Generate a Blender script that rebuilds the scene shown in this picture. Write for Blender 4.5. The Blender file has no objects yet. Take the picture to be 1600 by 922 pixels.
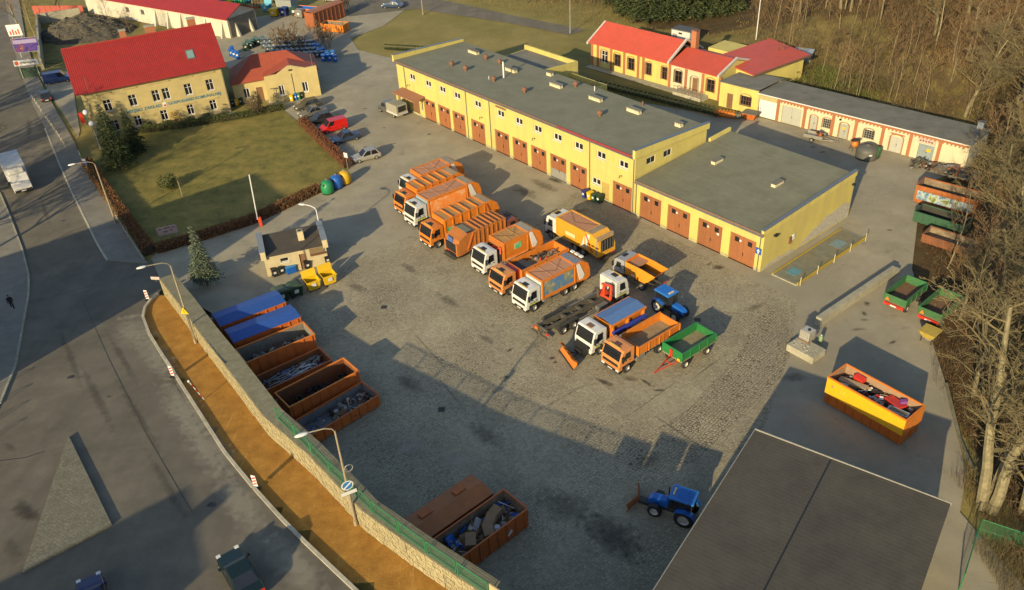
import bpy, bmesh, math, random
import numpy as np
from mathutils import Vector, Matrix
sc = bpy.context.scene
R = math.radians
random.seed(7)
# ------------------------------------------------------------------ camera, sky, sun, exposure
CAM_H, FPX, PITCH, ROLL = 50.0, 1318.4, 0.6001, 0.05888
cp, sp, cr, sr = math.cos(PITCH), math.sin(PITCH), math.cos(ROLL), math.sin(ROLL)
cd = bpy.data.cameras.new('camera'); cam = bpy.data.objects.new('camera', cd); sc.collection.objects.link(cam)
r0, u0, b0 = Vector((1, 0, 0)), Vector((0, sp, cp)), Vector((0, -cp, sp))
cx, cy = cr * r0 - sr * u0, sr * r0 + cr * u0
cam.matrix_world = Matrix(((cx.x, cy.x, b0.x, 0), (cx.y, cy.y, b0.y, 0), (cx.z, cy.z, b0.z, CAM_H), (0, 0, 0, 1)))
cd.sensor_width = 36.0; cd.lens = 36.0 * FPX / 1600.0; cd.clip_end = 2000; cd.clip_start = 0.5
sc.camera = cam
SUN_AZ, SUN_EL = 60.7, 19.0            # direction the shadows run, height of the sun
w = bpy.data.worlds.new('World'); sc.world = w; w.use_nodes = True
nt = w.node_tree; bg = nt.nodes['Background']; sk = nt.nodes.new('ShaderNodeTexSky')
sk.sky_type = 'NISHITA'; sk.sun_disc = False; sk.sun_elevation = R(SUN_EL); sk.sun_rotation = R(90 - SUN_AZ + 180)
sk.air_density = 1.0; sk.dust_density = 1.2; sk.altitude = 200
nt.links.new(sk.outputs[0], bg.inputs[0]); bg.inputs[1].default_value = 0.122
sl = bpy.data.lights.new('sun', 'SUN'); sl.energy = 4.6; sl.angle = R(0.55); sl.color = (1.0, 0.81, 0.48)
so = bpy.data.objects.new('sun', sl); sc.collection.objects.link(so); so.location = (-80, -140, 120)
SD = Vector((math.cos(R(SUN_AZ)) * math.cos(R(SUN_EL)), math.sin(R(SUN_AZ)) * math.cos(R(SUN_EL)), -math.sin(R(SUN_EL))))
so.rotation_euler = SD.to_track_quat('-Z', 'Y').to_euler()
vs = sc.view_settings; vs.view_transform = 'Standard'; vs.look = 'None'; vs.exposure = 0.7; vs.gamma = 1.0; vs.use_curve_mapping = False
sc.cycles.max_bounces = 6; sc.cycles.diffuse_bounces = 3; sc.cycles.glossy_bounces = 3; sc.cycles.transparent_max_bounces = 8
sc.cycles.use_denoising = True
# ------------------------------------------------------------------ surveying: picture point -> place on the ground of the site
def G(px, py, z=0.0):
    x, y = (px - 800) / FPX, (461 - py) / FPX
    x, y = x * cr + y * sr, -x * sr + y * cr
    d = (x, y * sp + cp, y * cp - sp); t = (z - CAM_H) / d[2]
    return Vector((d[0] * t, d[1] * t, z))
def zr(y):                              # the street climbs to the south
    t = 0.0875 * (83.4 - y)
    return 0.0 if t < -0.35 else (max(0.0, t) if t > 0.35 else (t + .35) ** 2 / 1.4)
def GR(px, py, off=0.0):
    z = 1.5
    for _ in range(12):
        p = G(px, py, z + off); z = zr(p.y)
    return G(px, py, z + off)
SU, SV = Vector((0.62396, -0.78146, 0)), Vector((0.78146, 0.62396, 0))   # along / across the garage front
# ------------------------------------------------------------------ mesh helpers
def V3(p): return (float(p[0]), float(p[1]), float(p[2]))
class MB:
    def __init__(s): s.v = []; s.f = []
    def add(s, vs_, fs): n = len(s.v); s.v += [V3(p) for p in vs_]; s.f += [tuple(i + n for i in f) for f in fs]; return s
    def box(s, x0, x1, y0, y1, z0, z1):
        return s.add([(x0,y0,z0),(x1,y0,z0),(x1,y1,z0),(x0,y1,z0),(x0,y0,z1),(x1,y0,z1),(x1,y1,z1),(x0,y1,z1)],
                     [(0,3,2,1),(4,5,6,7),(0,1,5,4),(1,2,6,5),(2,3,7,6),(3,0,4,7)])
    def hexa(s, p): return s.add(p, [(0,3,2,1),(4,5,6,7),(0,1,5,4),(1,2,6,5),(2,3,7,6),(3,0,4,7)])
    def prism(s, a, b):                 # two matching loops
        n = len(a); return s.add(list(a) + list(b), [tuple(range(n))[::-1], tuple(range(n, 2*n))] + [(i, (i+1) % n, n + (i+1) % n, n + i) for i in range(n)])
    def py(s, prof, y0, y1): return s.prism([(x, y0, z) for x, z in prof], [(x, y1, z) for x, z in prof])
    def pxx(s, prof, x0, x1): return s.prism([(x0, y, z) for y, z in prof], [(x1, y, z) for y, z in prof])
    def pz(s, poly, z0, z1): return s.prism([(x, y, z0) for x, y in poly], [(x, y, z1) for x, y in poly])
    def cyl(s, a, b, r, n=10, r2=None):
        a, b = Vector(a), Vector(b); r2 = r if r2 is None else r2; d = (b - a)
        if d.length < 1e-6: return s
        d.normalize(); u = d.orthogonal().normalized(); t = d.cross(u)
        A = [a + (u * math.cos(2*math.pi*i/n) + t * math.sin(2*math.pi*i/n)) * r for i in range(n)]
        B = [b + (u * math.cos(2*math.pi*i/n) + t * math.sin(2*math.pi*i/n)) * r2 for i in range(n)]
        return s.prism(A, B)
    def tube(s, pts, r, n=6):
        for a, b in zip(pts[:-1], pts[1:]): s.cyl(a, b, r, n)
        return s
    def quad(s, *p): return s.add(p, [tuple(range(len(p)))])
    def lathe(s, prof, n=16, c=(0, 0)):  # (r,z)
        m = len(prof); vs_ = [(c[0] + r * math.cos(2*math.pi*j/n), c[1] + r * math.sin(2*math.pi*j/n), z) for r, z in prof for j in range(n)]
        return s.add(vs_, [(i*n+j, i*n+(j+1) % n, (i+1)*n+(j+1) % n, (i+1)*n+j) for i in range(m-1) for j in range(n)])
    def ell(s, c, rx, ry, rz, n=10, m=6):
        vs_ = []; 
        for i in range(m + 1):
            t = math.pi * i / m
            for j in range(n):
                a = 2*math.pi*j/n; vs_.append((c[0]+rx*math.sin(t)*math.cos(a), c[1]+ry*math.sin(t)*math.sin(a), c[2]+rz*math.cos(t)))
        return s.add(vs_, [(i*n+j, (i+1)*n+j, (i+1)*n+(j+1) % n, i*n+(j+1) % n) for i in range(m) for j in range(n)])
    def rock(s, c, r, rnd, flat=.7, n=7, m=4):
        k = len(s.v); s.ell(c, r, r * rnd.uniform(.7, 1.2), r * flat, n, m)
        for i in range(k, len(s.v)):
            v = Vector(s.v[i]) - Vector(c); s.v[i] = V3(Vector(c) + v * rnd.uniform(.8, 1.18))
        return s
    def obox(s, c, ex, ey, ez, hx, hy, hz):   # oriented box
        c, ex, ey, ez = Vector(c), Vector(ex) * hx, Vector(ey) * hy, Vector(ez) * hz
        return s.hexa([c-ex-ey-ez, c+ex-ey-ez, c+ex+ey-ez, c-ex+ey-ez, c-ex-ey+ez, c+ex-ey+ez, c+ex+ey+ez, c-ex+ey+ez])
    def mesh(s, name, m=None, smooth=False, bevel=0):
        me = bpy.data.meshes.new(name); me.from_pydata(s.v, [], s.f)
        if bevel:
            b = bmesh.new(); b.from_mesh(me); bmesh.ops.recalc_face_normals(b, faces=b.faces)
            es = [e for e in b.edges if len(e.link_faces) == 2 and e.calc_face_angle(0) > .5]
            bmesh.ops.bevel(b, geom=es, offset=bevel, segments=2, affect='EDGES', profile=.6, clamp_overlap=True); b.to_mesh(me); b.free()
        else:
            b = bmesh.new(); b.from_mesh(me); bmesh.ops.recalc_face_normals(b, faces=b.faces); b.to_mesh(me); b.free()
        if m: me.materials.append(m)
        if smooth: me.polygons.foreach_set('use_smooth', [True] * len(me.polygons))
        return me
    def build(s, name, m, parent=None, smooth=False, bevel=0, label=None, kind=None):
        return link(name, s.mesh(name, m, smooth, bevel), parent, label, kind)
def link(name, me, parent=None, label=None, kind=None):
    o = bpy.data.objects.new(name, me); sc.collection.objects.link(o)
    if parent: o.parent = parent
    if label: o['label'] = label
    if kind: o['kind'] = kind
    return o
def thing(name, label, cat, loc=(0, 0, 0), rz=0.0, group=None):
    o = bpy.data.objects.new(name, None); sc.collection.objects.link(o); o.empty_display_size = .3
    o.location = loc; o.rotation_euler = (0, 0, rz); o['label'] = label; o['category'] = cat
    if group: o['group'] = group
    return o
def tag(o, label, cat, group=None):
    o['label'] = label; o['category'] = cat
    if group: o['group'] = group
    return o
def copy_tree(o, loc, rz, label=None, group=None, scale=None):
    def cpy(a, par):
        c = a.copy(); sc.collection.objects.link(c); c.parent = par
        for ch in a.children: cpy(ch, c)
        return c
    c = cpy(o, None); c.location = loc; c.rotation_euler = (0, 0, rz)
    if label: c['label'] = label
    if group: c['group'] = group
    if scale: c.scale = scale
    return c
def box(name, m, parent, *a, **k): return MB().box(*a).build(name, m, parent, **k)
def raw(name, co, faces_n, m, parent=None, kind=None, label=None):
    """numpy vertices (N,3), consecutive faces of faces_n corners"""
    me = bpy.data.meshes.new(name); nv = len(co); nf = nv // faces_n
    me.vertices.add(nv); me.vertices.foreach_set('co', np.asarray(co, np.float32).ravel())
    me.loops.add(nv); me.loops.foreach_set('vertex_index', np.arange(nv, dtype=np.int32))
    me.polygons.add(nf); me.polygons.foreach_set('loop_start', np.arange(0, nv, faces_n, dtype=np.int32))
    me.update(calc_edges=True); me.materials.append(m)
    return link(name, me, parent, label, kind)
# ------------------------------------------------------------------ materials
MT = {}
KP_ = 0.72
def mat(name, col, rough=.8, metal=0.0, var=.18, scale=3.0, bump=0.0, bscale=40.0, dirt=None, damt=.4, dscale=.6, spec=.5, coords='Object', streak=False, alpha=1, emit=None):
    if name in MT: return MT[name]
    m = bpy.data.materials.new(name); m.use_nodes = True; n = m.node_tree.nodes; L = m.node_tree.links; b = n['Principled BSDF']
    b.inputs['Roughness'].default_value = rough; b.inputs['Metallic'].default_value = metal; b.inputs['Specular IOR Level'].default_value = spec
    tc = n.new('ShaderNodeTexCoord'); src = tc.outputs['Object']
    if coords == 'World':
        g = n.new('ShaderNodeNewGeometry'); src = g.outputs['Position']
    if streak:
        mp = n.new('ShaderNodeMapping'); mp.inputs['Scale'].default_value = (1, 1, .18); L.new(src, mp.inputs[0]); srcd = mp.outputs[0]
    else: srcd = src
    c0 = (col[0] * KP_, col[1] * KP_, col[2] * KP_, 1)
    nz = n.new('ShaderNodeTexNoise'); nz.inputs['Scale'].default_value = scale; nz.inputs['Detail'].default_value = 5; nz.inputs['Roughness'].default_value = .65; L.new(src, nz.inputs['Vector'])
    mr = n.new('ShaderNodeMapRange'); mr.inputs[1].default_value = .25; mr.inputs[2].default_value = .75; mr.inputs[3].default_value = 1 - var; mr.inputs[4].default_value = 1 + var; L.new(nz.outputs[0], mr.inputs[0])
    hs = n.new('ShaderNodeHueSaturation'); hs.inputs['Color'].default_value = c0; 
    oi = n.new('ShaderNodeObjectInfo'); ov = n.new('ShaderNodeMapRange'); ov.inputs[3].default_value = .9; ov.inputs[4].default_value = 1.08; L.new(oi.outputs['Random'], ov.inputs[0])
    ml = n.new('ShaderNodeMath'); ml.operation = 'MULTIPLY'; L.new(mr.outputs[0], ml.inputs[0]); L.new(ov.outputs[0], ml.inputs[1]); L.new(ml.outputs[0], hs.inputs['Value']); out = hs.outputs[0]
    if dirt:
        nd = n.new('ShaderNodeTexNoise'); nd.inputs['Scale'].default_value = dscale; nd.inputs['Detail'].default_value = 7; nd.inputs['Roughness'].default_value = .7; L.new(srcd, nd.inputs['Vector'])
        rp = n.new('ShaderNodeMapRange'); rp.inputs[1].default_value = .45; rp.inputs[2].default_value = .72; rp.inputs[3].default_value = 0; rp.inputs[4].default_value = damt; L.new(nd.outputs[0], rp.inputs[0])
        mx = n.new('ShaderNodeMix'); mx.data_type = 'RGBA'; mx.inputs[7].default_value = (dirt[0] * KP_, dirt[1] * KP_, dirt[2] * KP_, 1); L.new(rp.outputs[0], mx.inputs[0]); L.new(out, mx.inputs[6]); out = mx.outputs[2]
    L.new(out, b.inputs['Base Color'])
    if bump:
        nb = n.new('ShaderNodeTexNoise'); nb.inputs['Scale'].default_value = bscale; nb.inputs['Detail'].default_value = 4; L.new(src, nb.inputs['Vector'])
        bp = n.new('ShaderNodeBump'); bp.inputs['Strength'].default_value = bump; bp.inputs['Distance'].default_value = .02; L.new(nb.outputs[0], bp.inputs['Height']); L.new(bp.outputs[0], b.inputs['Normal'])
    if emit: b.inputs['Emission Color'].default_value = (*emit, 1); b.inputs['Emission Strength'].default_value = 1
    MT[name] = m; return m
def ramp_mat(name, stops, scale, rough=.9, detail=8, coords='World', mapscale=(1, 1, 1), bump=0, bscale=20, second=None, vor=None, kind='noise', dist=0.0):
    """noise -> colour ramp; second=(scale, colour, lo, hi, amount) overlays; vor=(scale, mask scale, lo, hi, joint colour) cobble joints"""
    m = bpy.data.materials.new(name); m.use_nodes = True; n = m.node_tree.nodes; L = m.node_tree.links; b = n['Principled BSDF']; b.inputs['Roughness'].default_value = rough; b.inputs['Specular IOR Level'].default_value = .25
    if coords == 'World': src = n.new('ShaderNodeNewGeometry').outputs['Position']
    else: src = n.new('ShaderNodeTexCoord').outputs['Object']
    mp = n.new('ShaderNodeMapping'); mp.inputs['Scale'].default_value = mapscale; L.new(src, mp.inputs[0]); s2 = mp.outputs[0]
    nz = n.new('ShaderNodeTexNoise'); nz.inputs['Scale'].default_value = scale; nz.inputs['Detail'].default_value = detail; nz.inputs['Roughness'].default_value = .68; nz.inputs['Distortion'].default_value = dist; L.new(s2, nz.inputs['Vector'])
    cr_ = n.new('ShaderNodeValToRGB'); e = cr_.color_ramp.elements
    while len(e) < len(stops): e.new(.5)
    for i, (p, c) in enumerate(stops): e[i].position = p; e[i].color = (*c, 1)
    L.new(nz.outputs[0], cr_.inputs[0]); out = cr_.outputs[0]
    for s_ in (second or []):
        s_scale, col, lo, hi, amt = s_[:5]
        q = n.new('ShaderNodeTexNoise'); q.inputs['Scale'].default_value = s_scale; q.inputs['Detail'].default_value = 7; q.inputs['Roughness'].default_value = .65
        ms = n.new('ShaderNodeMapping'); ms.inputs['Scale'].default_value = s_[5] if len(s_) > 5 else (1, 1, 1); ms.inputs['Location'].default_value = (s_scale * 31, 7, 3); ms.inputs['Rotation'].default_value = (0, 0, s_[6] if len(s_) > 6 else 0)
        L.new(src, ms.inputs[0]); L.new(ms.outputs[0], q.inputs['Vector'])
        rr = n.new('ShaderNodeMapRange'); rr.inputs[1].default_value = lo; rr.inputs[2].default_value = hi; rr.inputs[3].default_value = 0; rr.inputs[4].default_value = amt; L.new(q.outputs[0], rr.inputs[0])
        mx = n.new('ShaderNodeMix'); mx.data_type = 'RGBA'; mx.inputs[7].default_value = (*col, 1); L.new(rr.outputs[0], mx.inputs[0]); L.new(out, mx.inputs[6]); out = mx.outputs[2]
    hgt = None
    if vor:
        vscale, mscale, lo, hi, jc, base = vor
        mv = n.new('ShaderNodeMapping'); mv.inputs['Rotation'].default_value = (0, 0, R(-51)); mv.inputs['Scale'].default_value = (1, 1.25, 1); L.new(src, mv.inputs[0])
        v1 = n.new('ShaderNodeTexVoronoi'); v1.feature = 'DISTANCE_TO_EDGE'; v1.inputs['Scale'].default_value = vscale; v1.inputs['Randomness'].default_value = .55; L.new(mv.outputs[0], v1.inputs['Vector'])
        v2 = n.new('ShaderNodeTexVoronoi'); v2.inputs['Scale'].default_value = vscale; v2.inputs['Randomness'].default_value = .55; L.new(mv.outputs[0], v2.inputs['Vector'])
        e1 = n.new('ShaderNodeMapRange'); e1.inputs[1].default_value = .03; e1.inputs[2].default_value = .13; e1.inputs[3].default_value = 1; e1.inputs[4].default_value = 0; L.new(v1.outputs[0], e1.inputs[0])
        q = n.new('ShaderNodeTexNoise'); q.inputs['Scale'].default_value = mscale; q.inputs['Detail'].default_value = 6; L.new(src, q.inputs['Vector'])
        rr = n.new('ShaderNodeMapRange'); rr.inputs[1].default_value = lo; rr.inputs[2].default_value = hi; rr.inputs[3].default_value = base; rr.inputs[4].default_value = 1; L.new(q.outputs[0], rr.inputs[0])
        mu = n.new('ShaderNodeMath'); mu.operation = 'MULTIPLY'; L.new(e1.outputs[0], mu.inputs[0]); L.new(rr.outputs[0], mu.inputs[1])
        sv = n.new('ShaderNodeSeparateColor'); L.new(v2.outputs['Color'], sv.inputs[0])
        vr = n.new('ShaderNodeMapRange'); vr.inputs[3].default_value = .86; vr.inputs[4].default_value = 1.12; L.new(sv.outputs[0], vr.inputs[0])
        hs = n.new('ShaderNodeHueSaturation'); L.new(out, hs.inputs['Color']); L.new(vr.outputs[0], hs.inputs['Value'])
        mx = n.new('ShaderNodeMix'); mx.data_type = 'RGBA'; mx.inputs[7].default_value = (*jc, 1); L.new(mu.outputs[0], mx.inputs[0]); L.new(hs.outputs[0], mx.inputs[6]); out = mx.outputs[2]
        iv = n.new('ShaderNodeMath'); iv.operation = 'SUBTRACT'; iv.inputs[0].default_value = 1; L.new(mu.outputs[0], iv.inputs[1]); hgt = iv.outputs[0]
    L.new(out, b.inputs['Base Color'])
    if bump:
        bp = n.new('ShaderNodeBump'); bp.inputs['Strength'].default_value = bump; bp.inputs['Distance'].default_value = .03
        if hgt is None:
            nb = n.new('ShaderNodeTexNoise'); nb.inputs['Scale'].default_value = bscale; nb.inputs['Detail'].default_value = 5; L.new(src, nb.inputs['Vector']); hgt = nb.outputs[0]
        L.new(hgt, bp.inputs['Height']); L.new(bp.outputs[0], b.inputs['Normal'])
    MT[name] = m; return m
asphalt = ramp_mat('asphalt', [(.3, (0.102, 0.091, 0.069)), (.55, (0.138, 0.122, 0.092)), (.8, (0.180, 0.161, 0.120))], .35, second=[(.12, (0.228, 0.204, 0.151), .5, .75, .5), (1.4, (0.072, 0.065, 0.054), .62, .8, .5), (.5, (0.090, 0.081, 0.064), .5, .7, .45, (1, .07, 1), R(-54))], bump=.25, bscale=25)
pavement = ramp_mat('pavement', [(.3, (0.161, 0.150, 0.124)), (.7, (0.230, 0.213, 0.173))], .8, second=[(.3, (0.115, 0.108, 0.092), .52, .75, .5)], bump=.2, bscale=18)
paving_blocks = ramp_mat('paving_blocks', [(.3, (.155, .145, .103)), (.7, (.205, .19, .138))], .8, second=[(.3, (.14, .13, .095), .5, .7, .4)], vor=(3.6, .4, .2, .6, (.125, .115, .08), .4), bump=.2)
cobble = ramp_mat('cobbles', [(.3, (0.240, 0.210, 0.140)), (.5, (0.293, 0.259, 0.175)), (.72, (0.346, 0.306, 0.213))], .18, second=[(.06, (0.192, 0.173, 0.130), .5, .68, .5), (.5, (0.125, 0.109, 0.078), .66, .78, .5), (2.4, (0.192, 0.170, 0.120), .56, .76, .35), (.35, (0.211, 0.187, 0.135), .5, .7, .5, (1, .12, 1), R(-54))], vor=(3.6, .11, .42, .72, (0.096, 0.080, 0.052), .3), bump=.5)
cobble_bare = ramp_mat('cobbles_bare', [(.3, (0.240, 0.210, 0.140)), (.5, (0.293, 0.259, 0.175)), (.72, (0.346, 0.306, 0.213))], .18, second=[(.06, (0.192, 0.173, 0.130), .5, .68, .5), (.5, (0.125, 0.109, 0.078), .66, .78, .5), (2.4, (0.192, 0.170, 0.120), .56, .76, .35), (.35, (0.211, 0.187, 0.135), .5, .7, .5, (1, .12, 1), R(-54))], vor=(3.4, .3, .2, .6, (0.082, 0.068, 0.045), .6), bump=.7)
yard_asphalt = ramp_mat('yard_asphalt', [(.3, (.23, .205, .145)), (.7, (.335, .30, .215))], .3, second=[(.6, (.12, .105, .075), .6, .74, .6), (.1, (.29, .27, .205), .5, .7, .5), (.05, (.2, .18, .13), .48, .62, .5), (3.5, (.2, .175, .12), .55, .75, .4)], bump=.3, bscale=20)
lawn_mat = ramp_mat('lawn_grass', [(.28, (0.088, 0.079, 0.022)), (.5, (0.167, 0.144, 0.035)), (.75, (0.274, 0.206, 0.056))], .5, second=[(3, (0.068, 0.079, 0.020), .5, .75, .6), (.12, (0.334, 0.236, 0.070), .5, .7, .5)], bump=1, bscale=30)
field_mat = ramp_mat('field_grass', [(.28, (0.083, 0.089, 0.025)), (.5, (0.160, 0.147, 0.043)), (.75, (0.255, 0.210, 0.070))], .1, second=[(1.2, (0.255, 0.191, 0.079), .5, .75, .55), (.035, (0.089, 0.102, 0.028), .45, .65, .5), (6, (0.076, 0.076, 0.022), .5, .8, .5)], bump=1, bscale=12)
forest_mat = ramp_mat('leaf_litter', [(.3, (0.034, 0.023, 0.011)), (.5, (0.075, 0.046, 0.019)), (.72, (0.129, 0.082, 0.035))], .5, second=[(4, (0.031, 0.020, 0.010), .5, .75, .7), (.12, (0.075, 0.069, 0.021), .55, .75, .6)], bump=1, bscale=14)
dirt_mat = ramp_mat('sandy_dirt', [(.3, (0.258, 0.125, 0.023)), (.55, (0.379, 0.187, 0.034)), (.8, (0.502, 0.278, 0.066))], .8, second=[(.35, (0.258, 0.125, 0.028), .5, .7, .5), (2.6, (0.637, 0.403, 0.123), .6, .75, .45, (1, .06, 1), R(-52))], bump=.8, bscale=10)
concrete = mat('concrete', (.44, .41, .3), .9, var=.25, scale=1.5, dirt=(.26, .24, .17), damt=.6, dscale=.5, bump=.3, coords='World')
coping = mat('coping', (.24, .22, .14), .95, var=.3, scale=2, dirt=(.16, .155, .08), damt=.7, dscale=.7, bump=.5, bscale=15, coords='World')
yellow = mat('yellow_render', (.67, .56, .155), .85, var=.07, scale=.6, dirt=(.44, .36, .15), damt=.6, dscale=.8, streak=True)
ochre = mat('ochre_render', (.56, .45, .19), .88, var=.12, scale=.8, dirt=(.36, .3, .17), damt=.45, dscale=.6, streak=True)
cream = mat('cream_render', (.72, .64, .42), .85, var=.08, scale=.8, dirt=(.45, .4, .28), damt=.45, dscale=.6, streak=True)
white_r = mat('white_render', (.62, .58, .46), .85, var=.1, scale=.5, dirt=(.33, .3, .23), damt=.6, dscale=.35, streak=True)
brick = mat('brick_red', (.40, .15, .065), .85, var=.3, scale=9)
darkbrick = mat('brick_dark', (.2, .1, .06), .9, var=.3, scale=9)
red_sheet = mat('red_roof_sheet', (.55, .085, .045), .55, var=.1, scale=1.2, dirt=(.4, .08, .05), damt=.4, dscale=.5)
red_tile = mat('red_roof_tile', (.34, .026, .02), .5, var=.14, scale=1.0, dirt=(.22, .022, .02), damt=.4, dscale=.6)
maroon = mat('maroon_roof', (.12, .04, .034), .6, var=.2, scale=1.2)
orange_roof = mat('orange_roof', (.42, .12, .04), .65, var=.12, scale=1.2)
felt = mat('roof_felt', (.2, .2, .13), .9, var=.14, scale=.5, dirt=(.26, .255, .18), damt=.5, dscale=.25, bump=.2, coords='World')
felt_grey = mat('roof_felt_grey', (.22, .21, .165), .9, var=.15, scale=.5, dirt=(.09, .09, .06), damt=.6, dscale=.3, coords='World')
dark_roof = mat('dark_sheet_roof', (.074, .066, .052), .85, var=.25, scale=.5, dirt=(.105, .095, .068), damt=.7, dscale=.3, coords='World')
flash = mat('roof_flashing', (.2, .13, .09), .6, var=.2)
zinc = mat('zinc', (.26, .27, .27), .45, .6, var=.15)
door_br = mat('door_brown', (.335, .125, .045), .65, var=.1, scale=1.5, dirt=(.2, .08, .035), damt=.4, dscale=.9, streak=True)
door_grey = mat('door_grey', (.42, .42, .36), .6, var=.08)
frame_w = mat('window_white', (.75, .73, .68), .5, var=.05)
glass = mat('window_glass', (.018, .02, .024), .08, var=.3, scale=.7, spec=.8)
wood = mat('wood_brown', (.22, .11, .05), .8, var=.25)
rubber = mat('rubber', (.018, .017, .016), .85, var=.3, scale=5, dirt=(.08, .07, .05), damt=.5, dscale=3)
rim = mat('rim', (.32, .31, .28), .45, .3, var=.2, scale=6)
chassis = mat('chassis', (.035, .033, .03), .7, var=.4, scale=3, dirt=(.12, .1, .07), damt=.6, dscale=2)
chassis_d = mat('chassis_dusty', (.11, .098, .07), .8, var=.35, scale=3, dirt=(.05, .045, .035), damt=.7, dscale=2)
truck_white = mat('truck_white', (.74, .73, .68), .4, var=.05, scale=2, dirt=(.46, .42, .33), damt=.5, dscale=1.6)
truck_orange = mat('truck_orange', (.76, .225, .02), .5, var=.1, scale=2, dirt=(.42, .17, .05), damt=.6, dscale=1.6)
truck_yellow = mat('truck_amber', (.78, .38, .03), .4, var=.06, scale=2, dirt=(.55, .3, .08), damt=.3)
pale_orange = mat('faded_orange', (.55, .26, .13), .7, var=.15, scale=2, dirt=(.33, .2, .12), damt=.6, dscale=1.0)
dusty_top = mat('dusty_steel_top', (.36, .27, .16), .8, var=.2, scale=2, dirt=(.24, .2, .15), damt=.6)
ochre_top = mat('ribbed_top', (.5, .26, .07), .7, var=.15, scale=2, dirt=(.3, .19, .09), damt=.6)
rust_orange = mat('rust_orange', (.62, .155, .025), .6, var=.2, scale=2.5, dirt=(.33, .095, .03), damt=.6, dscale=1.3)
rust_dark = mat('rust_dark', (.24, .085, .03), .75, var=.3, scale=2.5, dirt=(.07, .045, .03), damt=.6, dscale=1.3)
inner_steel = mat('container_inner', (.28, .21, .13), .85, var=.35, scale=2.5, dirt=(.08, .06, .045), damt=.7, dscale=1.0)
amber = mat('container_yellow', (.85, .46, .015), .45, var=.06, scale=1.6, dirt=(.6, .3, .03), damt=.25)
tarp_blue = mat('tarp_blue', (.03, .1, .38), .5, var=.12, scale=2)
blue_p = mat('blue_paint', (.015, .14, .55), .35, var=.1, scale=2)
navy = mat('navy_paint', (.02, .035, .17), .4, var=.12)
green_p = mat('green_paint', (.02, .22, .055), .5, var=.14, scale=2, dirt=(.06, .14, .05), damt=.4)
green_d = mat('green_bin', (.018, .055, .03), .5, var=.15)
bottle_green = mat('bell_green', (.02, .27, .1), .45, var=.1)
yellow_p = mat('bin_yellow', (.83, .52, .01), .45, var=.08)
red_p = mat('red_paint', (.62, .04, .02), .4, var=.1)
orange_red = mat('crane_red', (.68, .075, .02), .45, var=.1)
steel = mat('steel_grey', (.3, .29, .27), .5, .4, var=.2)
galv = mat('galvanised', (.36, .35, .31), .55, .3, var=.2)
pole_m = mat('pole_concrete', (.36, .29, .19), .8, var=.2)
fence_green = mat('fence_green', (.03, .2, .075), .5, var=.12)
black = mat('black_plastic', (.02, .02, .02), .55, var=.2)
lamp_glass = mat('lamp_white', (.78, .78, .76), .25, var=.04)
bark = mat('bark', (.28, .24, .135), .95, var=.35, scale=3, dirt=(.1, .085, .05), damt=.6, dscale=2, bump=.6, bscale=20)
bark_y = mat('twigs_olive', (.175, .14, .066), .95, var=.3, scale=.4, coords='World')
bark_b = mat('twigs_brown', (.2, .125, .058), .95, var=.35, scale=.3, coords='World')
brush_m = mat('brush_dark', (.13, .088, .042), .95, var=.4, scale=.3, coords='World')
needles = ramp_mat('needles', [(.3, (.018, .028, .012)), (.5, (.04, .055, .02)), (.72, (.095, .105, .04))], .7, second=[(4.0, (.02, .03, .012), .5, .7, .5)])
needles_blue = ramp_mat('needles_blue', [(.3, (.05, .07, .045)), (.7, (.13, .155, .1))], 2.0)
litter_m = ramp_mat('litter_leaves', [(.3, (.05, .028, .012)), (.5, (.1, .055, .022)), (.75, (.17, .1, .042))], 2.5)
hedge_m = ramp_mat('hedge_leaves', [(.3, (.07, .032, .014)), (.5, (.15, .075, .03)), (.75, (.25, .14, .055))], 2.5)
shrub_m = ramp_mat('shrub_leaves', [(.3, (.035, .05, .015)), (.7, (.1, .11, .035))], 2.5)
dry_m = ramp_mat('dry_grass', [(.3, (0.094, 0.070, 0.022)), (.7, (0.216, 0.154, 0.053))], .6)
green_g = ramp_mat('green_grass', [(.3, (.05, .07, .018)), (.7, (.12, .13, .035))], .6)

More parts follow.
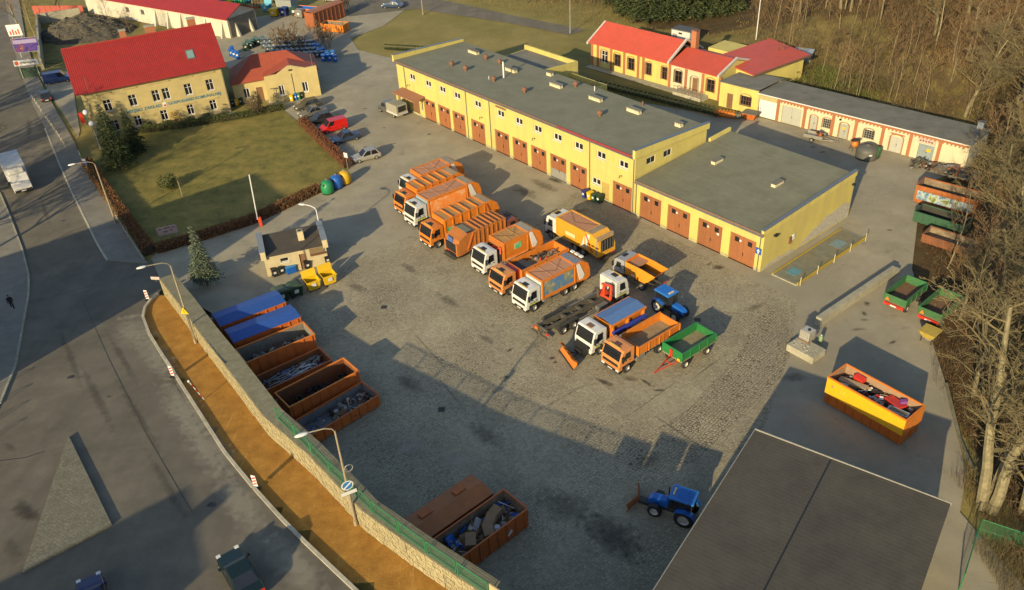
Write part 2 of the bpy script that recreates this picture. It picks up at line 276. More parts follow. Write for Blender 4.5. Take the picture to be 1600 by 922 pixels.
def ground_material():
    m = bpy.data.materials.new('ground_cover'); m.use_nodes = True; n = m.node_tree.nodes; L = m.node_tree.links; b = n['Principled BSDF']; b.inputs['Roughness'].default_value = .95; b.inputs['Specular IOR Level'].default_value = .2
    src = n.new('ShaderNodeNewGeometry').outputs['Position']
    def noise(sc_, det=7):
        q = n.new('ShaderNodeTexNoise'); q.inputs['Scale'].default_value = sc_; q.inputs['Detail'].default_value = det; q.inputs['Roughness'].default_value = .68; L.new(src, q.inputs['Vector']); return q.outputs[0]
    def ramp(f, stops):
        r = n.new('ShaderNodeValToRGB'); e = r.color_ramp.elements
        while len(e) < len(stops): e.new(.5)
        for i, (p, c) in enumerate(stops): e[i].position = p; e[i].color = (*c, 1)
        L.new(f, r.inputs[0]); return r.outputs[0]
    def mix(f, a, c):
        x = n.new('ShaderNodeMix'); x.data_type = 'RGBA'; L.new(f, x.inputs[0]); L.new(a, x.inputs[6]); L.new(c, x.inputs[7]); return x.outputs[2]
    def rng_(f, lo, hi, a=0, z=1):
        r = n.new('ShaderNodeMapRange'); r.inputs[1].default_value = lo; r.inputs[2].default_value = hi; r.inputs[3].default_value = a; r.inputs[4].default_value = z; L.new(f, r.inputs[0]); return r.outputs[0]
    g1 = ramp(noise(.1), [(.3, (.13, .128, .034)), (.5, (.205, .175, .052)), (.72, (.29, .23, .082))]); g2 = ramp(noise(3.0), [(.3, (.11, .095, .03)), (.7, (.28, .215, .082))]); grass = mix(rng_(noise(.9), .4, .7, .1, .6), g1, g2)
    f1 = ramp(noise(.5), [(.3, (.035, .024, .012)), (.5, (.08, .05, .022)), (.72, (.14, .09, .04))]); f2 = ramp(noise(.16), [(.3, (.05, .045, .016)), (.7, (.11, .09, .035))]); wood_ = mix(rng_(noise(.3), .45, .65, 0, .6), f1, f2)
    at_ = n.new('ShaderNodeAttribute'); at_.attribute_name = 'wood'; ad = n.new('ShaderNodeMath'); ad.operation = 'MULTIPLY_ADD'; ad.inputs[1].default_value = .9; L.new(noise(.25), ad.inputs[0]); L.new(at_.outputs['Fac'], ad.inputs[2])
    L.new(mix(rng_(ad.outputs[0], .75, 1.15), grass, wood_), b.inputs['Base Color']); bp = n.new('ShaderNodeBump'); bp.inputs['Strength'].default_value = 1; bp.inputs['Distance'].default_value = .05; L.new(noise(9, 4), bp.inputs['Height']); L.new(bp.outputs[0], b.inputs['Normal']); return m
# ------------------------------------------------------------------ the setting: terrain, street, yard
WALL_PX = [(258,462),(286.5,500),(322,550),(359,598),(421,681),(488,740),(573.6,831),(640,880),(697,919)]
WP = [GR(x, y, -.1) for x, y in WALL_PX]
e_ = (WP[-1] - WP[-2]); e_.z = 0; e_.normalize()
for k in range(1, 4): q_ = WP[-1] + e_ * 9; q_.z = zr(q_.y) - .1; WP.append(q_)
def seg_normals(P):
    out = []
    for i in range(len(P)):
        a, b = P[max(i-1, 0)], P[min(i+1, len(P)-1)]; d = Vector((b.x-a.x, b.y-a.y, 0)).normalized(); out.append(Vector((-d.y, d.x, 0)))
    return out
WN = seg_normals(WP)                    # points to the yard side
if WN[0].x < 0: WN = [-n for n in WN]
_wl = [WP[0] + (WP[0] - WP[1]).normalized() * 60] + WP
def wall_dist(x, y):                    # signed distance to the wall line, positive in the yard
    best = 1e9; sg = 1
    for a, b in zip(_wl[:-1], _wl[1:]):
        dx, dy = b.x-a.x, b.y-a.y; t = max(0, min(1, ((x-a.x)*dx + (y-a.y)*dy) / (dx*dx+dy*dy)))
        ex, ey = x-a.x-dx*t, y-a.y-dy*t; d = math.hypot(ex, ey)
        if d < best: best = d; sg = 1 if (dx*ey - dy*ex) > 0 else -1
    return best * sg
sgn = 1 if wall_dist(0, 60) > 0 else -1
def wdist(x, y): return sgn * wall_dist(x, y)
def sstep(t): t = max(0., min(1., t)); return t*t*(3-2*t)
SH_O, SH_D, SH_N = Vector((37.62, 115.61, 0)), Vector((.6963, -.7177, 0)), Vector((.7177, .6963, 0))
def hill(x, y):
    s = (x - SH_O.x) * SH_N.x + (y - SH_O.y) * SH_N.y; a = (x - SH_O.x) * SH_D.x + (y - SH_O.y) * SH_D.y
    return 6.0 * sstep((s - 10) / 50) * sstep((a + 34) / 26) + .8 * sstep((a - 26) / 20) * sstep((s + 8) / 10)
def terrain(x, y):
    z = -.06 + hill(x, y)
    if y < 95:
        z += zr(y) * sstep((-.3 - wdist(x, y)) / 2.2)
    return z - .04 * (y < 95)
def in_forest(x, y):
    s = (x - SH_O.x) * SH_N.x + (y - SH_O.y) * SH_N.y; a = (x - SH_O.x) * SH_D.x + (y - SH_O.y) * SH_D.y
    n = 5 * math.sin(x * .13) + 4 * math.sin(y * .17 + 2)
    return (s > 32 + n and a > -38 + n) or (a > 27 and s > -40) or (x > 36 and y < 70) or s > 52 + n
gx = [-420, -300, -200, -150] + [-120 + 2.5 * i for i in range(101)] + [150, 200, 300, 420]
gy = [-120, -60, -20] + [2.5 * i for i in range(92)] + [250, 300, 400, 600]
m_ = MB(); m_.v = [(x, y, terrain(x, y)) for y in gy for x in gx]; nx = len(gx)
m_.f = [(j*nx+i, j*nx+i+1, (j+1)*nx+i+1, (j+1)*nx+i) for j in range(len(gy)-1) for i in range(nx-1)]
gme = m_.mesh('ground', ground_material()); wa = gme.attributes.new('wood', 'FLOAT', 'POINT'); wa.data.foreach_set('value', [1.0 if in_forest(v.co.x, v.co.y) else (.48 if hill(v.co.x, v.co.y) > .02 else 0.0) for v in gme.vertices])
link('ground', gme, kind='structure')
def sheet(name, pts, zf, m, cut=3.0, kind='structure', label=None, thick=0):
    b = bmesh.new(); vs_ = [b.verts.new((p[0], p[1], 0)) for p in pts]; f = b.faces.new(vs_)
    bmesh.ops.triangulate(b, faces=[f])
    if cut:
        ys = [p[1] for p in pts]; xs = [p[0] for p in pts]
        for lo, hi, no, pt in ((min(ys), max(ys), (0,1,0), lambda t: (0,t,0)), (min(xs), max(xs), (1,0,0), lambda t: (t,0,0))):
            t = math.ceil(lo / cut) * cut
            while t < hi:
                bmesh.ops.bisect_plane(b, geom=b.verts[:] + b.edges[:] + b.faces[:], plane_co=pt(t), plane_no=no, dist=1e-4); t += cut
    for v in b.verts: v.co.z = zf(v.co.x, v.co.y)
    bmesh.ops.recalc_face_normals(b, faces=b.faces)
    if sum(f.normal.z for f in b.faces) < 0: bmesh.ops.reverse_faces(b, faces=b.faces)
    if thick:
        r = bmesh.ops.extrude_face_region(b, geom=b.faces[:])
        for v in [g for g in r['geom'] if isinstance(g, bmesh.types.BMVert)]: pass
        low = [v for v in b.verts if v not in set(g for g in r['geom'] if isinstance(g, bmesh.types.BMVert))]
        for v in low: v.co.z -= thick
        bmesh.ops.recalc_face_normals(b, faces=b.faces)
    me = bpy.data.meshes.new(name); b.to_mesh(me); b.free(); me.materials.append(m)
    return link(name, me, kind=kind, label=label)
KERB_PX = [(247,458),(236,466),(226,480),(223,494),(233,521),(252,552),(266,573),(283,600),(315,650),(350,705),(395,760),(440,810),(480,850),(520,888),(556,922)]
KP = [GR(x, y, .1) for x, y in KERB_PX]
e_ = (KP[-1] - KP[-2]); e_.z = 0; e_.normalize()
for k in range(1, 3): q_ = KP[-1] + e_ * 10; q_.z = zr(q_.y) + .1; KP.append(q_)
RK_PX = [(168,408),(150,378),(140,357),(112,300),(92,255),(70,200),(45,150),(28,100),(18,50),(8,0)]    # right kerb going north
RK = [GR(x, y) for x, y in RK_PX]
far = [GR(250, 440), GR(240, 405)]
road_pts = [(p.x, p.y) for p in KP[::-1]] + [(p.x, p.y) for p in [GR(252, 452), GR(248, 430), GR(236, 408)]] + [(p.x, p.y) for p in RK] + [(-150, 260), (-190, 250), (-130, 60), (-70, -10)]
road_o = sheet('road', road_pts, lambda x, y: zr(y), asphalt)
LK_PX = [(-40,230),(0,302),(15,337),(35,390),(45,430),(45,460),(25,570),(0,632),(-60,760)]
LK = [GR(x, y) for x, y in LK_PX]
sheet('pavement', [(p.x, p.y) for p in LK] + [(-75, 40), (-110, 70), (-110, 130)], lambda x, y: zr(y) + .09, pavement, thick=.12)
def kerb(name, P, wid, h0, h1, m, step=1.0):
    root = bpy.data.objects.new(name, None); sc.collection.objects.link(root); root['kind'] = 'structure'
    L = 0; pts = []
    for a, b in zip(P[:-1], P[1:]):
        d = Vector((b.x-a.x, b.y-a.y, 0)); l = d.length; d.normalize(); t = L
        while t < l: pts.append((Vector((a.x, a.y, 0)) + d * t)); t += step
        L = t - l
    for a, b in zip(pts[:-1], pts[1:]):
        d = (b - a); l = d.length
        if l < .2: continue
        d.normalize(); n = Vector((-d.y, d.x, 0)); c = (a + b) / 2; za, zb = zr(a.y), zr(b.y); g = d * (l / 2 - .012)
        z0, z1 = (za, zb)
        k = MB().hexa([c-g-n*wid+Vector((0,0,z0+h0)), c+g-n*wid+Vector((0,0,z1+h0)), c+g+n*wid+Vector((0,0,z1+h0)), c-g+n*wid+Vector((0,0,z0+h0)),
                       c-g-n*wid+Vector((0,0,z0+h1)), c+g-n*wid+Vector((0,0,z1+h1)), c+g+n*wid+Vector((0,0,z1+h1)), c-g+n*wid+Vector((0,0,z0+h1))])
        k.build('kerb_stone', m, root)
    return root
kerb_m = mat('kerb_concrete', (.56, .52, .4), .85, var=.2, scale=2, dirt=(.3, .27, .2), damt=.5)
kerb('path_kerb', KP, .13, -.3, .14, kerb_m)
kerb('street_kerb', LK[1:8], .1, -.1, .13, concrete)
path_pts = [(p.x, p.y) for p in KP] + [(p.x, p.y) for p in WP[::-1]]
sheet('dirt_path', path_pts, lambda x, y: zr(y) - .1, dirt_mat, cut=2.0)
rpv = [GR(x, y) for x, y in [(232,412),(222,400),(180,335),(128,252),(118,225),(95,185),(75,150),(55,110),(40,60),(30,0)]]
sheet('pavement', [(p.x, p.y) for p in RK] + [(p.x, p.y) for p in rpv[::-1]], lambda x, y: zr(y) + .1, pavement, thick=.14)
kerb('street_kerb', RK[:6], .11, -.1, .13, kerb_m)
isl = [GR(x, y, .2) for x, y in [(107,680),(174,818),(35,894)]]
sheet('traffic_island', [(p.x, p.y) for p in isl], lambda x, y: zr(y) + .22, paving_blocks, thick=.3)
# yard
yard_px = [(248,425),(395,352),(500,300),(548,262),(470,192),(430,172),(395,140),(350,100),(250,70),(240,52),(410,25),(530,5),(640,10),(600,40),(548,60),(560,78),(600,88),(620,92),(700,90),(800,130),(905,118),(945,150),(1130,172),(1190,184),(1500,265),(1440,290),(1425,420),(1460,545),(1478,600),(1510,740),(1500,800)]
yp = [G(x, y) for x, y in yard_px]
inner = [p + n * 1.0 for p, n in zip(WP, WN)]
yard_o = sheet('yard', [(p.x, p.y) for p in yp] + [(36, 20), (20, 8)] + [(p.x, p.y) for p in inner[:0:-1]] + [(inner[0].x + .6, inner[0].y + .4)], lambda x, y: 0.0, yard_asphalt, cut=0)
cob_px = [(470,455),(525,425),(560,405),(640,368),(760,410),(900,300),(1010,350),(1180,440),(1245,468),(1240,520),(1228,560),(1205,640),(1180,700),(1090,800)]
cob = [G(x, y) for x, y in cob_px]
cob_o = sheet('cobbled_yard', [(p.x, p.y) for p in cob] + [(12, 22)] + [(p.x, p.y) for p in inner[:0:-1]] + [(G(330, 500).x + 1, G(330, 500).y)], lambda x, y: .005, cobble, cut=0)
sheet('cobbled_strip', [(p.x, p.y) for p in [G(x, y) for x, y in [(960,715),(1010,680),(1075,640),(1110,600),(1150,560),(1175,510),(1200,480),(1228,500),(1238,545),(1222,585),(1160,648),(1120,690),(1085,722),(1040,740),(990,735)]]], lambda x, y: .01, cobble_bare, cut=0)
dpx = [(252,440),(236,404),(244,396),(330,368),(395,349),(450,325),(500,345),(530,400),(528,440),(465,446),(400,468),(335,500),(300,478)]
dp_ = [GR(x, y) if i in (0, 1, 2) else G(x, y, .1) for i, (x, y) in enumerate(dpx)]
def drive_z(x, y): return .012 + zr(y) * (1 - sstep(wdist(x, y) / 13))
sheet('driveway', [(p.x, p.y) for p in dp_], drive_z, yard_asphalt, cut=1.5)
lawn_px = [(150,262),(205,206),(330,190),(440,170),(470,194),(546,262),(500,300),(395,350),(240,398)]
sheet('lawn', [(p.x, p.y) for p in [G(x, y) for x, y in lawn_px]], lambda x, y: .06, lawn_mat, cut=0, thick=.1)
fr = [G(x, y) for x, y in [(600,-20),(660,-6),(720,6),(800,24),(915,47),(890,55),(800,37),(650,14),(545,26),(530,0)]]
sheet('road', [(p.x, p.y) for p in fr], lambda x, y: .02, asphalt, cut=0)
tl = [G(x, y) for x, y in [(122,215),(100,180),(62,120),(110,110),(125,205)]]
sheet('forecourt', [(p.x, p.y) for p in tl], lambda x, y: .03, yard_asphalt, cut=0)
sheet('grass_verge', [(p.x, p.y) for p in [G(x, y) for x, y in [(64,100),(38,0),(90,-10),(75,50),(100,98)]]], lambda x, y: .04, lawn_mat, cut=0)
hs_ = [G(x, y) for x, y in [(908,112),(935,120),(1045,150),(1125,172),(1110,178),(1000,160),(915,135)]]
sheet('garden_strip', [(p.x, p.y) for p in hs_], lambda x, y: .03, field_mat, cut=0)
# stains, tyre marks and repairs belong to the paving they lie on
def stain_mat(name, col, amt):
    m = bpy.data.materials.new(name); m.use_nodes = True; n = m.node_tree.nodes; L = m.node_tree.links; b = n['Principled BSDF']; b.inputs['Base Color'].default_value = (*col, 1); b.inputs['Roughness'].default_value = .7
    tc = n.new('ShaderNodeTexCoord'); ln = n.new('ShaderNodeVectorMath'); ln.operation = 'LENGTH'; L.new(tc.outputs['Object'], ln.inputs[0])
    g = n.new('ShaderNodeNewGeometry'); nz = n.new('ShaderNodeTexNoise'); nz.inputs['Scale'].default_value = 1.6; nz.inputs['Detail'].default_value = 6; L.new(g.outputs['Position'], nz.inputs['Vector'])
    ad = n.new('ShaderNodeMath'); ad.operation = 'MULTIPLY_ADD'; ad.inputs[1].default_value = 1.1; L.new(nz.outputs[0], ad.inputs[0]); L.new(ln.outputs['Value'], ad.inputs[2])
    mr = n.new('ShaderNodeMapRange'); mr.inputs[1].default_value = 1.25; mr.inputs[2].default_value = .7; mr.inputs[3].default_value = 0; mr.inputs[4].default_value = amt; L.new(ad.outputs[0], mr.inputs[0]); L.new(mr.outputs[0], b.inputs['Alpha']); return m
oil = stain_mat('oil_stain', (.05, .04, .028), .6); damp = stain_mat('damp_stain', (.1, .084, .056), .42); dust = stain_mat('dust_patch', (.42, .38, .28), .42)
disc = MB().quad(*[(math.cos(2*math.pi*k/20), math.sin(2*math.pi*k/20), 0) for k in range(20)]); dm = {k: disc.mesh('stain', k) for k in (oil, damp, dust)}
def stain(par, p, rx, ry, rot, m, z):
    o = link('stain', dm[m], par); o.location = (p[0], p[1], z); o.rotation_euler = (0, 0, R(rot)); o.scale = (rx, ry, 1); return o
rs_ = random.Random(6); kz = 0
for x, y, rx, ry, rot, m in ((1122,418,1.1,.8,0,oil),(1108,412,.7,.4,40,damp),(850,290,4.2,1.2,-52,damp),(868,282,2.2,.8,-50,oil),(820,300,3.5,1.5,-52,damp),(905,330,2,.9,20,damp),(880,550,1.6,.8,20,damp),(862,560,.5,.35,0,oil),(868,566,.4,.3,0,oil),(945,598,1.6,.5,-40,oil),(985,592,1.3,.6,-20,damp),(1010,598,1.5,.3,-50,oil),(1030,610,.8,.3,0,oil),(700,470,3,1,-50,damp),(640,420,2.6,.9,-54,damp),(560,450,2.5,1,-40,damp),(790,590,.5,.4,0,oil),(795,548,.6,.3,30,oil),(760,530,1.6,.7,-50,damp),(640,600,3,1.2,-50,damp),(760,680,3.2,1.6,-50,damp),(880,790,4,2.4,-40,damp),(960,840,4.5,2.5,-50,oil),(1010,720,2.5,1.4,30,damp),(1270,230,.9,.4,0,oil),(1285,238,.8,.4,10,oil),(1300,234,.6,.3,0,damp),(1350,500,.7,.5,0,damp),(1354,475,.5,.6,0,oil),(1350,490,.4,.6,0,oil),(1395,535,.8,.3,30,oil),(1340,515,1.2,.4,0,damp),(1390,360,.6,.4,0,oil),(570,170,.6,.3,0,oil),(600,200,.5,.35,0,oil),(615,225,.9,.3,0,oil),(670,210,.6,.4,0,oil),(700,250,1.4,.4,-50,damp),(570,230,.5,.3,0,oil),(1180,480,1.8,.6,30,damp),(1240,590,2.0,1,0,damp),(720,720,3,1.4,0,dust),(640,700,2.4,1.2,30,dust),(560,760,3,1.5,0,dust),(1100,470,2.4,1.0,-40,dust),(1300,420,5,1.0,38,dust),(1380,300,6,1.2,38,dust),(540,330,4,.8,30,dust),(600,300,5,.7,25,dust)):
    kz += 1; stain(yard_o, G(x, y), rx, ry, rot, m, .014 + kz * .0004)
for k in range(16):
    x, y = rs_.uniform(640, 1150), rs_.uniform(430, 700); kz += 1; stain(yard_o, G(x, y), rs_.uniform(3, 8), rs_.uniform(.1, .22), rs_.choice((38, -52, 36, -54)) + rs_.uniform(-12, 12), rs_.choice((damp, dust)), .014 + kz * .0004)
sl_ang = math.degrees(math.atan(.0875))
def rstain(x, y, rx, ry, rot, m):
    global kz
    kz += 1; p = GR(x, y); o = stain(road_o, p, rx, ry, 0, m, zr(p.y) + .008 + kz * .0003); sl = Matrix.Rotation(R(-sl_ang if zr(p.y) > .4 else 0), 4, 'X')
    o.matrix_local = Matrix.Translation((p.x, p.y, zr(p.y) + .008 + kz * .0003)) @ sl @ Matrix.Rotation(R(rot), 4, 'Z') @ Matrix.Diagonal((rx, ry, 1, 1))
for x, y, rx, ry, rot, m in ((245,560,8,1.9,-54,dust),(285,640,9,2.2,-55,dust),(325,700,9,2.2,-55,dust),(375,785,7,2.0,-55,dust),(460,885,7,1.9,-50,dust),(210,520,6,2.5,-50,dust),(190,560,9,.5,-56,damp),(150,620,9,.6,-56,damp),(215,650,10,.5,-55,damp),(110,560,10,.5,-58,damp),(100,345,.5,.35,0,oil),(170,620,.5,.3,0,oil),(205,495,2,.7,20,dust),(260,760,8,.5,-55,damp),(40,800,3,1,-40,oil),(20,860,2.5,.8,-50,damp),(15,700,2,.4,-40,damp),(70,330,7,.5,-60,damp),(45,200,8,.7,-65,damp)): rstain(x, y, rx, ry, rot, m)
def crack(pts, w=.05, m=None, par=None):
    P = [GR(x, y) for x, y in pts]; b = MB()
    for a, c in zip(P[:-1], P[1:]):
        d = (c-a).normalized(); nn = Vector((-d.y, d.x, 0))*w; b.quad(V3(a-nn+Vector((0,0,.007))), V3(a+nn+Vector((0,0,.007))), V3(c+nn+Vector((0,0,.007))), V3(c-nn+Vector((0,0,.007))))
    return b.build('tar_seam', m or mat('tar', (.03,.028,.025), .6), par or road_o)
crack([(80,378),(110,362),(146,350)]); crack([(60,470),(120,452),(180,440),(215,430)], .03); crack([(222,500),(245,548),(290,630),(340,720),(390,790)], .025); crack([(130,470),(170,560),(230,680),(300,800)], .025); crack([(0,720),(40,715),(70,705)], .04)
for x, y in ((110,590),(205,385),(330,790)):
    p = GR(x, y); MB().cyl((p.x,p.y,p.z-.02),(p.x,p.y,p.z+.012),.33,16).build('manhole_cover', chassis, road_o)
for x, y in ((690,640),(1090,500),(600,480)):
    p = G(x, y); MB().box(p.x-.3,p.x+.3,p.y-.3,p.y+.3,-.02,.018).build('drain_grate', chassis, yard_o)
# ------------------------------------------------------------------ retaining wall with stone facing, steel fence on top
wl = thing('retaining_wall', 'long curved stone retaining wall between the sandy path and the yard', 'wall')
HW = [2.1 if i < 3 else 2.0 for i in range(len(WP))]
core = MB(); TOPW = [1.55, 1.6, 1.6, 1.6, 1.5, 1.35, 1.3, 1.3, 1.3, 1.3, 1.3, 1.3]
for i in range(len(WP) - 1):
    q = []
    for j in (i, i+1):
        a = WP[j] + WN[j] * .05; b = WP[j] + WN[j] * TOPW[j]; zt_ = zr(WP[j].y) + HW[j]
        q.append([(a.x, a.y, zr(WP[j].y) - .4), (b.x, b.y, -.15), (b.x, b.y, zt_), (a.x, a.y, zt_)])
    core.prism(q[0], q[1])
core.build('concrete_core', coping, wl)
rnd = random.Random(3); st = MB()
for i in range(len(WP) - 2):
    a, b = WP[i], WP[i+1]; d = Vector((b.x-a.x, b.y-a.y, 0)); l = d.length; d.normalize(); n = (WN[i] + WN[i+1]).normalized()
    n = Vector((-d.y, d.x, 0)); n = n if n.dot(WN[i]) > 0 else -n
    for c in range(8):
        t = -rnd.uniform(0, .3)
        while t < l:
            w_ = rnd.uniform(.2, .52); h_ = HW[i] / 8
            x0, x1 = max(t, 0), min(t + w_, l)
            if x1 - x0 > .08:
                pr_ = rnd.uniform(.01, .055); za = zr(a.y + d.y * (x0+x1)/2) - .12 + c * (HW[i] + .12) / 8
                A = a + d * (x0 + .018); B = a + d * (x1 - .018); jz = rnd.uniform(-.04, .04)
                lo, hi = za + .012 + jz, za + h_ + .005 + jz * .5
                o1, o2 = n * (.06), -n * pr_
                st.hexa([(A.x+o2.x, A.y+o2.y, lo), (B.x+o2.x, B.y+o2.y, lo), (B.x+o1.x, B.y+o1.y, lo), (A.x+o1.x, A.y+o1.y, lo),
                         (A.x+o2.x, A.y+o2.y, hi), (B.x+o2.x, B.y+o2.y, hi), (B.x+o1.x, B.y+o1.y, hi), (A.x+o1.x, A.y+o1.y, hi)])
            t += w_
stone_m = ramp_mat('wall_stone', [(.3, (.2, .165, .09)), (.55, (.31, .265, .15)), (.8, (.42, .37, .22))], 2.2, second=[(.6, (.2, .17, .1), .55, .75, .5)], bump=.5, bscale=30)
st.build('stone_facing', stone_m, wl, kind='stuff')
# end stones of the wall at the gate
eb = MB()
for k in range(7):
    z0 = zr(WP[0].y) - .1 + k * .3; c = WP[0] - WN[0] * .04; d = (WP[0] - WP[1]); d.z = 0; d.normalize()
    eb.obox(c + WN[0] * .8 + Vector((0, 0, 0)) + d * .03 + Vector((0, 0, 0 - c.z + z0 + .15)), WN[0], d, (0, 0, 1), .8, .06 + .02 * (k % 2), .14)
eb.build('end_stone', stone_m, wl)
# fence panels
FP_PX = [(433,654),(462,682),(487,708),(516,738),(549,769),(582,801),(623,833),(667,865),(714.5,897.5)]
fpts = []
for x, y in FP_PX:
    z = 5.5
    for _ in range(10):
        p = G(x, y, z); i = min(range(len(WP)), key=lambda k: (WP[k].x-p.x)**2 + (WP[k].y-p.y)**2); z = zr(p.y) + 2.0
    fpts.append(Vector((p.x, p.y, zr(p.y) + 2.0)))
dlast = (fpts[-1] - fpts[-2])
q0 = fpts[-1].copy()
for k in range(1, 5): fpts.append(q0 + dlast * k)
fpts = [Vector((p.x, p.y, zr(p.y) + 2.0)) for p in fpts]
mesh_m = mat('fence_mesh_green', (.035, .16, .07), .6, var=.1)
n_ = mesh_m.node_tree.nodes; l_ = mesh_m.node_tree.links
tc_ = n_.new('ShaderNodeTexCoord'); v_ = n_.new('ShaderNodeTexVoronoi'); 
mp_ = n_.new('ShaderNodeTexBrick'); mp_.inputs['Scale'].default_value = 1; mp_.inputs['Brick Width'].default_value = .06; mp_.inputs['Row Height'].default_value = .06; mp_.inputs['Mortar Size'].default_value = .006; mp_.offset = 0
l_.new(tc_.outputs['UV'], mp_.inputs['Vector']); l_.new(mp_.outputs['Fac'], n_['Principled BSDF'].inputs['Alpha'])
def mesh_panel(name, p0, p1, h, m, parent):
    """thin wire mesh: a UV'd quad whose holes are cut by the material, wires carry the colour"""
    me = bpy.data.meshes.new(name); L = (p1 - p0).length
    me.from_pydata([V3(p0), V3(p1), V3(p1 + Vector((0,0,h))), V3(p0 + Vector((0,0,h)))], [], [(0,1,2,3)])
    uv = me.uv_layers.new(name='UVMap'); 
    for i, c in enumerate(((0,0),(L,0),(L,h),(0,h))): uv.data[i].uv = c
    me.materials.append(m); return link(name, me, parent)
fn = thing('panel_fence', 'green steel mesh panel fence on top of the retaining wall', 'fence')
for i in range(len(fpts) - 1):
    a, b = fpts[i], fpts[i+1]; d = (b - a); d.normalize(); A, B = a + d * .08, b - d * .08; Z = Vector((0,0,1))
    if i >= 9:
        bb_ = MB(); nn = Vector((-d.y, d.x, 0)) * .04; hh = Vector((0, 0, 1.9 if i > 9 else 1.3)); bb_.prism([V3(A-nn), V3(A+nn), V3(A+nn+hh), V3(A-nn+hh)], [V3(B-nn), V3(B+nn), V3(B+nn+hh), V3(B-nn+hh)]); bb_.build('board_panel', mat('board_tan', (.5, .4, .2), .8), fn); continue
    f = MB()
    for p in (A, B): f.cyl(p, p + Z * 1.2, .045, 6)
    f.cyl(A + Z * 1.2, B + Z * 1.2, .045, 6).cyl(A + Z * .08, B + Z * .08, .025, 6)
    fo = f.build('fence_panel', fence_green, fn)
    mesh_panel('wire_mesh', A + Z * .08, B + Z * .08, 1.1, mesh_m, fo)
e0 = fpts[9]
# low retaining wall beside the drive
lw = [G(x, y, .6) for x, y in [(300,512),(330,498),(400,470),(468,443)]]
mb = MB()
for a, b in zip(lw[:-1], lw[1:]):
    d = (b-a).normalized(); n = Vector((-d.y, d.x, 0)); mb.prism([V3(a-n*.2-Vector((0,0,.7))), V3(a+n*.2-Vector((0,0,.7))), V3(a+n*.2), V3(a-n*.2)], [V3(b-n*.2-Vector((0,0,.7))), V3(b+n*.2-Vector((0,0,.7))), V3(b+n*.2), V3(b-n*.2)])
tag(mb.build('low_wall', concrete), 'low mossy concrete wall between the gatehouse and the blue containers', 'wall')
# ------------------------------------------------------------------ building helpers
def wall(mb, L, z0, z1, ops=(), depth=.2, y=0.0, x0=0.0, zt=None):
    """front wall along local x at local y, facing -y, with openings (s0,s1,a,b)"""
    xs = sorted({x0, x0 + L} | {v for o in ops for v in o[:2]}); zs = sorted({z0, z1} | {v for o in ops for v in o[2:4]})
    for i in range(len(xs) - 1):
        for j in range(len(zs) - 1):
            cx_, cz = (xs[i]+xs[i+1])/2, (zs[j]+zs[j+1])/2
            if any(o[0] < cx_ < o[1] and o[2] < cz < o[3] for o in ops): continue
            mb.quad((xs[i], y, zs[j]), (xs[i+1], y, zs[j]), (xs[i+1], y, zs[j+1]), (xs[i], y, zs[j+1]))
    for s0, s1, a, b in [o[:4] for o in ops]:
        yy = y + depth
        mb.quad((s0,y,a),(s0,yy,a),(s0,yy,b),(s0,y,b)); mb.quad((s1,y,a),(s1,yy,a),(s1,yy,b),(s1,y,b))
        mb.quad((s0,y,b),(s1,y,b),(s1,yy,b),(s0,yy,b)); mb.quad((s0,y,a),(s1,y,a),(s1,yy,a),(s0,yy,a)); mb.quad((s0,yy,a),(s1,yy,a),(s1,yy,b),(s0,yy,b))
    return mb
def window(par, s0, s1, a, b, y=0.0, d=.2, fm=None, bars=1, cross=0.0, sill=True, t=.07, grid=None):
    fm = fm or frame_w; f = MB(); y0, y1 = y + d - .1, y + d - .02
    f.box(s0, s0+t, y0, y1, a, b).box(s1-t, s1, y0, y1, a, b).box(s0+t, s1-t, y0, y1, a, a+t).box(s0+t, s1-t, y0, y1, b-t, b)
    nb = grid[0] if grid else bars
    for k in range(1, nb + 1):
        c = s0 + (s1 - s0) * k / (nb + 1); f.box(c-t*.5, c+t*.5, y0+.005, y1, a+t, b-t)
    hz = [a + (b-a) * k / (grid[1]+1) for k in range(1, grid[1]+1)] if grid else ([a + (b-a)*cross] if cross else [])
    for z in hz: f.box(s0+t, s1-t, y0+.008, y1, z-t*.4, z+t*.4)
    o = f.build('window', fm, par); MB().box(s0+t*.5, s1-t*.5, y1-.03, y1-.01, a+t*.5, b-t*.5).build('pane', glass, o)
    if sill: MB().box(s0-.06, s1+.06, y-.1, y+d-.12, a-.07, a-.002).build('sill', fm, o)
    return o
def gdoor(par, s0, s1, h, y=0.0, m=None, wins=True, low=None):
    m = m or door_br; d = MB(); c = (s0+s1)/2; yy = y + .12
    d.box(s0+.02, c-.012, yy, yy+.06, .03, h-.02).box(c+.012, s1-.02, yy, yy+.06, .03, h-.02)
    for a, b in ((s0+.02, c-.012), (c+.012, s1-.02)):
        for k in (1, 2):
            x = a + (b-a)*k/3; d.box(x-.012, x+.012, yy-.012, yy, .05, h-.05)
        d.box(a, b, yy-.02, yy-.001, .05, .2)
    d.box(c-.04, c+.04, yy-.04, yy-.001, .05, h-.05)
    o = d.build('garage_door', m, par)
    if wins:
        for x in ((s0+c)/2, (s1+c)/2): MB().box(x-.27, x+.27, yy-.03, yy-.015, h-.95, h-.4).build('pane', glass, o)
        MB().box((s0+c)/2+.35, (s0+c)/2+.58, yy-.026, yy-.012, h-.82, h-.6).build('notice', frame_w, o)
    MB().box(c+.08, c+.14, yy-.08, yy-.02, .95, 1.35).build('handle', black, o)
    return o
def at(root, mb, name, m, **k): return mb.build(name, m, root, **k)
YAW = -0.897
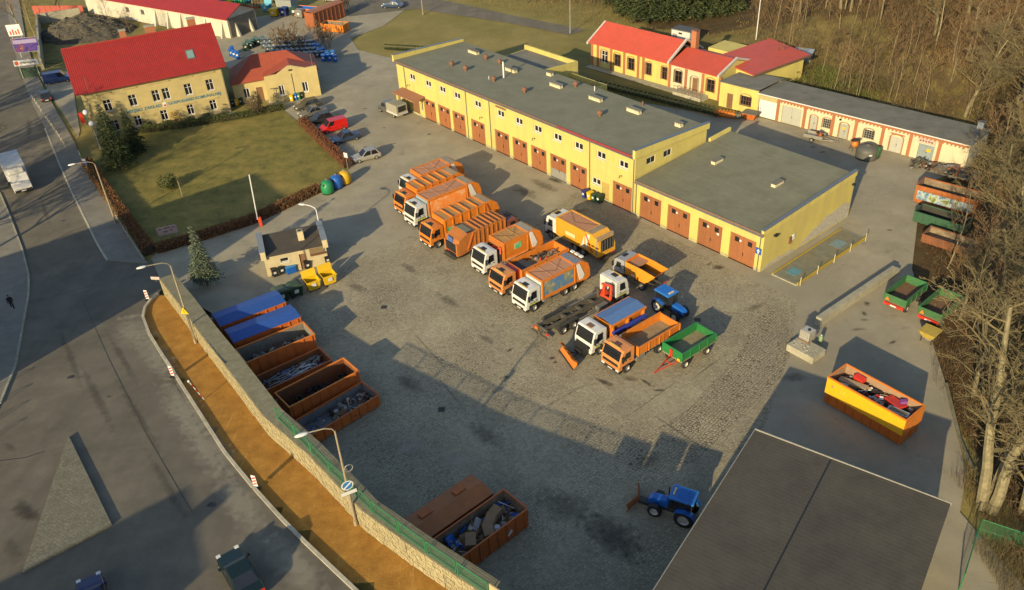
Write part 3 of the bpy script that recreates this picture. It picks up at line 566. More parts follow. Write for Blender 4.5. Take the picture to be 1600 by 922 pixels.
# ------------------------------------------------------------------ garage hall
def roof_slab(root, pts_lo, t, m, name='roof'):
    return MB().prism([V3(p) for p in pts_lo], [(p[0], p[1], p[2] + t) for p in pts_lo]).build(name, m, root)
def pipe(root, x, y, z0, z1, r=.055): return MB().cyl((x, y, z0), (x, y, z1), r, 6).build('downpipe', zinc, root)
H0 = Vector((-15.65, 127.36, 0))
gh = thing('garage_hall', 'long two-storey yellow garage hall with flat green-grey roof and brown doors', 'building', H0, YAW)
LN, DP = 49.4, 12.9
plinth_m = mat('plinth_grey', (.42, .37, .2), .9, var=.3, scale=2)
wc = [4.04, 8.17, 11.68, 15.2, 19.9, 24.9, 28.67, 32.41, 36.15, 39.97, 43.83, 47.51]
gd = [(6.46,9.45),(10.14,13.1),(13.67,16.69),(18.06,21.2),(23.4,26.45),(27.15,30.2),(30.93,33.97),(34.7,37.72),(38.4,41.43),(45.87,49.0)]
ops = [(c-.75, c+.75, 5.42, 6.36) for c in wc] + [(a, b, 0, 3.3) for a, b in gd] + [(42.3,43.8,1.7,2.55),(44.1,45.3,0,2.5),(3.1,5.2,0,2.6),(5.55,6.1,1.0,2.5)]
mb = wall(MB(), LN, 0, 7.5, ops, depth=.22)
mb.quad((0,0,0),(0,DP,0),(0,DP,7.1),(0,0,7.5)).quad((0,DP,0),(LN,DP,0),(LN,DP,7.1),(0,DP,7.1))
at(gh, mb, 'wall', yellow)
sw = MB(); yo = [(1.9,3.4,5.75,6.65),(4.9,6.3,5.65,6.55)]
tmp = wall(MB(), DP, 0, 7.5, yo, depth=.22); sw.add([(LN - y, x, z) for x, y, z in tmp.v], tmp.f); at(gh, sw, 'side_wall', yellow)
for a, b, c, d in yo:
    f = MB().box(LN-.14, LN-.06, a, b, c, d); o = f.build('window', frame_w, gh)
    MB().box(LN-.055, LN-.045, a+.1, (a+b)/2-.05, c+.1, d-.1).box(LN-.055, LN-.045, (a+b)/2+.05, b-.1, c+.1, d-.1).build('pane', glass, o)
for c in wc: window(gh, c-.75, c+.75, 5.42, 6.36, d=.22, bars=1, t=.12)
window(gh, 42.3, 43.8, 1.7, 2.55, d=.22, bars=1, t=.12); window(gh, 5.55, 6.1, 1.0, 2.5, d=.22, bars=0)
for i, (a, b) in enumerate(gd):
    o = gdoor(gh, a, b, 3.3)
    if i == 7: box('steel_board', galv, o, a+.03, b-.03, .07, .11, .03, 1.25)
MB().box(3.12, 4.14, .1, .16, .02, 2.58).box(4.16, 5.18, .1, .16, .02, 2.58).build('entrance_door', wood, gh)
MB().box(44.12, 45.28, .1, .15, .02, 2.48).build('side_door', mat('door_ochre', (.5, .36, .1), .7), gh)
aw = MB().prism([(1.0,-2.0,3.15),(7.0,-2.0,3.15),(7.0,0,3.45),(1.0,0,3.45)], [(1.0,-2.0,3.27),(7.0,-2.0,3.27),(7.0,0,3.57),(1.0,0,3.57)]).build('canopy', mat('canopy_tile', (.34, .15, .08), .8, var=.2, scale=6), gh)
MB().box(1.6, 1.95, -1.7, -1.4, 0, 3.14).build('canopy_post', yellow, gh)
rz_f, rz_b = 7.52, 7.12
roof_slab(gh, [(-.05,-.32,rz_f),(LN+.05,-.32,rz_f),(LN+.05,DP+.1,rz_b),(-.05,DP+.1,rz_b)], .16, felt)
fl = MB().box(-.08, 36.5, -.4, -.322, rz_f-.1, rz_f+.2).build('eaves_flashing', flash, gh)
MB().box(36.5, LN-.4, -.4, -.322, rz_f-.1, rz_f+.2).build('eaves_flashing', mat('flash_red', (.3, .05, .05), .6), gh)
MB().cyl((0,-.47,rz_f-.12),(LN,-.47,rz_f-.12),.08,8).build('gutter', zinc, gh)
for x0, x1 in ((-.28, .1), (LN-.1, LN+.28)):
    p = MB().prism([(x0,-.42,rz_f-.15),(x1,-.42,rz_f-.15),(x1,DP+.15,rz_b-.15),(x0,DP+.15,rz_b-.15)], [(x0,-.42,rz_f+.95),(x1,-.42,rz_f+.95),(x1,DP+.15,rz_b+.62),(x0,DP+.15,rz_b+.62)]).build('parapet', yellow, gh)
    MB().prism([(x0-.05,-.47,rz_f+.953),(x1+.05,-.47,rz_f+.953),(x1+.05,DP+.2,rz_b+.623),(x0-.05,DP+.2,rz_b+.623)], [(x0-.05,-.47,rz_f+1.0),(x1+.05,-.47,rz_f+1.0),(x1+.05,DP+.2,rz_b+.67),(x0-.05,DP+.2,rz_b+.67)]).build('coping', zinc, p)
rz = lambda y: rz_f + .16 + (rz_b - rz_f) * (y + .3) / 13.3
for k in range(1, 13): MB().prism([(.12,k-.03,rz(k)-.003),(LN-.12,k-.03,rz(k)-.003),(LN-.12,k+.03,rz(k+.03)-.004),(.12,k+.03,rz(k+.03)-.004)], [(.12,k-.03,rz(k)+.006),(LN-.12,k-.03,rz(k)+.006),(LN-.12,k+.03,rz(k+.03)+.005),(.12,k+.03,rz(k+.03)+.005)]).build('felt_seam', felt_grey, gh)
edges = [0] + [v for a, b in gd for v in (a, b)] + [LN]
for k in range(0, len(edges), 2):
    if edges[k+1] - edges[k] > .3 and not 2.5 < edges[k] < 5.2: MB().box(edges[k]+.02, edges[k+1]-.02, -.035, -.003, 0, .32).build('plinth', plinth_m, gh)
vent_m = mat('vent_rust', (.22, .1, .05), .8, var=.25)
for x, y in ((8.7,4.2),(11.8,4.4),(9.9,9.8),(13.0,9.9),(18.3,4.4),(24.8,4.5),(28.0,11.1),(38.0,5.7)):
    z = rz(y) - .02; MB().lathe([(.17,z),(.17,z+.4),(.4,z+.4),(.42,z+.52),(.2,z+.78),(.02,z+.82)], 10, (x, y)).build('roof_vent', vent_m, gh)
for x, y in ((6.1,10.4),(16.7,9.0),(22.0,11.8),(26.1,9.2),(33.6,9.4),(40.1,9.8),(47.1,10.3)):
    z = rz(y) - .03; L = .45 if x in (22.0, 47.1) else 1.05; s = MB().box(x-L, x+L, y-.3, y+.3, z, z+.28)
    k = x - L + .12
    while k < x + L: s.box(k-.09, k+.09, y-.3, y-.12, z+.28, z+.5).box(k-.09, k+.09, y+.12, y+.3, z+.28, z+.5); k += .3
    o = s.build('ventilation_shaft', cream, gh); MB().box(x-L-.06, x+L+.06, y-.36, y+.36, z+.503, z+.58).build('cap', felt_grey, o)
MB().cyl((18.0,6.5,rz(6.5)-.02),(18.0,6.5,rz(6.5)+2.3),.12,8).build('flue_pipe', lamp_glass, gh)
MB().cyl((31.0,11.8,rz(11.8)-.02),(31.0,11.8,rz(11.8)+.7),.07,6).build('flue_pipe', lamp_glass, gh); MB().cyl((17.1,4.5,rz(4.5)-.02),(17.1,4.5,rz(4.5)+.5),.05,6).build('flue_pipe', lamp_glass, gh)
MB().cyl((39.3,12.3,rz(12.3)-.02),(39.3,12.3,rz(12.3)+.6),.12,6).build('flue_pipe', vent_m, gh)
for x in (2.1, 17.35, 22.6, 42.0, 49.25): pipe(gh, x, -.1, 0, 7.4)
for x, z in ((3.2,4.4),(20.9,4.2),(31.9,4.4),(47.4,4.35)):
    MB().cyl((x,-.01,z),(x,-.5,z+.25),.03,5).cyl((x,-.5,z+.25),(x,-.55,z-.1),.05,5).build('wall_lamp', black, gh)
MB().box(23.9, 26.1, -.03, -.002, 6.62, 6.9).build('louvre', wood, gh)
# rear wings of the hall
for (x0, x1, y1, zz) in ((7.3, 19.3, 20.0, 5.9), (19.5, 27.0, 18.4, 4.6)):
    w_ = MB().box(x0, x1, DP+.02, y1, 0, zz).build('rear_wing', yellow, gh)
    MB().box(x0+.3, x1-.3, DP+.05, y1-.3, zz+.002, zz+.06).build('wing_roof', felt_grey if zz > 5 else felt, w_)
    MB().box(x0, x1, y1-.28, y1, zz+.004, zz+.75).prism([(x1-.28,DP+.3,zz+.004),(x1,DP+.3,zz+.004),(x1,y1-.285,zz+.004),(x1-.28,y1-.285,zz+.004)], [(x1-.28,DP+.3,zz+1.2),(x1,DP+.3,zz+1.2),(x1,y1-.285,zz+.75),(x1-.28,y1-.285,zz+.75)]).build('wing_parapet', yellow, w_)
for x in (9.0, 45.5): pass
# ------------------------------------------------------------------ low annex
A0 = Vector((15.174, 88.759, 0)) + SU * .05
an = thing('garage_annex', 'single-storey yellow garage annex with four brown doors and felt roof', 'building', A0, YAW)
AL, AD = 18.05, 16.9
ad = [(.85,4.13),(5.09,8.38),(9.53,12.81),(13.86,17.2)]
mb = wall(MB(), AL, 0, 4.6, [(a, b, 0, 3.33) for a, b in ad], depth=.22); mb.quad((0,AD,0),(AL,AD,0),(AL,AD,5.4),(0,AD,5.4)); at(an, mb, 'wall', yellow)
mb = MB().quad((AL,0,0),(AL,AD,0),(AL,AD,5.9),(AL,0,5.0)); at(an, mb, 'side_wall', yellow)
for i, (a, b) in enumerate(ad):
    o = gdoor(an, a, b, 3.33)
    if i == 2: box('notice', frame_w, o, b-.75, b-.45, .08, .095, 2.1, 2.35)
roof_slab(an, [(.25,-.3,4.62),(AL-.02,-.3,4.62),(AL-.02,AD+.05,5.38),(.25,AD+.05,5.38)], .14, felt)
MB().box(.25, AL+.1, -.38, -.302, 4.5, 4.8).build('eaves_flashing', flash, an); MB().cyl((.3,-.44,4.5),(AL+.1,-.44,4.5),.08,8).build('gutter', zinc, an)
p = MB().prism([(AL-.24,-.3,4.55),(AL+.06,-.3,4.55),(AL+.06,AD+.1,5.3),(AL-.24,AD+.1,5.3)], [(AL-.24,-.3,5.15),(AL+.06,-.3,5.15),(AL+.06,AD+.1,5.95),(AL-.24,AD+.1,5.95)]).build('parapet', yellow, an)
MB().prism([(AL-.3,-.35,5.153),(AL+.12,-.35,5.153),(AL+.12,AD+.15,5.953),(AL-.3,AD+.15,5.953)], [(AL-.3,-.35,5.22),(AL+.12,-.35,5.22),(AL+.12,AD+.15,6.02),(AL-.3,AD+.15,6.02)]).build('coping', zinc, p)
p = MB().prism([(.3,12.95,5.1),(.6,12.95,5.1),(.6,AD+.1,5.3),(.3,AD+.1,5.3)], [(.3,12.95,5.75),(.6,12.95,5.75),(.6,AD+.1,5.95),(.3,AD+.1,5.95)]).build('parapet', yellow, an)
for x, y in ((4.6,9.2),(13.0,9.2)):
    z = 4.76 + .76*(y+.3)/17.2 - .02; o = MB().box(x-.28, x+.28, y-.8, y+.8, z, z+.36).build('ventilation_shaft', cream, an); MB().box(x-.33, x+.33, y-.85, y+.85, z+.362, z+.44).build('cap', felt_grey, o)
for k in range(1, 16): z = 4.76 + .76*(k+.3)/17.2; MB().prism([(.65,k-.03,z-.006),(AL-.3,k-.03,z-.006),(AL-.3,k+.03,z-.003),(.65,k+.03,z-.003)], [(.65,k-.03,z+.006),(AL-.3,k-.03,z+.006),(AL-.3,k+.03,z+.008),(.65,k+.03,z+.008)]).build('felt_seam', felt_grey, an)
for a, b in ((0,.85),(4.13,5.09),(8.38,9.53),(12.81,13.86),(17.2,18.0)): MB().box(a+.02, b-.02, -.035, -.003, 0, .32).build('plinth', plinth_m, an)
pipe(an, AL-.35, -.1, 0, 4.45); pipe(an, .3, -.1, 0, 4.45)
rndp = random.Random(11)
plast = mat('bare_plaster', (.42, .39, .32), .95, var=.3, scale=3, bump=.5)
pp = [(AL+.012, y, z) for y, z in ((6.8,.1),(8,.2),(16.7,.08),(16.7,1.9),(15.5,2.35),(14.2,2.2),(13,2.0),(12,2.05),(10.6,1.5),(9.3,1.25),(8.2,.8))]
MB().prism(pp, [(AL-.05, y, z) for _, y, z in pp]).build('bare_plaster_patch', plast, an)
pp = [(AL+.012, y, z) for y, z in ((.3,.06),(6.3,.06),(6.0,.3),(5.0,.5),(4.2,.35),(3,.6),(2.2,.42),(1.2,.5),(.5,.25))]
MB().prism(pp, [(AL-.05, y, z) for _, y, z in pp]).build('bare_plaster_patch', plast, an)
box('meter_box', wood, an, AL+.003, AL+.15, 4.7, 5.15, 1.5, 2.3); box('meter_box', lamp_glass, an, AL+.003, AL+.12, 5.3, 5.7, 1.8, 2.4)
box('floodlight', black, an, AL+.02, AL+.35, 1.6, 2.1, 3.75, 3.95); box('floodlight', black, an, AL+.02, AL+.3, AD-.6, AD-.2, 4.3, 4.5)
# ------------------------------------------------------------------ office house with tiled roof
def tiled_slope(root, p00, p10, p01, p11, nu, nv, m, name='roof'):
    """metal tile sheet: waves across, a step at each row; p00-p10 eave, p01-p11 ridge"""
    p00, p10, p01, p11 = map(Vector, (p00, p10, p01, p11)); n = (p10-p00).cross(p01-p00).normalized()
    b = MB(); cols = nu * 2
    rows = []
    for j in range(nv):
        for e in (0, 1):
            t = (j + (0 if e == 0 else .999)) / nv; row = []
            for i in range(cols + 1):
                s = i / cols; p = (p00*(1-s)+p10*s)*(1-t) + (p01*(1-s)+p11*s)*t
                row.append(p + n * (.03 * (i % 2) + (.045 if e == 0 else 0.0)))
            rows.append(row)
    b.v = [V3(p) for r in rows for p in r]; w_ = cols + 1
    b.f = [(j*w_+i, j*w_+i+1, (j+1)*w_+i+1, (j+1)*w_+i) for j in range(len(rows)-1) for i in range(cols)]
    b.prism([V3(p) for p in (p00, p10, p11, p01)], [V3(p - n*.12) for p in (p00, p10, p11, p01)])
    return b.build(name, m, root)
HB = G(362, 173.5); ha = R(25); hd = Vector((math.cos(ha), math.sin(ha), 0))
HL, HD = 20.4, 10.0
of = thing('office_house', 'two-storey ochre office house with large red tiled gable roof', 'building', HB - hd * HL, ha)
up = [(2.5,3.6),(6.1,7.2),(9.5,10.55),(11.0,12.05),(14.3,15.4),(17.6,18.7)]; lo = [(2.6,3.7),(6.0,7.0),(9.9,10.9),(13.9,14.9),(17.4,18.4)]
ops = [(a, b, 3.95, 5.7) for a, b in up] + [(a, b, .8, 2.4) for a, b in lo]
mb = wall(MB(), HL, 0, 8.1, ops, depth=.25)
mb.add([(HL,0,0),(HL,HD,0),(HL,HD,8.1),(HL,HD/2,12.2),(HL,0,8.1)], [(0,1,2,3,4)]).add([(0,HD,0),(HL,HD,0),(HL,HD,8.1),(0,HD,8.1)], [(0,1,2,3)])
at(of, mb, 'wall', ochre)
gops = [(1.5,2.4,1,2.5),(4.5,5.4,1,2.5),(7.4,8.3,1,2.5),(1.5,2.4,4,5.6),(4.5,5.4,4,5.6),(7.4,8.3,4,5.6)]
tmp = wall(MB(), HD, 0, 8.1, gops, depth=.2); g_ = MB().add([(y, HD - x, z) for x, y, z in tmp.v], tmp.f); g_.add([(0,0,8.1),(0,HD,8.1),(0,HD/2,12.2)], [(0,1,2)]); at(of, g_, 'gable_wall', ochre)
for a, b, c, d in gops:
    o = MB().box(.06, .16, HD-b, HD-a, c, d).build('window', frame_w, of); MB().box(.04, .056, HD-b+.1, HD-a-.1, c+.1, d-.1).build('pane', glass, o)
for a, b in up: window(of, a, b, 3.95, 5.7, d=.25, cross=.66)
for a, b in lo: window(of, a, b, .8, 2.4, d=.25, cross=.66)
for a, b in ((2.1,4.0),(5.6,7.7),(9.1,12.4),(13.8,15.9),(17.1,19.2)): MB().box(a, b, -.16, -.002, 6.7, 6.82).build('hood_mould', ochre, of)
for a, b in ((5.5,7.5),(13.4,15.4),(16.9,18.9)): MB().box(a, b, -.13, -.002, 2.62, 2.72).build('hood_mould', ochre, of)
MB().box(-.02, HL+.02, -.1, -.003, 0, .55).build('plinth', mat('plinth', (.36, .3, .17), .9), of); MB().box(0, HL, -.12, -.002, 7.85, 8.06).build('cornice', ochre, of)
for k in range(16): MB().box(-.06, .4 if k % 2 else .6, -.05, -.001, .06+k*.5, .5+k*.5).build('quoin', ochre, of)
ov = .75; ez = 8.1 - ov * .82
tiled_slope(of, (-ov,-ov,ez), (HL+ov,-ov,ez), (-ov,HD/2,12.65), (HL+ov,HD/2,12.65), 74, 20, red_tile)
MB().prism([(-ov,HD/2+.05,12.65),(HL+ov,HD/2+.05,12.65),(HL+ov,HD+ov,ez),(-ov,HD+ov,ez)], [(-ov,HD/2+.05,12.53),(HL+ov,HD/2+.05,12.53),(HL+ov,HD+ov,ez-.12),(-ov,HD+ov,ez-.12)]).build('rear_roof', red_tile, of)
MB().cyl((-ov,HD/2,12.68),(HL+ov,HD/2,12.68),.13,8).build('ridge_cap', red_tile, of)
MB().cyl((-ov,-ov-.1,ez-.02),(HL+ov,-ov-.1,ez-.02),.08,6).build('gutter', red_tile, of)
for x, y, w2 in ((8.2,6.1,.45),(12.2,6.0,.75),(18.4,6.2,.6)):
    o = MB().box(x-w2, x+w2, y-.4, y+.4, 11.3, 13.6).build('chimney', brick, of); MB().box(x-w2-.08, x+w2+.08, y-.48, y+.48, 13.602, 13.72).build('cap', concrete, o)
s0 = Vector((16.6, 1.5, 9.55)); sl_ = Vector((0, .756, .654))
o = MB().obox(s0, (1,0,0), sl_, (0,-.654,.756), .6, .8, .08).build('roof_window', zinc, of); MB().obox(s0 + Vector((0,-.654,.756))*.085, (1,0,0), sl_, (0,-.654,.756), .48, .66, .01).build('pane', mat('skylight_glass', (.2, .32, .3), .15), o)
pipe(of, HL-.1, -.14, 0, 8.0); MB().cyl((1.2,-.4,7.8),(1.2,-.4,9.8),.03,5).build('lightning_rod', zinc, of)
def text_mesh(name, s, size, m, parent, loc, rot, ext=.012, width=None, align='LEFT'):
    cu = bpy.data.curves.new(name, 'FONT'); cu.body = s; cu.size = size; cu.extrude = ext; cu.offset = .012; cu.align_x = align; cu.align_y = 'CENTER'
    o = bpy.data.objects.new(name, cu); sc.collection.objects.link(o); bpy.context.view_layer.update()
    me = bpy.data.meshes.new_from_object(o.evaluated_get(bpy.context.evaluated_depsgraph_get())); bpy.data.objects.remove(o); bpy.data.curves.remove(cu)
    me.materials.clear(); me.materials.append(m); me.name = name
    t = link(name, me, parent); t.location = loc; t.rotation_euler = rot
    if width:
        k = width / max(1e-6, max(v.co.x for v in me.vertices) - min(v.co.x for v in me.vertices))
        t.scale = (k, 1, 1)
    return t
letter_blue = mat('letter_blue', (.05, .2, .3), .5)
text_mesh('lettering', 'MIEJSKI', .64, letter_blue, of, (5.2,-.02,3.22), (R(90),0,0), width=2.3)
text_mesh('lettering', 'ZAKŁAD', .64, letter_blue, of, (7.8,-.02,3.22), (R(90),0,0), width=2.6)
text_mesh('lettering', 'GOSPODARKI', .64, letter_blue, of, (11.4,-.02,3.22), (R(90),0,0), width=3.9)
text_mesh('lettering', 'KOMUNALNEJ', .64, letter_blue, of, (15.5,-.02,3.22), (R(90),0,0), width=3.9)
box('emblem', frame_w, of, 10.6, 11.15, -.05, -.005, 2.9, 3.6); box('emblem', red_p, of, 10.7, 11.05, -.07, -.052, 3.0, 3.25)
# ------------------------------------------------------------------ low side building with orange roof
sb = thing('side_building', 'low ochre building with stepped gable and terracotta roof beside the office house', 'building', G(421, 161), R(15))
terra = mat('terracotta', (.38, .075, .035), .7, var=.15, scale=1.5)
SL = 8.45; ops = [(1.95,2.8,.95,2.65),(5.7,6.6,.95,2.65)]
mb = wall(MB(), SL, 0, 4.1, ops, depth=.2)
mb.prism([(0,0,4.1),(SL,0,4.1),(SL,0,5.0),(6.7,0,4.9),(4.5,0,5.6),(4.0,0,5.6),(2.0,0,4.5),(0,0,4.35)], [(0,.3,4.1),(SL,.3,4.1),(SL,.3,5.0),(6.7,.3,4.9),(4.5,.3,5.6),(4.0,.3,5.6),(2.0,.3,4.5),(0,.3,4.35)])
mb.quad((SL,0,0),(SL,9,0),(SL,9,4.2),(SL,0,4.2)).quad((0,0,0),(0,1.6,0),(0,1.6,4.1),(0,0,4.1)); at(sb, mb, 'wall', ochre)
for a, b, c, d in ops: window(sb, a, b, c, d, d=.2, bars=1, t=.1)
wo = [(-3.7,-2.7,.8,2.4),(-1.6,-.6,0,2.3)]
mb = wall(MB(), 5.2, 0, 3.4, wo, depth=.2, y=1.6, x0=-5.2); mb.quad((-5.2,1.6,0),(-5.2,9,0),(-5.2,9,3.4),(-5.2,1.6,3.4)); at(sb, mb, 'wing_wall', ochre)
window(sb, *wo[0], y=1.6, d=.2, bars=1, t=.1); MB().box(-1.56,-.64,1.72,1.78,.02,2.26).build('door', wood, sb)
roof = MB(); E_ = [(-5.5,1.1,3.35),(8.9,1.1,3.9),(8.9,9.6,3.9),(-5.5,9.6,3.35)]; rl, rr_ = (-1.3,5.6,6.5), (4.3,5.6,6.5)
roof.add(E_ + [rl, rr_], [(0,1,5,4),(1,2,5),(2,3,4,5),(3,0,4)]); roof.build('hip_roof', terra, sb)
roof = MB().add([(-.1,.25,4.05),(4.25,.25,5.5),(4.25,4.6,5.62),(-.1,3.0,4.4),(8.5,.25,4.4),(8.5,3.0,4.6)], [(0,1,2,3),(1,4,5,2)]); roof.build('gable_roof', terra, sb)
pipe(sb, 4.3, -.08, 0, 4.3, .04); MB().box(1.1,1.16,-.4,-.34,0,2.4).box(.6,1.7,-.55,-.3,2.4,2.46).build('porch_lamp', zinc, sb); MB().box(4.0,4.6,-.05,-.002,4.75,5.0).build('house_number', black, sb)
pipe(sb, 7.9, .5, 4.5, 7.0, .04)
# ------------------------------------------------------------------ long white shed
ws = thing('storage_shed', 'long white storage shed with buttresses and bright red roof', 'building', (-90.9, 194.8, 0), R(-34))
mb = wall(MB(), 46, 0, 3.9, [(14,15.2,1.6,2.8),(19,20.2,1.6,2.8)], depth=.2); mb.add([(46,0,0),(46,7.4,0),(46,7.4,3.9),(46,3.7,5.6),(46,0,3.9)], [(0,1,2,3,4)]).quad((0,7.4,0),(46,7.4,0),(46,7.4,3.9),(0,7.4,3.9)).quad((0,0,0),(0,7.4,0),(0,7.4,3.9),(0,0,3.9)); at(ws, mb, 'wall', white_r)
window(ws, 14, 15.2, 1.6, 2.8); window(ws, 19, 20.2, 1.6, 2.8)
for x in (24, 28, 32, 36, 39.5, 44.3): MB().prism([(x-.2,-.9,0),(x+.2,-.9,0),(x+.2,0,0),(x-.2,0,0)], [(x-.2,-.12,3.2),(x+.2,-.12,3.2),(x+.2,0,3.2),(x-.2,0,3.2)]).build('buttress', white_r, ws)
for y in (1.8, 5.4): MB().prism([(46,y-.25,0),(47,y-.25,0),(47,y+.25,0),(46,y+.25,0)], [(46,y-.1,2.6),(46.1,y-.1,2.6),(46.1,y+.1,2.6),(46,y+.1,2.6)]).build('buttress', white_r, ws)
for z in (0,): MB().box(46.01, 46.12, .3, 7.1, 0, 3.7).build('end_boarding', mat('grey_boards', (.2, .175, .13), .9, var=.25, scale=2), ws)
MB().prism([(-.5,-.7,3.75),(46.6,-.7,3.75),(46.6,3.7,5.75),(-.5,3.7,5.75)], [(-.5,-.7,3.87),(46.6,-.7,3.87),(46.6,3.7,5.87),(-.5,3.7,5.87)]).prism([(-.5,8.1,3.75),(46.6,8.1,3.75),(46.6,3.7,5.75),(-.5,3.7,5.75)], [(-.5,8.1,3.87),(46.6,8.1,3.87),(46.6,3.7,5.87),(-.5,3.7,5.87)]).build('roof', red_tile, ws)
MB().cyl((30,2.5,5.2),(30,2.5,7.2),.06,5).build('flue_pipe', zinc, ws)
# ------------------------------------------------------------------ brick-trimmed depot building
br = thing('depot_building', 'yellow depot building with brick pilasters, arched windows and red roof', 'building', (15.97, 141.74, 0), R(-48.35))
wins = [(2.2,3.6,.95,3.0),(5.05,6.45,.95,3.0),(8.0,9.4,.95,3.0),(11.75,12.95,.95,3.0),(15.0,16.1,.95,3.0)]; win2 = [(17.55,18.95,1.0,3.0),(23.65,25.1,1.0,3.0)]; dr = (20.7,22.1,.1,2.6)
mb = wall(MB(), 16.6, 0, 3.9, wins, depth=.25); mb.add([(0,0,0),(0,8,0),(0,8,3.9),(0,4,6.2),(0,0,3.9)], [(0,1,2,3,4)]).quad((0,8,0),(16.6,8,0),(16.6,8,3.9),(0,8,3.9)); at(br, mb, 'wall', yellow)
at(br, wall(MB(), 6.3, 0, 3.9, [win2[0], dr], depth=.25, x0=16.6), 'entrance_wall', cream)
mb = wall(MB(), 3.2, 0, 3.9, [win2[1]], depth=.25, x0=22.9); mb.add([(26.1,0,0),(26.1,8,0),(26.1,8,3.9),(26.1,4,5.3),(26.1,0,3.9)], [(0,1,2,3,4)]).quad((16.6,8,0),(26.1,8,0),(26.1,8,3.9),(16.6,8,3.9)); at(br, mb, 'end_wall', yellow)
def arch(root, a, b, z0, z1, m, y=-.06, w=.16):
    f = MB().box(a-w, a-.001, y, -.002, z0, z1-.1).box(b+.001, b+w, y, -.002, z0, z1-.1); c = (a+b)/2; r = (b-a)/2 + w
    for k in range(6):
        t0, t1 = math.pi*k/6, math.pi*(k+1)/6; q = [(c+math.cos(t)*s_, z1-.1+math.sin(t)*s_*.5) for t, s_ in ((t0,r),(t1,r),(t1,r-w-.02),(t0,r-w-.02))]
        f.prism([(x, y, z) for x, z in q], [(x, -.002, z) for x, z in q])
    return f.build('arch_surround', m, root)
wood_f = mat('window_brown', (.13, .06, .04), .6)
for i, (a, b, c, d) in enumerate(wins + win2):
    window(br, a, b, c, d, d=.25, fm=frame_w if i == 0 else wood_f, bars=1, cross=.62, t=.09, sill=False); arch(br, a, b, c, d, brick if i != 5 else darkbrick)
MB().box(dr[0]+.25, dr[1]-.25, .15, .22, .1, 2.5).build('door', wood, br); arch(br, *dr, mat('trim_grey', (.25, .24, .16), .8))
for x in (0, 1.3, 4.25, 7.1, 10.05, 11.1, 16.45, 19.6, 22.75, 25.85): MB().box(x-.02, x+.42, -.1, -.003, 0, 3.85).build('pilaster', brick, br)
for x0, x1 in ((16.95, 25.8),):
    k = x0
    while k < x1: MB().box(k, k+.16, -.16, -.103, 3.62, 3.86).build('dentil', cream, br); k += .42
def gable(root, x0, x1, ez_, rz_, m, d=8.0, o=.5, n='roof'):
    MB().prism([(x0,-o,ez_),(x1,-o,ez_),(x1,d/2,rz_),(x0,d/2,rz_)], [(x0,-o,ez_+.1),(x1,-o,ez_+.1),(x1,d/2,rz_+.1),(x0,d/2,rz_+.1)]).prism([(x0,d+o,ez_),(x1,d+o,ez_),(x1,d/2,rz_),(x0,d/2,rz_)], [(x0,d+o,ez_+.1),(x1,d+o,ez_+.1),(x1,d/2,rz_+.1),(x0,d/2,rz_+.1)]).build(n, m, root)
gable(br, -.6, 16.45, 3.85, 6.35, red_sheet); gable(br, 16.75, 25.9, 3.85, 5.35, red_sheet, n='lower_roof')
for x, e, r_ in ((-.6, 3.98, 6.48), (16.45, 4.25, 6.8), (25.85, 4.2, 5.75)):
    p = [(x,-.6,e-.35),(x,4,r_-.35),(x,8.6,e-.35),(x,8.6,e),(x,4,r_),(x,-.6,e)]
    MB().prism(p, [(a+.3, b, c) for a, b, c in p]).build('verge_coping', mat('verge_white', (.55, .52, .46), .7), br)
o = MB().box(17.0, 17.9, 4.6, 5.5, 4.2, 7.9).build('chimney', brick, br); MB().box(16.92, 17.98, 4.52, 5.58, 7.903, 8.05).build('cap', darkbrick, o)
MB().box(18, 22.5, 8.02, 12.5, 0, 4.6).build('rear_block', yellow, br)
o = MB().box(19.0, 24.2, -2.2, -.15, 0, .5).build('terrace', concrete, br)
rl = MB()
for k in range(8): rl.cyl((19.1+k*.72,-2.1,.5),(19.1+k*.72,-2.1,1.45),.035,5)
rl.cyl((19.1,-2.1,1.45),(24.1,-2.1,1.45),.04,5).cyl((19.1,-2.1,1.0),(24.1,-2.1,1.0),.03,5).build('railing', wood, o)
MB().box(0, 24.5, -1.6, -.16, 0, .06).build('paved_strip', concrete, br)
# ------------------------------------------------------------------ row of low storerooms
lo_ = thing('storeroom_row', 'row of low cream storerooms with brick pilasters and grey felt roof', 'building', SH_O, R(-45.87))
EZ = 3.5
mb = wall(MB(), 6.4, 0, EZ+.35, [(-5.5,-4.5,0,2.3),(-3.25,-1.5,1.1,2.5)], x0=-6.8); mb.quad((-6.8,0,0),(-6.8,6.5,0),(-6.8,6.5,EZ),(-6.8,0,EZ)); at(lo_, mb, 'wall', yellow)
MB().box(-5.46,-4.54,.12,.18,.02,2.28).build('door', wood, lo_); window(lo_, -3.25, -1.5, 1.1, 2.5, fm=wood_f, bars=3, cross=.5, t=.08); arch(lo_, -3.25, -1.5, 1.1, 2.5, darkbrick, w=.1)
at(lo_, wall(MB(), 3.1, 0, EZ, [(-.24,2.65,0,2.6)], x0=-.4), 'gate_wall', mat('ochre_plain', (.5, .42, .2), .85))
ops = [(3.54,6.5,0,2.6),(7.9,8.95,0,2.15),(9.75,10.9,.85,2.2),(12.25,13.5,0,2.1),(15.65,17.0,.9,2.15),(19.25,20.9,0,2.15),(22.95,24.95,0,2.15)]
mb = wall(MB(), 26.3, 0, EZ, ops, x0=2.7); mb.quad((29,0,0),(29,6.5,0),(29,6.5,EZ),(29,0,EZ)).quad((-6.8,6.5,0),(29,6.5,0),(29,6.5,EZ-.2),(-6.8,6.5,EZ-.2)); at(lo_, mb, 'wall', cream)
MB().box(-.2,2.6,.1,.16,.02,2.58).build('gate', lamp_glass, lo_)
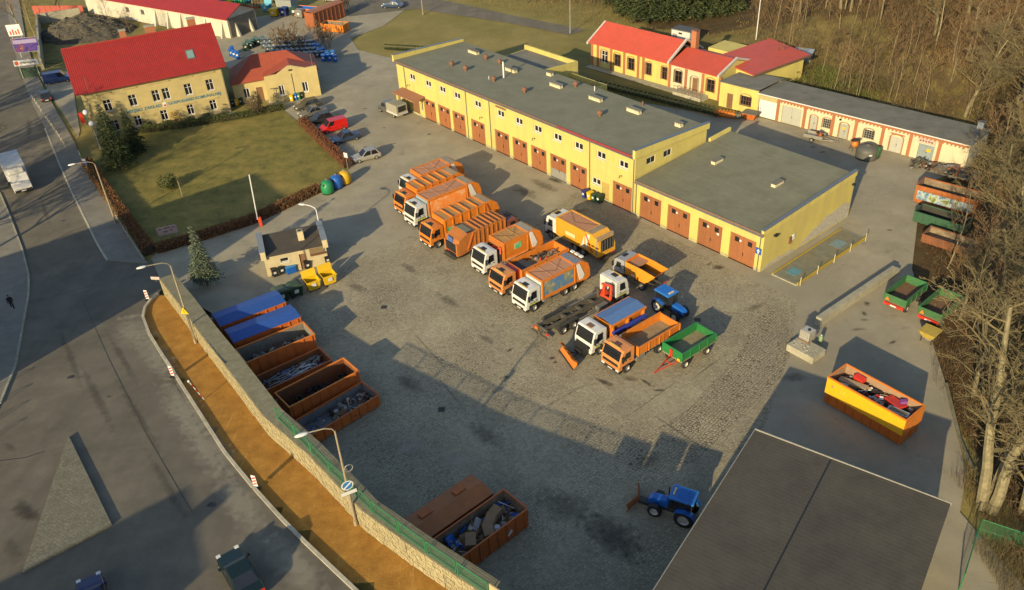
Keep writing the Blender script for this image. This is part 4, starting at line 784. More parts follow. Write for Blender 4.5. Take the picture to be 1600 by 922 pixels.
for a, b, h, m in ((3.54,6.5,2.6,door_grey),(7.9,8.95,2.15,door_grey),(12.25,13.5,2.1,door_grey),(19.25,20.9,2.15,door_grey),(22.95,24.95,2.15,mat('door_blue', (.28, .34, .35), .7, var=.2))):
    c = (a+b)/2; o = MB().box(a+.03, c-.01, .1, .16, .02, h-.03).box(c+.01, b-.03, .1, .16, .02, h-.03).build('door', m, lo_); MB().box(c+.05, c+.1, .06, .098, .95, 1.2).build('handle', black, o)
    if b - a < 1.7: arch(lo_, a, b, .05, h, brick, w=.14)
for a, b, c, d in ((9.75,10.9,.85,2.2),(15.65,17.0,.9,2.15)): window(lo_, a, b, c, d, fm=mat('window_grey', (.3, .3, .26), .6), grid=(3, 3), t=.06, sill=False); arch(lo_, a, b, c, d, brick if a < 12 else darkbrick, w=.12)
for x in (2.67, 6.8, 11.0, 14.25, 17.95, 21.6, 25.3): MB().box(x, x+.42, -.1, -.003, 0, EZ-.06).build('pilaster', brick, lo_)
MB().box(2.67, 28.9, -.13, -.004, EZ-.42, EZ-.05).build('frieze', brick, lo_)
k = 3.2
while k < 28.5: MB().box(k, k+.2, -.12, -.004, EZ-.62, EZ-.423).build('dentil', brick, lo_); k += .5
MB().box(19.15, 21.0, -.07, -.004, 2.45, 2.62).build('lintel', brick, lo_)
roof_slab(lo_, [(-6.9,-.4,EZ+.33),(-.4,-.4,EZ+.33),(-.4,6.8,EZ-.02),(-6.9,6.8,EZ-.02)], .1, felt_grey); roof_slab(lo_, [(-.38,-.4,EZ+.02),(29.2,-.4,EZ+.02),(29.2,6.8,EZ-.25),(-.38,6.8,EZ-.25)], .1, felt_grey)
MB().box(-.38, 29.2, -.46, -.403, EZ, EZ+.13).build('eaves_board', frame_w, lo_)
o = MB().box(22.7, 24.95, -.12, -.02, 2.3, 2.98).build('shop_sign', mat('sign_pink', (.6, .42, .36), .6), lo_)
for k in range(5): MB().box(22.95+k*.36, 23.18+k*.36, -.135, -.122, 2.5+.03*(k % 2), 2.72+.04*(k % 2)).build('lettering', darkbrick, o)
MB().box(12.1,12.35,-.25,-.02,2.55,2.75).build('wall_lamp', black, lo_); MB().box(12.55,12.95,.08,.098,1.3,1.6).build('warning_plate', yellow_p, lo_); MB().box(24.0,24.5,.08,.098,1.2,1.6).build('warning_plate', yellow_p, lo_)
# red-roofed building behind
rb = thing('red_roof_store', 'yellow store with broad flat red roof behind the storerooms', 'building', (37.9, 121.6, 0), R(34))
MB().box(.5, 12.6, .5, 7.4, 0, 3.9).build('wall', yellow, rb)
MB().prism([(-.1,-.2,4.0),(13.2,-.2,4.0),(13.2,8.0,4.7),(-.1,8.0,4.7)], [(-.1,-.2,4.12),(13.2,-.2,4.12),(13.2,8.0,4.82),(-.1,8.0,4.82)]).build('roof', red_sheet, rb); MB().box(-.1, 13.2, -.3, -.203, 3.85, 4.14).build('eaves_board', darkbrick, rb)
ks = thing('transformer_kiosk', 'white flat-roofed transformer kiosk behind the red depot roof', 'kiosk', G(1068, 71) , R(-45))
MB().box(-1.9, 1.9, -1.2, 1.2, 0, 2.9).build('wall', frame_w, ks); MB().box(-2.0, 2.0, -1.3, 1.3, 2.903, 3.05).build('roof', zinc, ks); MB().box(-1.6,-.7,-1.24,-1.202,.1,2.2).build('door', galv, ks); MB().box(-.4,.3,-1.23,-1.202,2.3,2.6).build('louvre', black, ks)
gs = thing('grey_hut', 'small grey metal hut at the end of the red-roofed store', 'hut', G(1252, 101), R(-30))
MB().box(-1.5, 1.5, -1.2, 1.2, 0, 2.0).build('wall', galv, gs); MB().prism([(-1.6,-1.3,2.0),(1.6,-1.3,2.0),(1.6,1.3,2.3),(-1.6,1.3,2.3)], [(-1.6,-1.3,2.07),(1.6,-1.3,2.07),(1.6,1.3,2.37),(-1.6,1.3,2.37)]).build('roof', mat('pale_blue_sheet', (.36, .42, .48), .5), gs)
# ------------------------------------------------------------------ gatehouse
gz = .14
gt = thing('gatehouse', 'small cream gatehouse with dark sloping roof between grey end walls', 'building', (-26.9, 79.3, gz - .05), R(17))
gw, gdp = 6.8, 4.0
gcream = mat('gate_cream', (.62, .52, .3), .85, var=.12, scale=1.5, dirt=(.38, .31, .2), damt=.4, streak=True)
ops = [(1.7,2.6,1.45,1.95),(3.75,4.5,0,2.0)]
mb = wall(MB(), gw, 0, 2.55, ops); mb.quad((gw,0,0),(gw,gdp,0),(gw,gdp,2.9),(gw,0,2.55)).quad((0,0,0),(0,gdp,0),(0,gdp,2.9),(0,0,2.55)).quad((0,gdp,0),(gw,gdp,0),(gw,gdp,2.9),(0,gdp,2.9)); at(gt, mb, 'wall', gcream)
window(gt, *ops[0], bars=0, t=.06); MB().box(3.78,4.47,.12,.17,.02,1.98).build('door', wood, gt)
roof_slab(gt, [(.3,-.25,2.56),(gw-.3,-.25,2.56),(gw-.3,gdp+.2,2.95),(.3,gdp+.2,2.95)], .1, mat('gate_roof', (.075, .062, .045), .9, var=.25, scale=1.5))
for x0, x1 in ((-.25, .3), (gw-.3, gw+.25)):
    p = MB().box(x0, x1, -.3, gdp+.25, 2.3, 3.3).build('end_wall', gcream, gt); MB().box(x0-.05, x1+.05, -.35, gdp+.3, 3.303, 3.38).build('coping', mat('coping_blue', (.24, .27, .3), .6), p)
o = MB().box(4.1, 4.75, 1.5, 2.3, 2.7, 3.9).build('chimney', gcream, gt); MB().cyl((4.42,1.9,3.9),(4.42,1.9,3.96),.16,10).build('flue', black, o)
MB().box(4.95,6.6,-.5,-.02,1.7,1.76).build('canopy', wood, gt); MB().box(4.95,6.6,-.06,-.02,1.76,2.4).build('board', mat('board_brown', (.2, .14, .07), .8), gt)
# ------------------------------------------------------------------ corrugated shed at the lower right
cs = thing('corrugated_shed', 'open shed with wide dark corrugated roof in the lower right', 'building', (17.63, 45.94, 0), R(-36.5))
cw, cl = 13.6, 30.0
rf = MB(); nr = 86
for side, (xa, xb, za, zb) in enumerate(((0, 5.6, 5.0, 5.12), (5.62, cw, 5.12, 4.98))):
    pass
def corr(x0, x1, y0, y1, zf_, m, name, root, pitch=.34, along='x'):
    b = MB(); n = int((y1 - y0) / pitch); prof = []
    for k in range(n):
        y = y0 + k * pitch; prof += [(y, 0), (y + pitch*.62, 0), (y + pitch*.7, .0035), (y + pitch*.92, .0035)]
    prof.append((y1, 0))
    xs = [x0, x1]
    b.v = [(x, y, zf_(x, y) + h) for x in xs for y, h in prof]; L_ = len(prof)
    b.f = [(i, i+1, L_+i+1, L_+i) for i in range(L_-1)]
    b.add([(x0,y0,zf_(x0,y0)-.02),(x1,y0,zf_(x1,y0)-.02),(x1,y1,zf_(x1,y1)-.02),(x0,y1,zf_(x0,y1)-.02),(x0,y0,zf_(x0,y0)-.15),(x1,y0,zf_(x1,y0)-.15),(x1,y1,zf_(x1,y1)-.15),(x0,y1,zf_(x0,y1)-.15)], [(0,1,5,4),(1,2,6,5),(2,3,7,6),(3,0,4,7),(4,5,6,7)])
    return b.build(name, m, root)
zr1 = lambda x, y: 5.0 + .05 * x / cw
corr(0, 5.6, -cl, 0, zr1, dark_roof, 'roof_sheet', cs); corr(5.72, cw, -cl, 0, zr1, dark_roof, 'roof_sheet', cs)
MB().box(5.58, 5.74, -cl, .01, 4.86, 5.0).build('roof_joint', black, cs)
MB().box(-.05, cw+.05, .004, .06, 4.85, 5.12).build('eaves_board', galv, cs); MB().box(-.06, -.004, -cl, .06, 4.85, 5.1).build('verge_board', galv, cs)
for x in (.3, 4.7, 9, 13.2):
    for y in (-.4, -8, -16, -24): MB().box(x-.12, x+.12, y-.12, y+.12, 0, 4.84).build('post', steel, cs)
MB().box(13.25, 13.45, -cl, -.1, 0, 4.8).build('side_cladding', dark_roof, cs); MB().box(.2, 13.2, -cl, -cl+.15, 0, 4.8).build('rear_cladding', dark_roof, cs)
# ------------------------------------------------------------------ neighbouring town houses just outside the picture, their shade falls on the street
ex_, en_ = Vector((math.cos(R(36)), math.sin(R(36)), 0)), Vector((-math.sin(R(36)), math.cos(R(36)), 0))
def block(label, x0, x1, n0, n1, z0, h):
    o = ex_ * x0 + en_ * n0; t = thing('town_house', label, 'building', (o.x, o.y, z0), R(36)); L, D = x1-x0, n1-n0
    MB().box(0, L, 0, D, -1, h-.3).build('wall', ochre, t); MB().box(-.05, L+.0, -.05, D+.05, h-.297, h).build('roof', felt, t)
    for k in range(int(L / 4)):
        for z in range(1, int(h) - 2, 3):
            MB().box(2+k*4, 3.2+k*4, -.06, -.002, z, z+1.5).build('window', glass, t)
    return t
block('tall town house across the street from the gate', -42, -7.2, 75.0, 86.6, .3, 15.7)
tb = block('town house at the near street corner', -60, -27.2, 28, 36.0, 2.5, 13.5)
MB().box(60-31.2, 60-30.0, 2.6, 3.8, 13.5, 15.5).build('chimney', brick, tb)
block('set-back town house next to the corner one', -70, -36, 8, 27.9, 2.5, 13.0)
# ------------------------------------------------------------------ wheels, cabs, bodies
_wm = {}
def wheel(root, x, y, r, w, out, rm=None):
    key = (r, w, rm.name if rm else '')
    if key not in _wm:
        t = MB(); n = 16; pr = [(r*.6, -w/2), (r*.95, -w/2), (r, -w*.3), (r, w*.3), (r*.95, w/2), (r*.6, w/2)]
        t.lathe(pr, n); t.v = [(a, c, b) for a, b, c in t.v]; t.f = [f[::-1] for f in t.f]
        h = MB().lathe([(0.001, w*.18), (r*.2, w*.3), (r*.34, w*.2), (r*.5, w*.12), (r*.61, w*.46), (r*.61, -w*.4), (0.001, -w*.4)], n); h.v = [(a, c, b) for a, b, c in h.v]
        _wm[key] = (t.mesh('wheel', rubber, True), h.mesh('rim', rm or rim, False))
    a, b = _wm[key]; o = link('wheel', a, root); o.location = (x, y, r); o.rotation_euler = (0, 0, 0 if out > 0 else math.pi)
    link('rim', b, o); return o
def cab(root, m, L=1.85, W=2.4, H=2.85, stripe=False, hatch=black, beacon=True, bumper=None, z0=.62, chin=None):
    h = W/2; prof = [(0,z0),(.02,1.2),(0,1.58),(-.33,H-.2),(-.5,H-.03),(-L*.8,H),(-L,H-.06),(-L,z0+.15),(-L+.55,z0+.35),(-.55,z0+.35),(-.4,z0)]
    MB().py([(0,z0+.36),(.02,1.2),(0,1.58),(-.33,H-.2),(-.5,H-.03),(-L*.8,H),(-L,H-.06),(-L,z0+.36)], -h, h).build('cab', m, root, bevel=.07)
    MB().py([(0,z0-.02),(.02,z0+.355),(-.35,z0+.355),(-.35,z0-.02)], -h+.02, h-.02).build('front_skirt', m, root)
    wx = lambda z: -.33 * (z - 1.58) / (H - .2 - 1.58)
    z1, z2 = 1.66, H - .3
    MB().hexa([(wx(z1)+.012,-h+.13,z1),(wx(z1)+.02,h-.13,z1),(wx(z1)-.03,h-.13,z1),(wx(z1)-.03,-h+.13,z1),(wx(z2)+.014,-h+.16,z2),(wx(z2)+.014,h-.16,z2),(wx(z2)-.03,h-.16,z2),(wx(z2)-.03,-h+.16,z2)]).build('windscreen', glass, root)
    for s in (-1, 1):
        y0, y1 = s*(h+.012), s*(h-.03)
        d = MB().py([(-.42,z0+.5),(-.42,1.5),(-.62,H-.25),(-1.45,H-.22),(-1.45,z0+.5)], y0, y1).build('door', m, root)
        MB().py([(-.52,1.62),(-.7,H-.36),(-1.35,H-.34),(-1.35,1.66)], s*(h+.022), s*(h-.01)).build('side_window', glass, d)
        MB().box(-1.36, -1.18, min(y0, y0+s*.04), max(y0, y0+s*.04), 1.42, 1.48).build('handle', black, d)
        if stripe:
            MB().box(-1.5, -.4, min(s*(h+.014), s*(h+.024)), max(s*(h+.014), s*(h+.024)), 1.06, 1.2).build('stripe', mat('stripe_lime', (.5, .55, .03), .5), d)
            MB().box(-1.5, -.4, min(s*(h+.014), s*(h+.024)), max(s*(h+.014), s*(h+.024)), 1.24, 1.3).build('stripe', green_d, d)
        MB().box(-.25, -.12, *sorted((s*(h+.1), s*(h+.3))), 1.65, 2.25).box(-.2,-.16,*sorted((s*h, s*(h+.12))),2.05,2.1).build('mirror', black, root)
        MB().box(-.12, .06, *sorted((s*(h-.48), s*(h-.1))), .5, .68).build('headlight', lamp_glass, root)
    MB().box(.022, .045, -h+.25, h-.25, 1.02, 1.3).build('grille', black, root)
    MB().box(-.35, .05, -h, h, .34, .64).build('bumper', bumper or black, root, bevel=.03)
    MB().box(.052, .065, -.28, .28, .4, .52).build('number_plate', frame_w, root)
    MB().box(-1.15, -.65, -.35, .35, H-.02, H+.03).build('roof_hatch', hatch, root)
    MB().box(-.36,-.2,-h+.15,h-.15,H-.24,H-.15).build('sun_visor', black, root); MB().tube([(.02,-.5,1.64),(-.1,-.05,1.98)], .014, 4).tube([(.02,.3,1.64),(-.1,.7,1.98)], .014, 4).build('wiper', black, root)
    for s in (-1, 1): MB().box(-.5,-.38,*sorted((s*(h-.02),s*(h+.02))),z0+.02,z0+.34).build('step', black, root)
    if beacon:
        MB().box(-.62, -.5, -.65, .65, H-.03, H+.07).build('light_bar', mat('beacon', (.6, .4, .1), .3), root)
def chassis_frame(root, L, wheels, W=2.4, rails=(-.42, .42), m=None):
    m = m or chassis; f = MB()
    for y in rails: f.box(-L+.15, -.5, y-.06, y+.06, .72, .98)
    k = -1.4
    while k > -L + .3: f.box(k-.08, k+.08, -.36, .36, .75, .9); k -= 1.3
    f.build('chassis', m, root)
    for x in wheels:
        for s in (-1, 1): wheel(root, x, s*(W/2-.17), .5, .32, s)
        MB().box(x-.08, x+.08, -.9, .9, .42, .58).build('axle', m, root)
    MB().box(-3.4, -2.3, .6, 1.1, .5, 1.0).build('fuel_tank', steel, root, bevel=.05)
    MB().box(-3.2, -2.5, -1.1, -.6, .5, .95).build('battery_box', m, root)
    for s in (-1, 1): MB().box(-L+.1, -L+.2, *sorted((s*.7, s*1.15)), .75, .92).build('tail_light', red_p, root)
    for x in wheels:
        for s in (-1, 1):
            g = MB(); k = 7; y0, y1 = sorted((s*(W/2-.36), s*(W/2+.005))); P_ = []
            for i in range(k+1): a0 = math.pi*(.06 + .88*i/k); P_.append((x+math.cos(a0)*.6, .5+math.sin(a0)*.6))
            for i in range(k, -1, -1): a0 = math.pi*(.06 + .88*i/k); P_.append((x+math.cos(a0)*.56, .5+math.sin(a0)*.56))
            g.v = [(px_, y, pz_) for y in (y0, y1) for px_, pz_ in P_]; n2 = len(P_)
            g.f = [(q, (q+1) % n2, n2+(q+1) % n2, n2+q) for q in range(n2)] + [(q, q+1, n2-2-q, n2-1-q) for q in range(k)] + [(n2+q, n2+n2-1-q, n2+n2-2-q, n2+q+1) for q in range(k)]
            g.build('mudguard', black, root)
    for s in (-1, 1): MB().box(wheels[1]+.75, -3.5, *sorted((s*(W/2-.05), s*(W/2-.01))), .55, .65).box(wheels[1]+.75, -3.5, *sorted((s*(W/2-.05), s*(W/2-.01))), .8, .9).build('side_guard', galv, root) if wheels[1] < -4.4 else None
    MB().cyl((-2.0,-.75,.9),(-2.0,-.75,2.75),.07,8).build('exhaust_stack', steel, root); MB().cyl((-3.6,-.5,.62),(-4.3,-.5,.62),.13,8).build('air_tank', m, root)
def poster_mat(name, cols, scale=1.5):
    if name in MT: return MT[name]
    return ramp_mat(name, [(.3 + .4*i/(len(cols)-1), c) for i, c in enumerate(cols)], scale, coords='Object', rough=.4, dist=.6, detail=6)
p_land = poster_mat('poster_landscape', [(.1,.16,.24),(.06,.16,.4),(.16,.2,.1),(.3,.24,.2),(.5,.48,.42)], 1.1)
p_green = poster_mat('poster_green', [(.03,.28,.1),(.05,.38,.14),(.4,.42,.3),(.5,.45,.35)], .8)
p_red = poster_mat('poster_pale', [(.7,.2,.05),(.72,.25,.06),(.65,.5,.35)], .9)
def compactor(root, L, side=truck_orange, top=pale_orange, front=None, ribs=0, topm=None, poster=None, wedge=True, H=3.25, x0=-2.05, tailtop=dusty_top, W=2.45, tail=2.1, tailside=None):
    """refuse body from x0 back to -L; hopper tailgate takes the last metres"""
    h = W/2; x1 = -L + tail; fm = front or side
    MB().box(x1, x0, -h, h, 1.08, H-.12).build('body', side, root)
    MB().box(x1+.1, x0-.1, -h+.15, h-.15, H-.12, H-.06).build('body_roof', top, root)
    fr = MB()
    for s in (-1, 1): fr.box(x1, x0, *sorted((s*h*1.005, s*(h-.14))), H-.118, H)
    fr.box(x0-.14, x0+.01, -h+.14, h-.14, H-.118, H-.002).box(x1, x1+.14, -h+.14, h-.14, H-.118, H-.002); fr.build('roof_rail', side, root)
    pf = MB()
    for s in (-1, 1):
        y0, y1 = sorted((s*(h+.002), s*(h+.07)))
        pf.box(x0-.16, x0+.012, y0, y1, 1.0, H-.01).box(x1-.0, x1+.16, y0, y1, 1.0, H-.01).box(x1+.16, x0-.16, y0, y1, 1.0, 1.2).box(x1+.16, x0-.16, y0, y1, H-.2, H-.01)
    pf.build('side_frame', side, root)
    if ribs:
        n = ribs; st = (x0 - x1) / n
        for k in range(1, n):
            x = x0 - st * k; r = MB().box(x-.07, x+.07, -h+.1, h-.1, H-.06, H+.08)
            for s in (-1, 1): r.box(x-.07, x+.07, *sorted((s*(h+.003), s*(h+.09))), 1.2, H+.06)
            r.box(x-.07, x+.07, -h-.09, h+.09, H+.08, H+.1); r.build('rib', side, root)
    else:
        for k in (1, 2):
            x = x0 + (x1-x0)*k/3; MB().box(x-.04, x+.04, -h+.15, h-.15, H-.058, H-.02).build('roof_seam', top, root)
        MB().tube([(x0-.2,-h+.3,H-.02),((x0+x1)/2,h-.5,H+.05),(x1+.2,-h+.4,H)], .016, 4).build('roof_rope', rust_dark, root)
    if poster:
        for s in (-1, 1): MB().box(x1+.3, x0-.3, *sorted((s*(h+.004), s*(h+.03))), 1.35, H-.32).build('poster', poster, root)
    tp = [(x1,1.0),(x1,H+.02),(x1-.9,H+.05),(-L+.35,H-.5),(-L+.05,1.9),(-L,1.0),(-L+.5,.75)]
    MB().py(tp, -h, h).build('tailgate', tailside or side, root)
    MB().prism([(x1-.02,-h+.08,H+.025),(x1-.88,-h+.08,H+.055),(x1-.88,h-.08,H+.055),(x1-.02,h-.08,H+.025)], [(x1-.02,-h+.08,H+.06),(x1-.88,-h+.08,H+.09),(x1-.88,h-.08,H+.09),(x1-.02,h-.08,H+.06)]).build('tailgate_top', tailtop, root)
    if wedge:
        for s in (-1, 1): MB().py([(x1-.1,H-.1),(x1-.55,H-.1),(x1-1.25,1.55),(x1-1.0,1.15),(x1-.55,1.15)], *sorted((s*(h+.003), s*(h+.06)))).build('side_cover', frame_w, root)
    else:
        for s in (-1, 1): MB().obox(((x1-.55), s*(h+.05), 2.1), (.42,0,.9), (0,1,0), (-.9,0,.42), 1.1, .05, .09).build('lift_ram', rust_orange, root)
    MB().box(-L-.25, -L+.4, -h+.1, h-.1, .55, .75).build('rear_step', chassis, root)
    MB().box(x0+.02, x0+.07, -h+.05, h-.05, 1.0, H-.15).build('bulkhead', front or side, root)
HDG = R(217)
LEFT = Vector((math.cos(HDG + math.pi/2), math.sin(HDG + math.pi/2), 0))
FWD = Vector((math.cos(HDG), math.sin(HDG), 0))
def fc(x, y, W=2.4): return Vector((x, y, 0)) - LEFT * (W/2)
TR = 'municipal trucks parked in the yard'
# T1
L = 8.6; p = G(637, 286.4, 2.85); t = thing('refuse_truck', 'white-cab refuse truck with faded pink roof, farthest left of the parked row', 'truck', fc(p.x, p.y), HDG, TR)
cab(t, truck_white); chassis_frame(t, L, (-1.0, -5.2, -6.5)); compactor(t, L, top=pale_orange, tailtop=mat('tail_grey', (.3, .27, .21), .8, var=.2))
p = G(631, 308.5, 2.8); L = 9.5; t = thing('refuse_truck', 'orange refuse truck with ribbed body, second from the left in the row', 'truck', fc(-12.45, 91.0), HDG, TR)
cab(t, truck_orange, H=2.75, hatch=black); chassis_frame(t, L, (-1.0, -5.4, -6.7)); compactor(t, L, ribs=5, top=ochre_top, wedge=False)
L = 10.0; t = thing('refuse_truck', 'white-cab refuse truck with pale blue bulkhead and smooth orange body', 'truck', fc(-11.0, 88.0), HDG, TR)
cab(t, truck_white, stripe=True); chassis_frame(t, L, (-1.0, -5.4, -6.7)); compactor(t, L, front=mat('bulkhead_blue', (.3, .42, .44), .5), poster=p_red, tailtop=mat('tail_grey', (.3, .27, .21)))
L = 10.0; t = thing('refuse_truck', 'orange refuse truck with ribbed body and green poster', 'truck', fc(-8.85, 82.9), HDG, TR)
cab(t, truck_orange, H=2.75); chassis_frame(t, L, (-1.0, -5.4, -6.7)); compactor(t, L, ribs=5, top=ochre_top, wedge=False)
for s in (1,): MB().py([(-2.3,1.3),(-6.6,1.3),(-6.9,2.3),(-5.6,1.95),(-2.3,2.2)], s*1.33, s*1.36).build('poster', p_green, t)
# T5 reversed compactor with its tail to the yard
rc = G(708, 404); fd = Vector((math.cos(R(37)), math.sin(R(37)), 0)); L = 8.9
old_or = mat('old_orange', (.50, .17, .03), .6, var=.15, scale=2, dirt=(.28, .11, .04), damt=.5)
t = thing('refuse_truck', 'old ribbed orange refuse truck standing tail-first with grey tailgate roof', 'truck', rc + fd * (L - .1), R(37), TR)
cab(t, mat('maroon_cab', (.2, .07, .05), .5), H=2.6, beacon=False); chassis_frame(t, L, (-1.0, -5.2, -6.5)); compactor(t, L, side=old_or, ribs=7, top=mat('old_top', (.36, .17, .06), .7, var=.2), wedge=False, H=3.15, tailtop=felt, tail=2.4)
MB().box(-L-.03, -L+.1, -.95, .95, 1.1, 2.1).build('hopper_opening', black, t); MB().box(-L+.12, -L+.17, -.2, .75, 1.9, 2.75).build('hopper_flap', mat('flap_blue', (.1, .17, .4), .5), t)
for s in (-1, 1): MB().box(-L-.06, -L+.35, *sorted((s*1.23, s*1.0)), .8, 2.3).build('tail_guard', old_or, t); MB().box(-L+1.5,-L+2.2,*sorted((s*.98,s*1.2)),3.1,3.28).build('work_lamp', black, t)
MB().box(-L-.5, -L-.1, -1.0, 1.0, .45, .5).build('footplate', chassis_d, t)
# T6
L = 8.3; t = thing('refuse_truck', 'white-cab refuse truck with red hydraulic hoses and small green emblem', 'truck', fc(-2.8, 76.6), HDG, TR)
cab(t, truck_white); chassis_frame(t, L, (-1.0, -5.0, -6.2)); compactor(t, L, x0=-2.7, top=ochre_top, front=old_or, poster=None, tailtop=mat('tail_grey', (.3, .27, .21)))
MB().tube([(-2.1,.2,1.2),(-2.3,.6,2.4),(-2.5,.9,2.7),(-2.4,1.05,2.0)], .12, 7).tube([(-2.1,-.5,1.2),(-2.4,-.2,2.5),(-2.6,.3,2.2)], .1, 7).build('hydraulic_hose', orange_red, t)
MB().box(-2.65, -2.1, -1.0, 1.0, .95, 2.3).build('pump_frame', chassis, t); MB().box(-5.2,-4.2,1.23,1.26,1.9,2.6).build('poster', p_green, t); MB().box(-6.0,-2.9,1.3,1.315,1.0,1.2).build('poster', p_red, t)
# T7 open tipper
def tipper(root, x0, x1, W, z0, hb, m, inner, boards=True, thick=.08):
    h = W/2; MB().box(x1, x0, -h, h, z0, z0+.12).build('floor', inner, root)
    for s in (-1, 1):
        b = MB().box(x1, x0, *sorted((s*h, s*(h-thick))), z0+.122, z0+hb).build('side_board', m, root)
        r = MB(); k = x0 - .05
        for i in range(5): x = x1 + (x0-x1)*i/4; r.box(max(x-.06, x1), min(x+.06, x0), *sorted((s*(h+.002), s*(h+.06))), z0, z0+hb)
        r.box(x1, x0, *sorted((s*(h+.061), s*(h-thick-.01))), z0+hb+.002, z0+hb+.07); r.build('stake', m, b)
    MB().box(x0-thick, x0, -h+thick, h-thick, z0+.122, z0+hb+.12).build('headboard', m, root); MB().box(x1, x1+thick, -h+thick, h-thick, z0+.122, z0+hb).build('tailboard', m, root)
def rubble(name, root, x0, x1, y0, y1, z, n, cols, rs, seed, smin=.12, smax=.4, flat=.5):
    """loose load: boards, lumps and tubes thrown on each other, one mass per colour"""
    rn = random.Random(seed); bs = [MB() for _ in cols]
    for i in range(n):
        b = rn.choice(bs); c = (rn.uniform(x0, x1), rn.uniform(y0, y1), z + rn.uniform(0, flat)); k = rn.random(); s = rn.uniform(smin, smax)
        e = Vector((rn.uniform(-1,1), rn.uniform(-1,1), rn.uniform(-.35,.35))).normalized(); u = e.orthogonal().normalized(); w = e.cross(u)
        if k < .4: b.obox(c, e, u, w, s, s*rn.uniform(.15,.8), rn.uniform(.02,.1))
        elif k < .7: b.rock(c, s*.6, rn)
        else: b.cyl(Vector(c)-e*s*1.5, Vector(c)+e*s*1.5, rn.uniform(.02,.05), 5)
    for b, m in zip(bs, cols):
        if b.v: b.build(name, m, root, kind='stuff')
junk = [mat('junk_grey', (.25,.24,.22), .9), mat('junk_pale', (.5,.47,.42), .9), wood, mat('junk_rust', (.2,.1,.05), .9), mat('junk_card', (.4,.27,.13), .9), black]
L = 9.2; t = thing('tipper_truck', 'orange tipper truck with open body carrying grit and cones', 'truck', fc(-.94, 72.4), HDG, TR)
cab(t, mat('cab_peach', (.68, .27, .08), .45, var=.06), H=2.7); chassis_frame(t, L, (-1.0, -5.4, -6.7)); tipper(t, -2.6, -L, 2.45, 1.15, 1.15, truck_orange, inner_steel)
MB().prism([(-9.0,-1.1,1.28),(-3.2,-1.1,1.28),(-3.2,1.1,1.28),(-9.0,1.1,1.28)], [(-8.8,-.9,1.5),(-4.9,-.9,1.6),(-4.9,.9,1.6),(-8.8,.9,1.5)]).build('grit', mat('grit', (.36, .29, .17), .95, var=.2, bump=.4), t)
MB().box(-4.6, -2.72, -1.1, 1.1, 1.9, 2.0).build('load_cover', mat('cover_dark', (.05, .05, .055), .7), t); rubble('tools', t, -8.5, -5.2, -1, .9, 1.6, 26, [wood, black, steel], 1, 5, .1, .5)
for x, y in ((-6.6, .5), (-6.0, .2)): MB().cyl((x,y,1.6),(x,y,2.15),.17,8,.03).build('traffic_cone', orange_red, t)
MB().box(-2.55,-2.1,-.9,.9,.95,2.4).build('hydraulic_tank', red_p, t)
# T8
L = 8.7; t = thing('refuse_truck', 'white-cab refuse truck with landscape poster on the orange body', 'truck', fc(1.4, 69.2), HDG, TR)
cab(t, truck_white, stripe=True); chassis_frame(t, L, (-1.0, -5.2, -6.5)); compactor(t, L, front=mat('bulkhead_pale', (.5, .55, .52), .5), poster=p_land, tailtop=mat('tail_blue', (.2, .22, .27), .5, var=.3))
for k in range(3): MB().box(-L+.6, -L+.9, -.9+k*.65, -.45+k*.65, 3.35, 3.5).build('vent_cover', frame_w, t)
# T9 hook-lift truck, rear to the yard
rc = G(846, 527); L = 11.0
t = thing('hook_lift_truck', 'white-cab hook-lift truck with bare dusty chassis and red folding crane', 'truck', rc + fd * (L - .2), R(37), TR)
cab(t, truck_white, stripe=True); chassis_frame(t, L, (-1.0, -7.6, -8.9), m=chassis_d)
hk = MB()
for y in (-.5, .5): hk.box(-L+.2, -2.9, y-.1, y+.1, 1.0, 1.25)
hk.cyl((-L+.3,-.8,1.1),(-L+.3,.8,1.1),.14,8).box(-8.0,-7.7,-.6,.6,1.02,1.2).box(-6.0,-5.7,-.6,.6,1.02,1.2).box(-4.3,-4.0,-.6,.6,1.02,1.2).build('hook_frame', chassis_d, t)
MB().tube([(-3.2,0,1.3),(-3.3,0,2.4),(-3.8,0,2.5)], .12, 6).build('hook_arm', chassis_d, t)
for s in (-1, 1): MB().py([(-6.7,1.05),(-7.0,1.2),(-9.5,1.2),(-9.8,1.05),(-9.5,1.1),(-7.0,1.1)], *sorted((s*.85, s*1.22))).build('mudguard', chassis, t); MB().box(-4.3,-3.0,*sorted((s*.75,s*1.2)),.5,1.05).build('side_tank', mat('tank_grey', (.16,.16,.15), .6), t)
MB().box(-L-.15, -L+.02, -1.15, 1.15, .45, .62).box(-L-.15,-L,-.15,.15,.62,1.0).build('rear_underrun', chassis_d, t); MB().box(-L+.05,-L+.35,.35,.75,.75,1.05).build('tow_coupling', truck_orange, t)
MB().box(-2.7, -2.1, -.4, .4, 1.0, 1.6).cyl((-2.4,0,1.5),(-2.4,0,2.5),.16,8).build('crane_base', orange_red, t)
MB().tube([(-2.4,0,2.4),(-2.5,-1.15,2.75)], .14, 6).tube([(-2.5,-1.15,2.75),(-2.75,-1.3,1.3)], .14, 6).tube([(-2.75,-1.3,1.3),(-2.8,.2,1.35)], .13, 6).build('crane_boom', orange_red, t); MB().tube([(-2.3,-.2,1.2),(-2.2,-.6,2.2),(-2.3,-1.0,1.4)], .06, 5).build('hose', black, t)
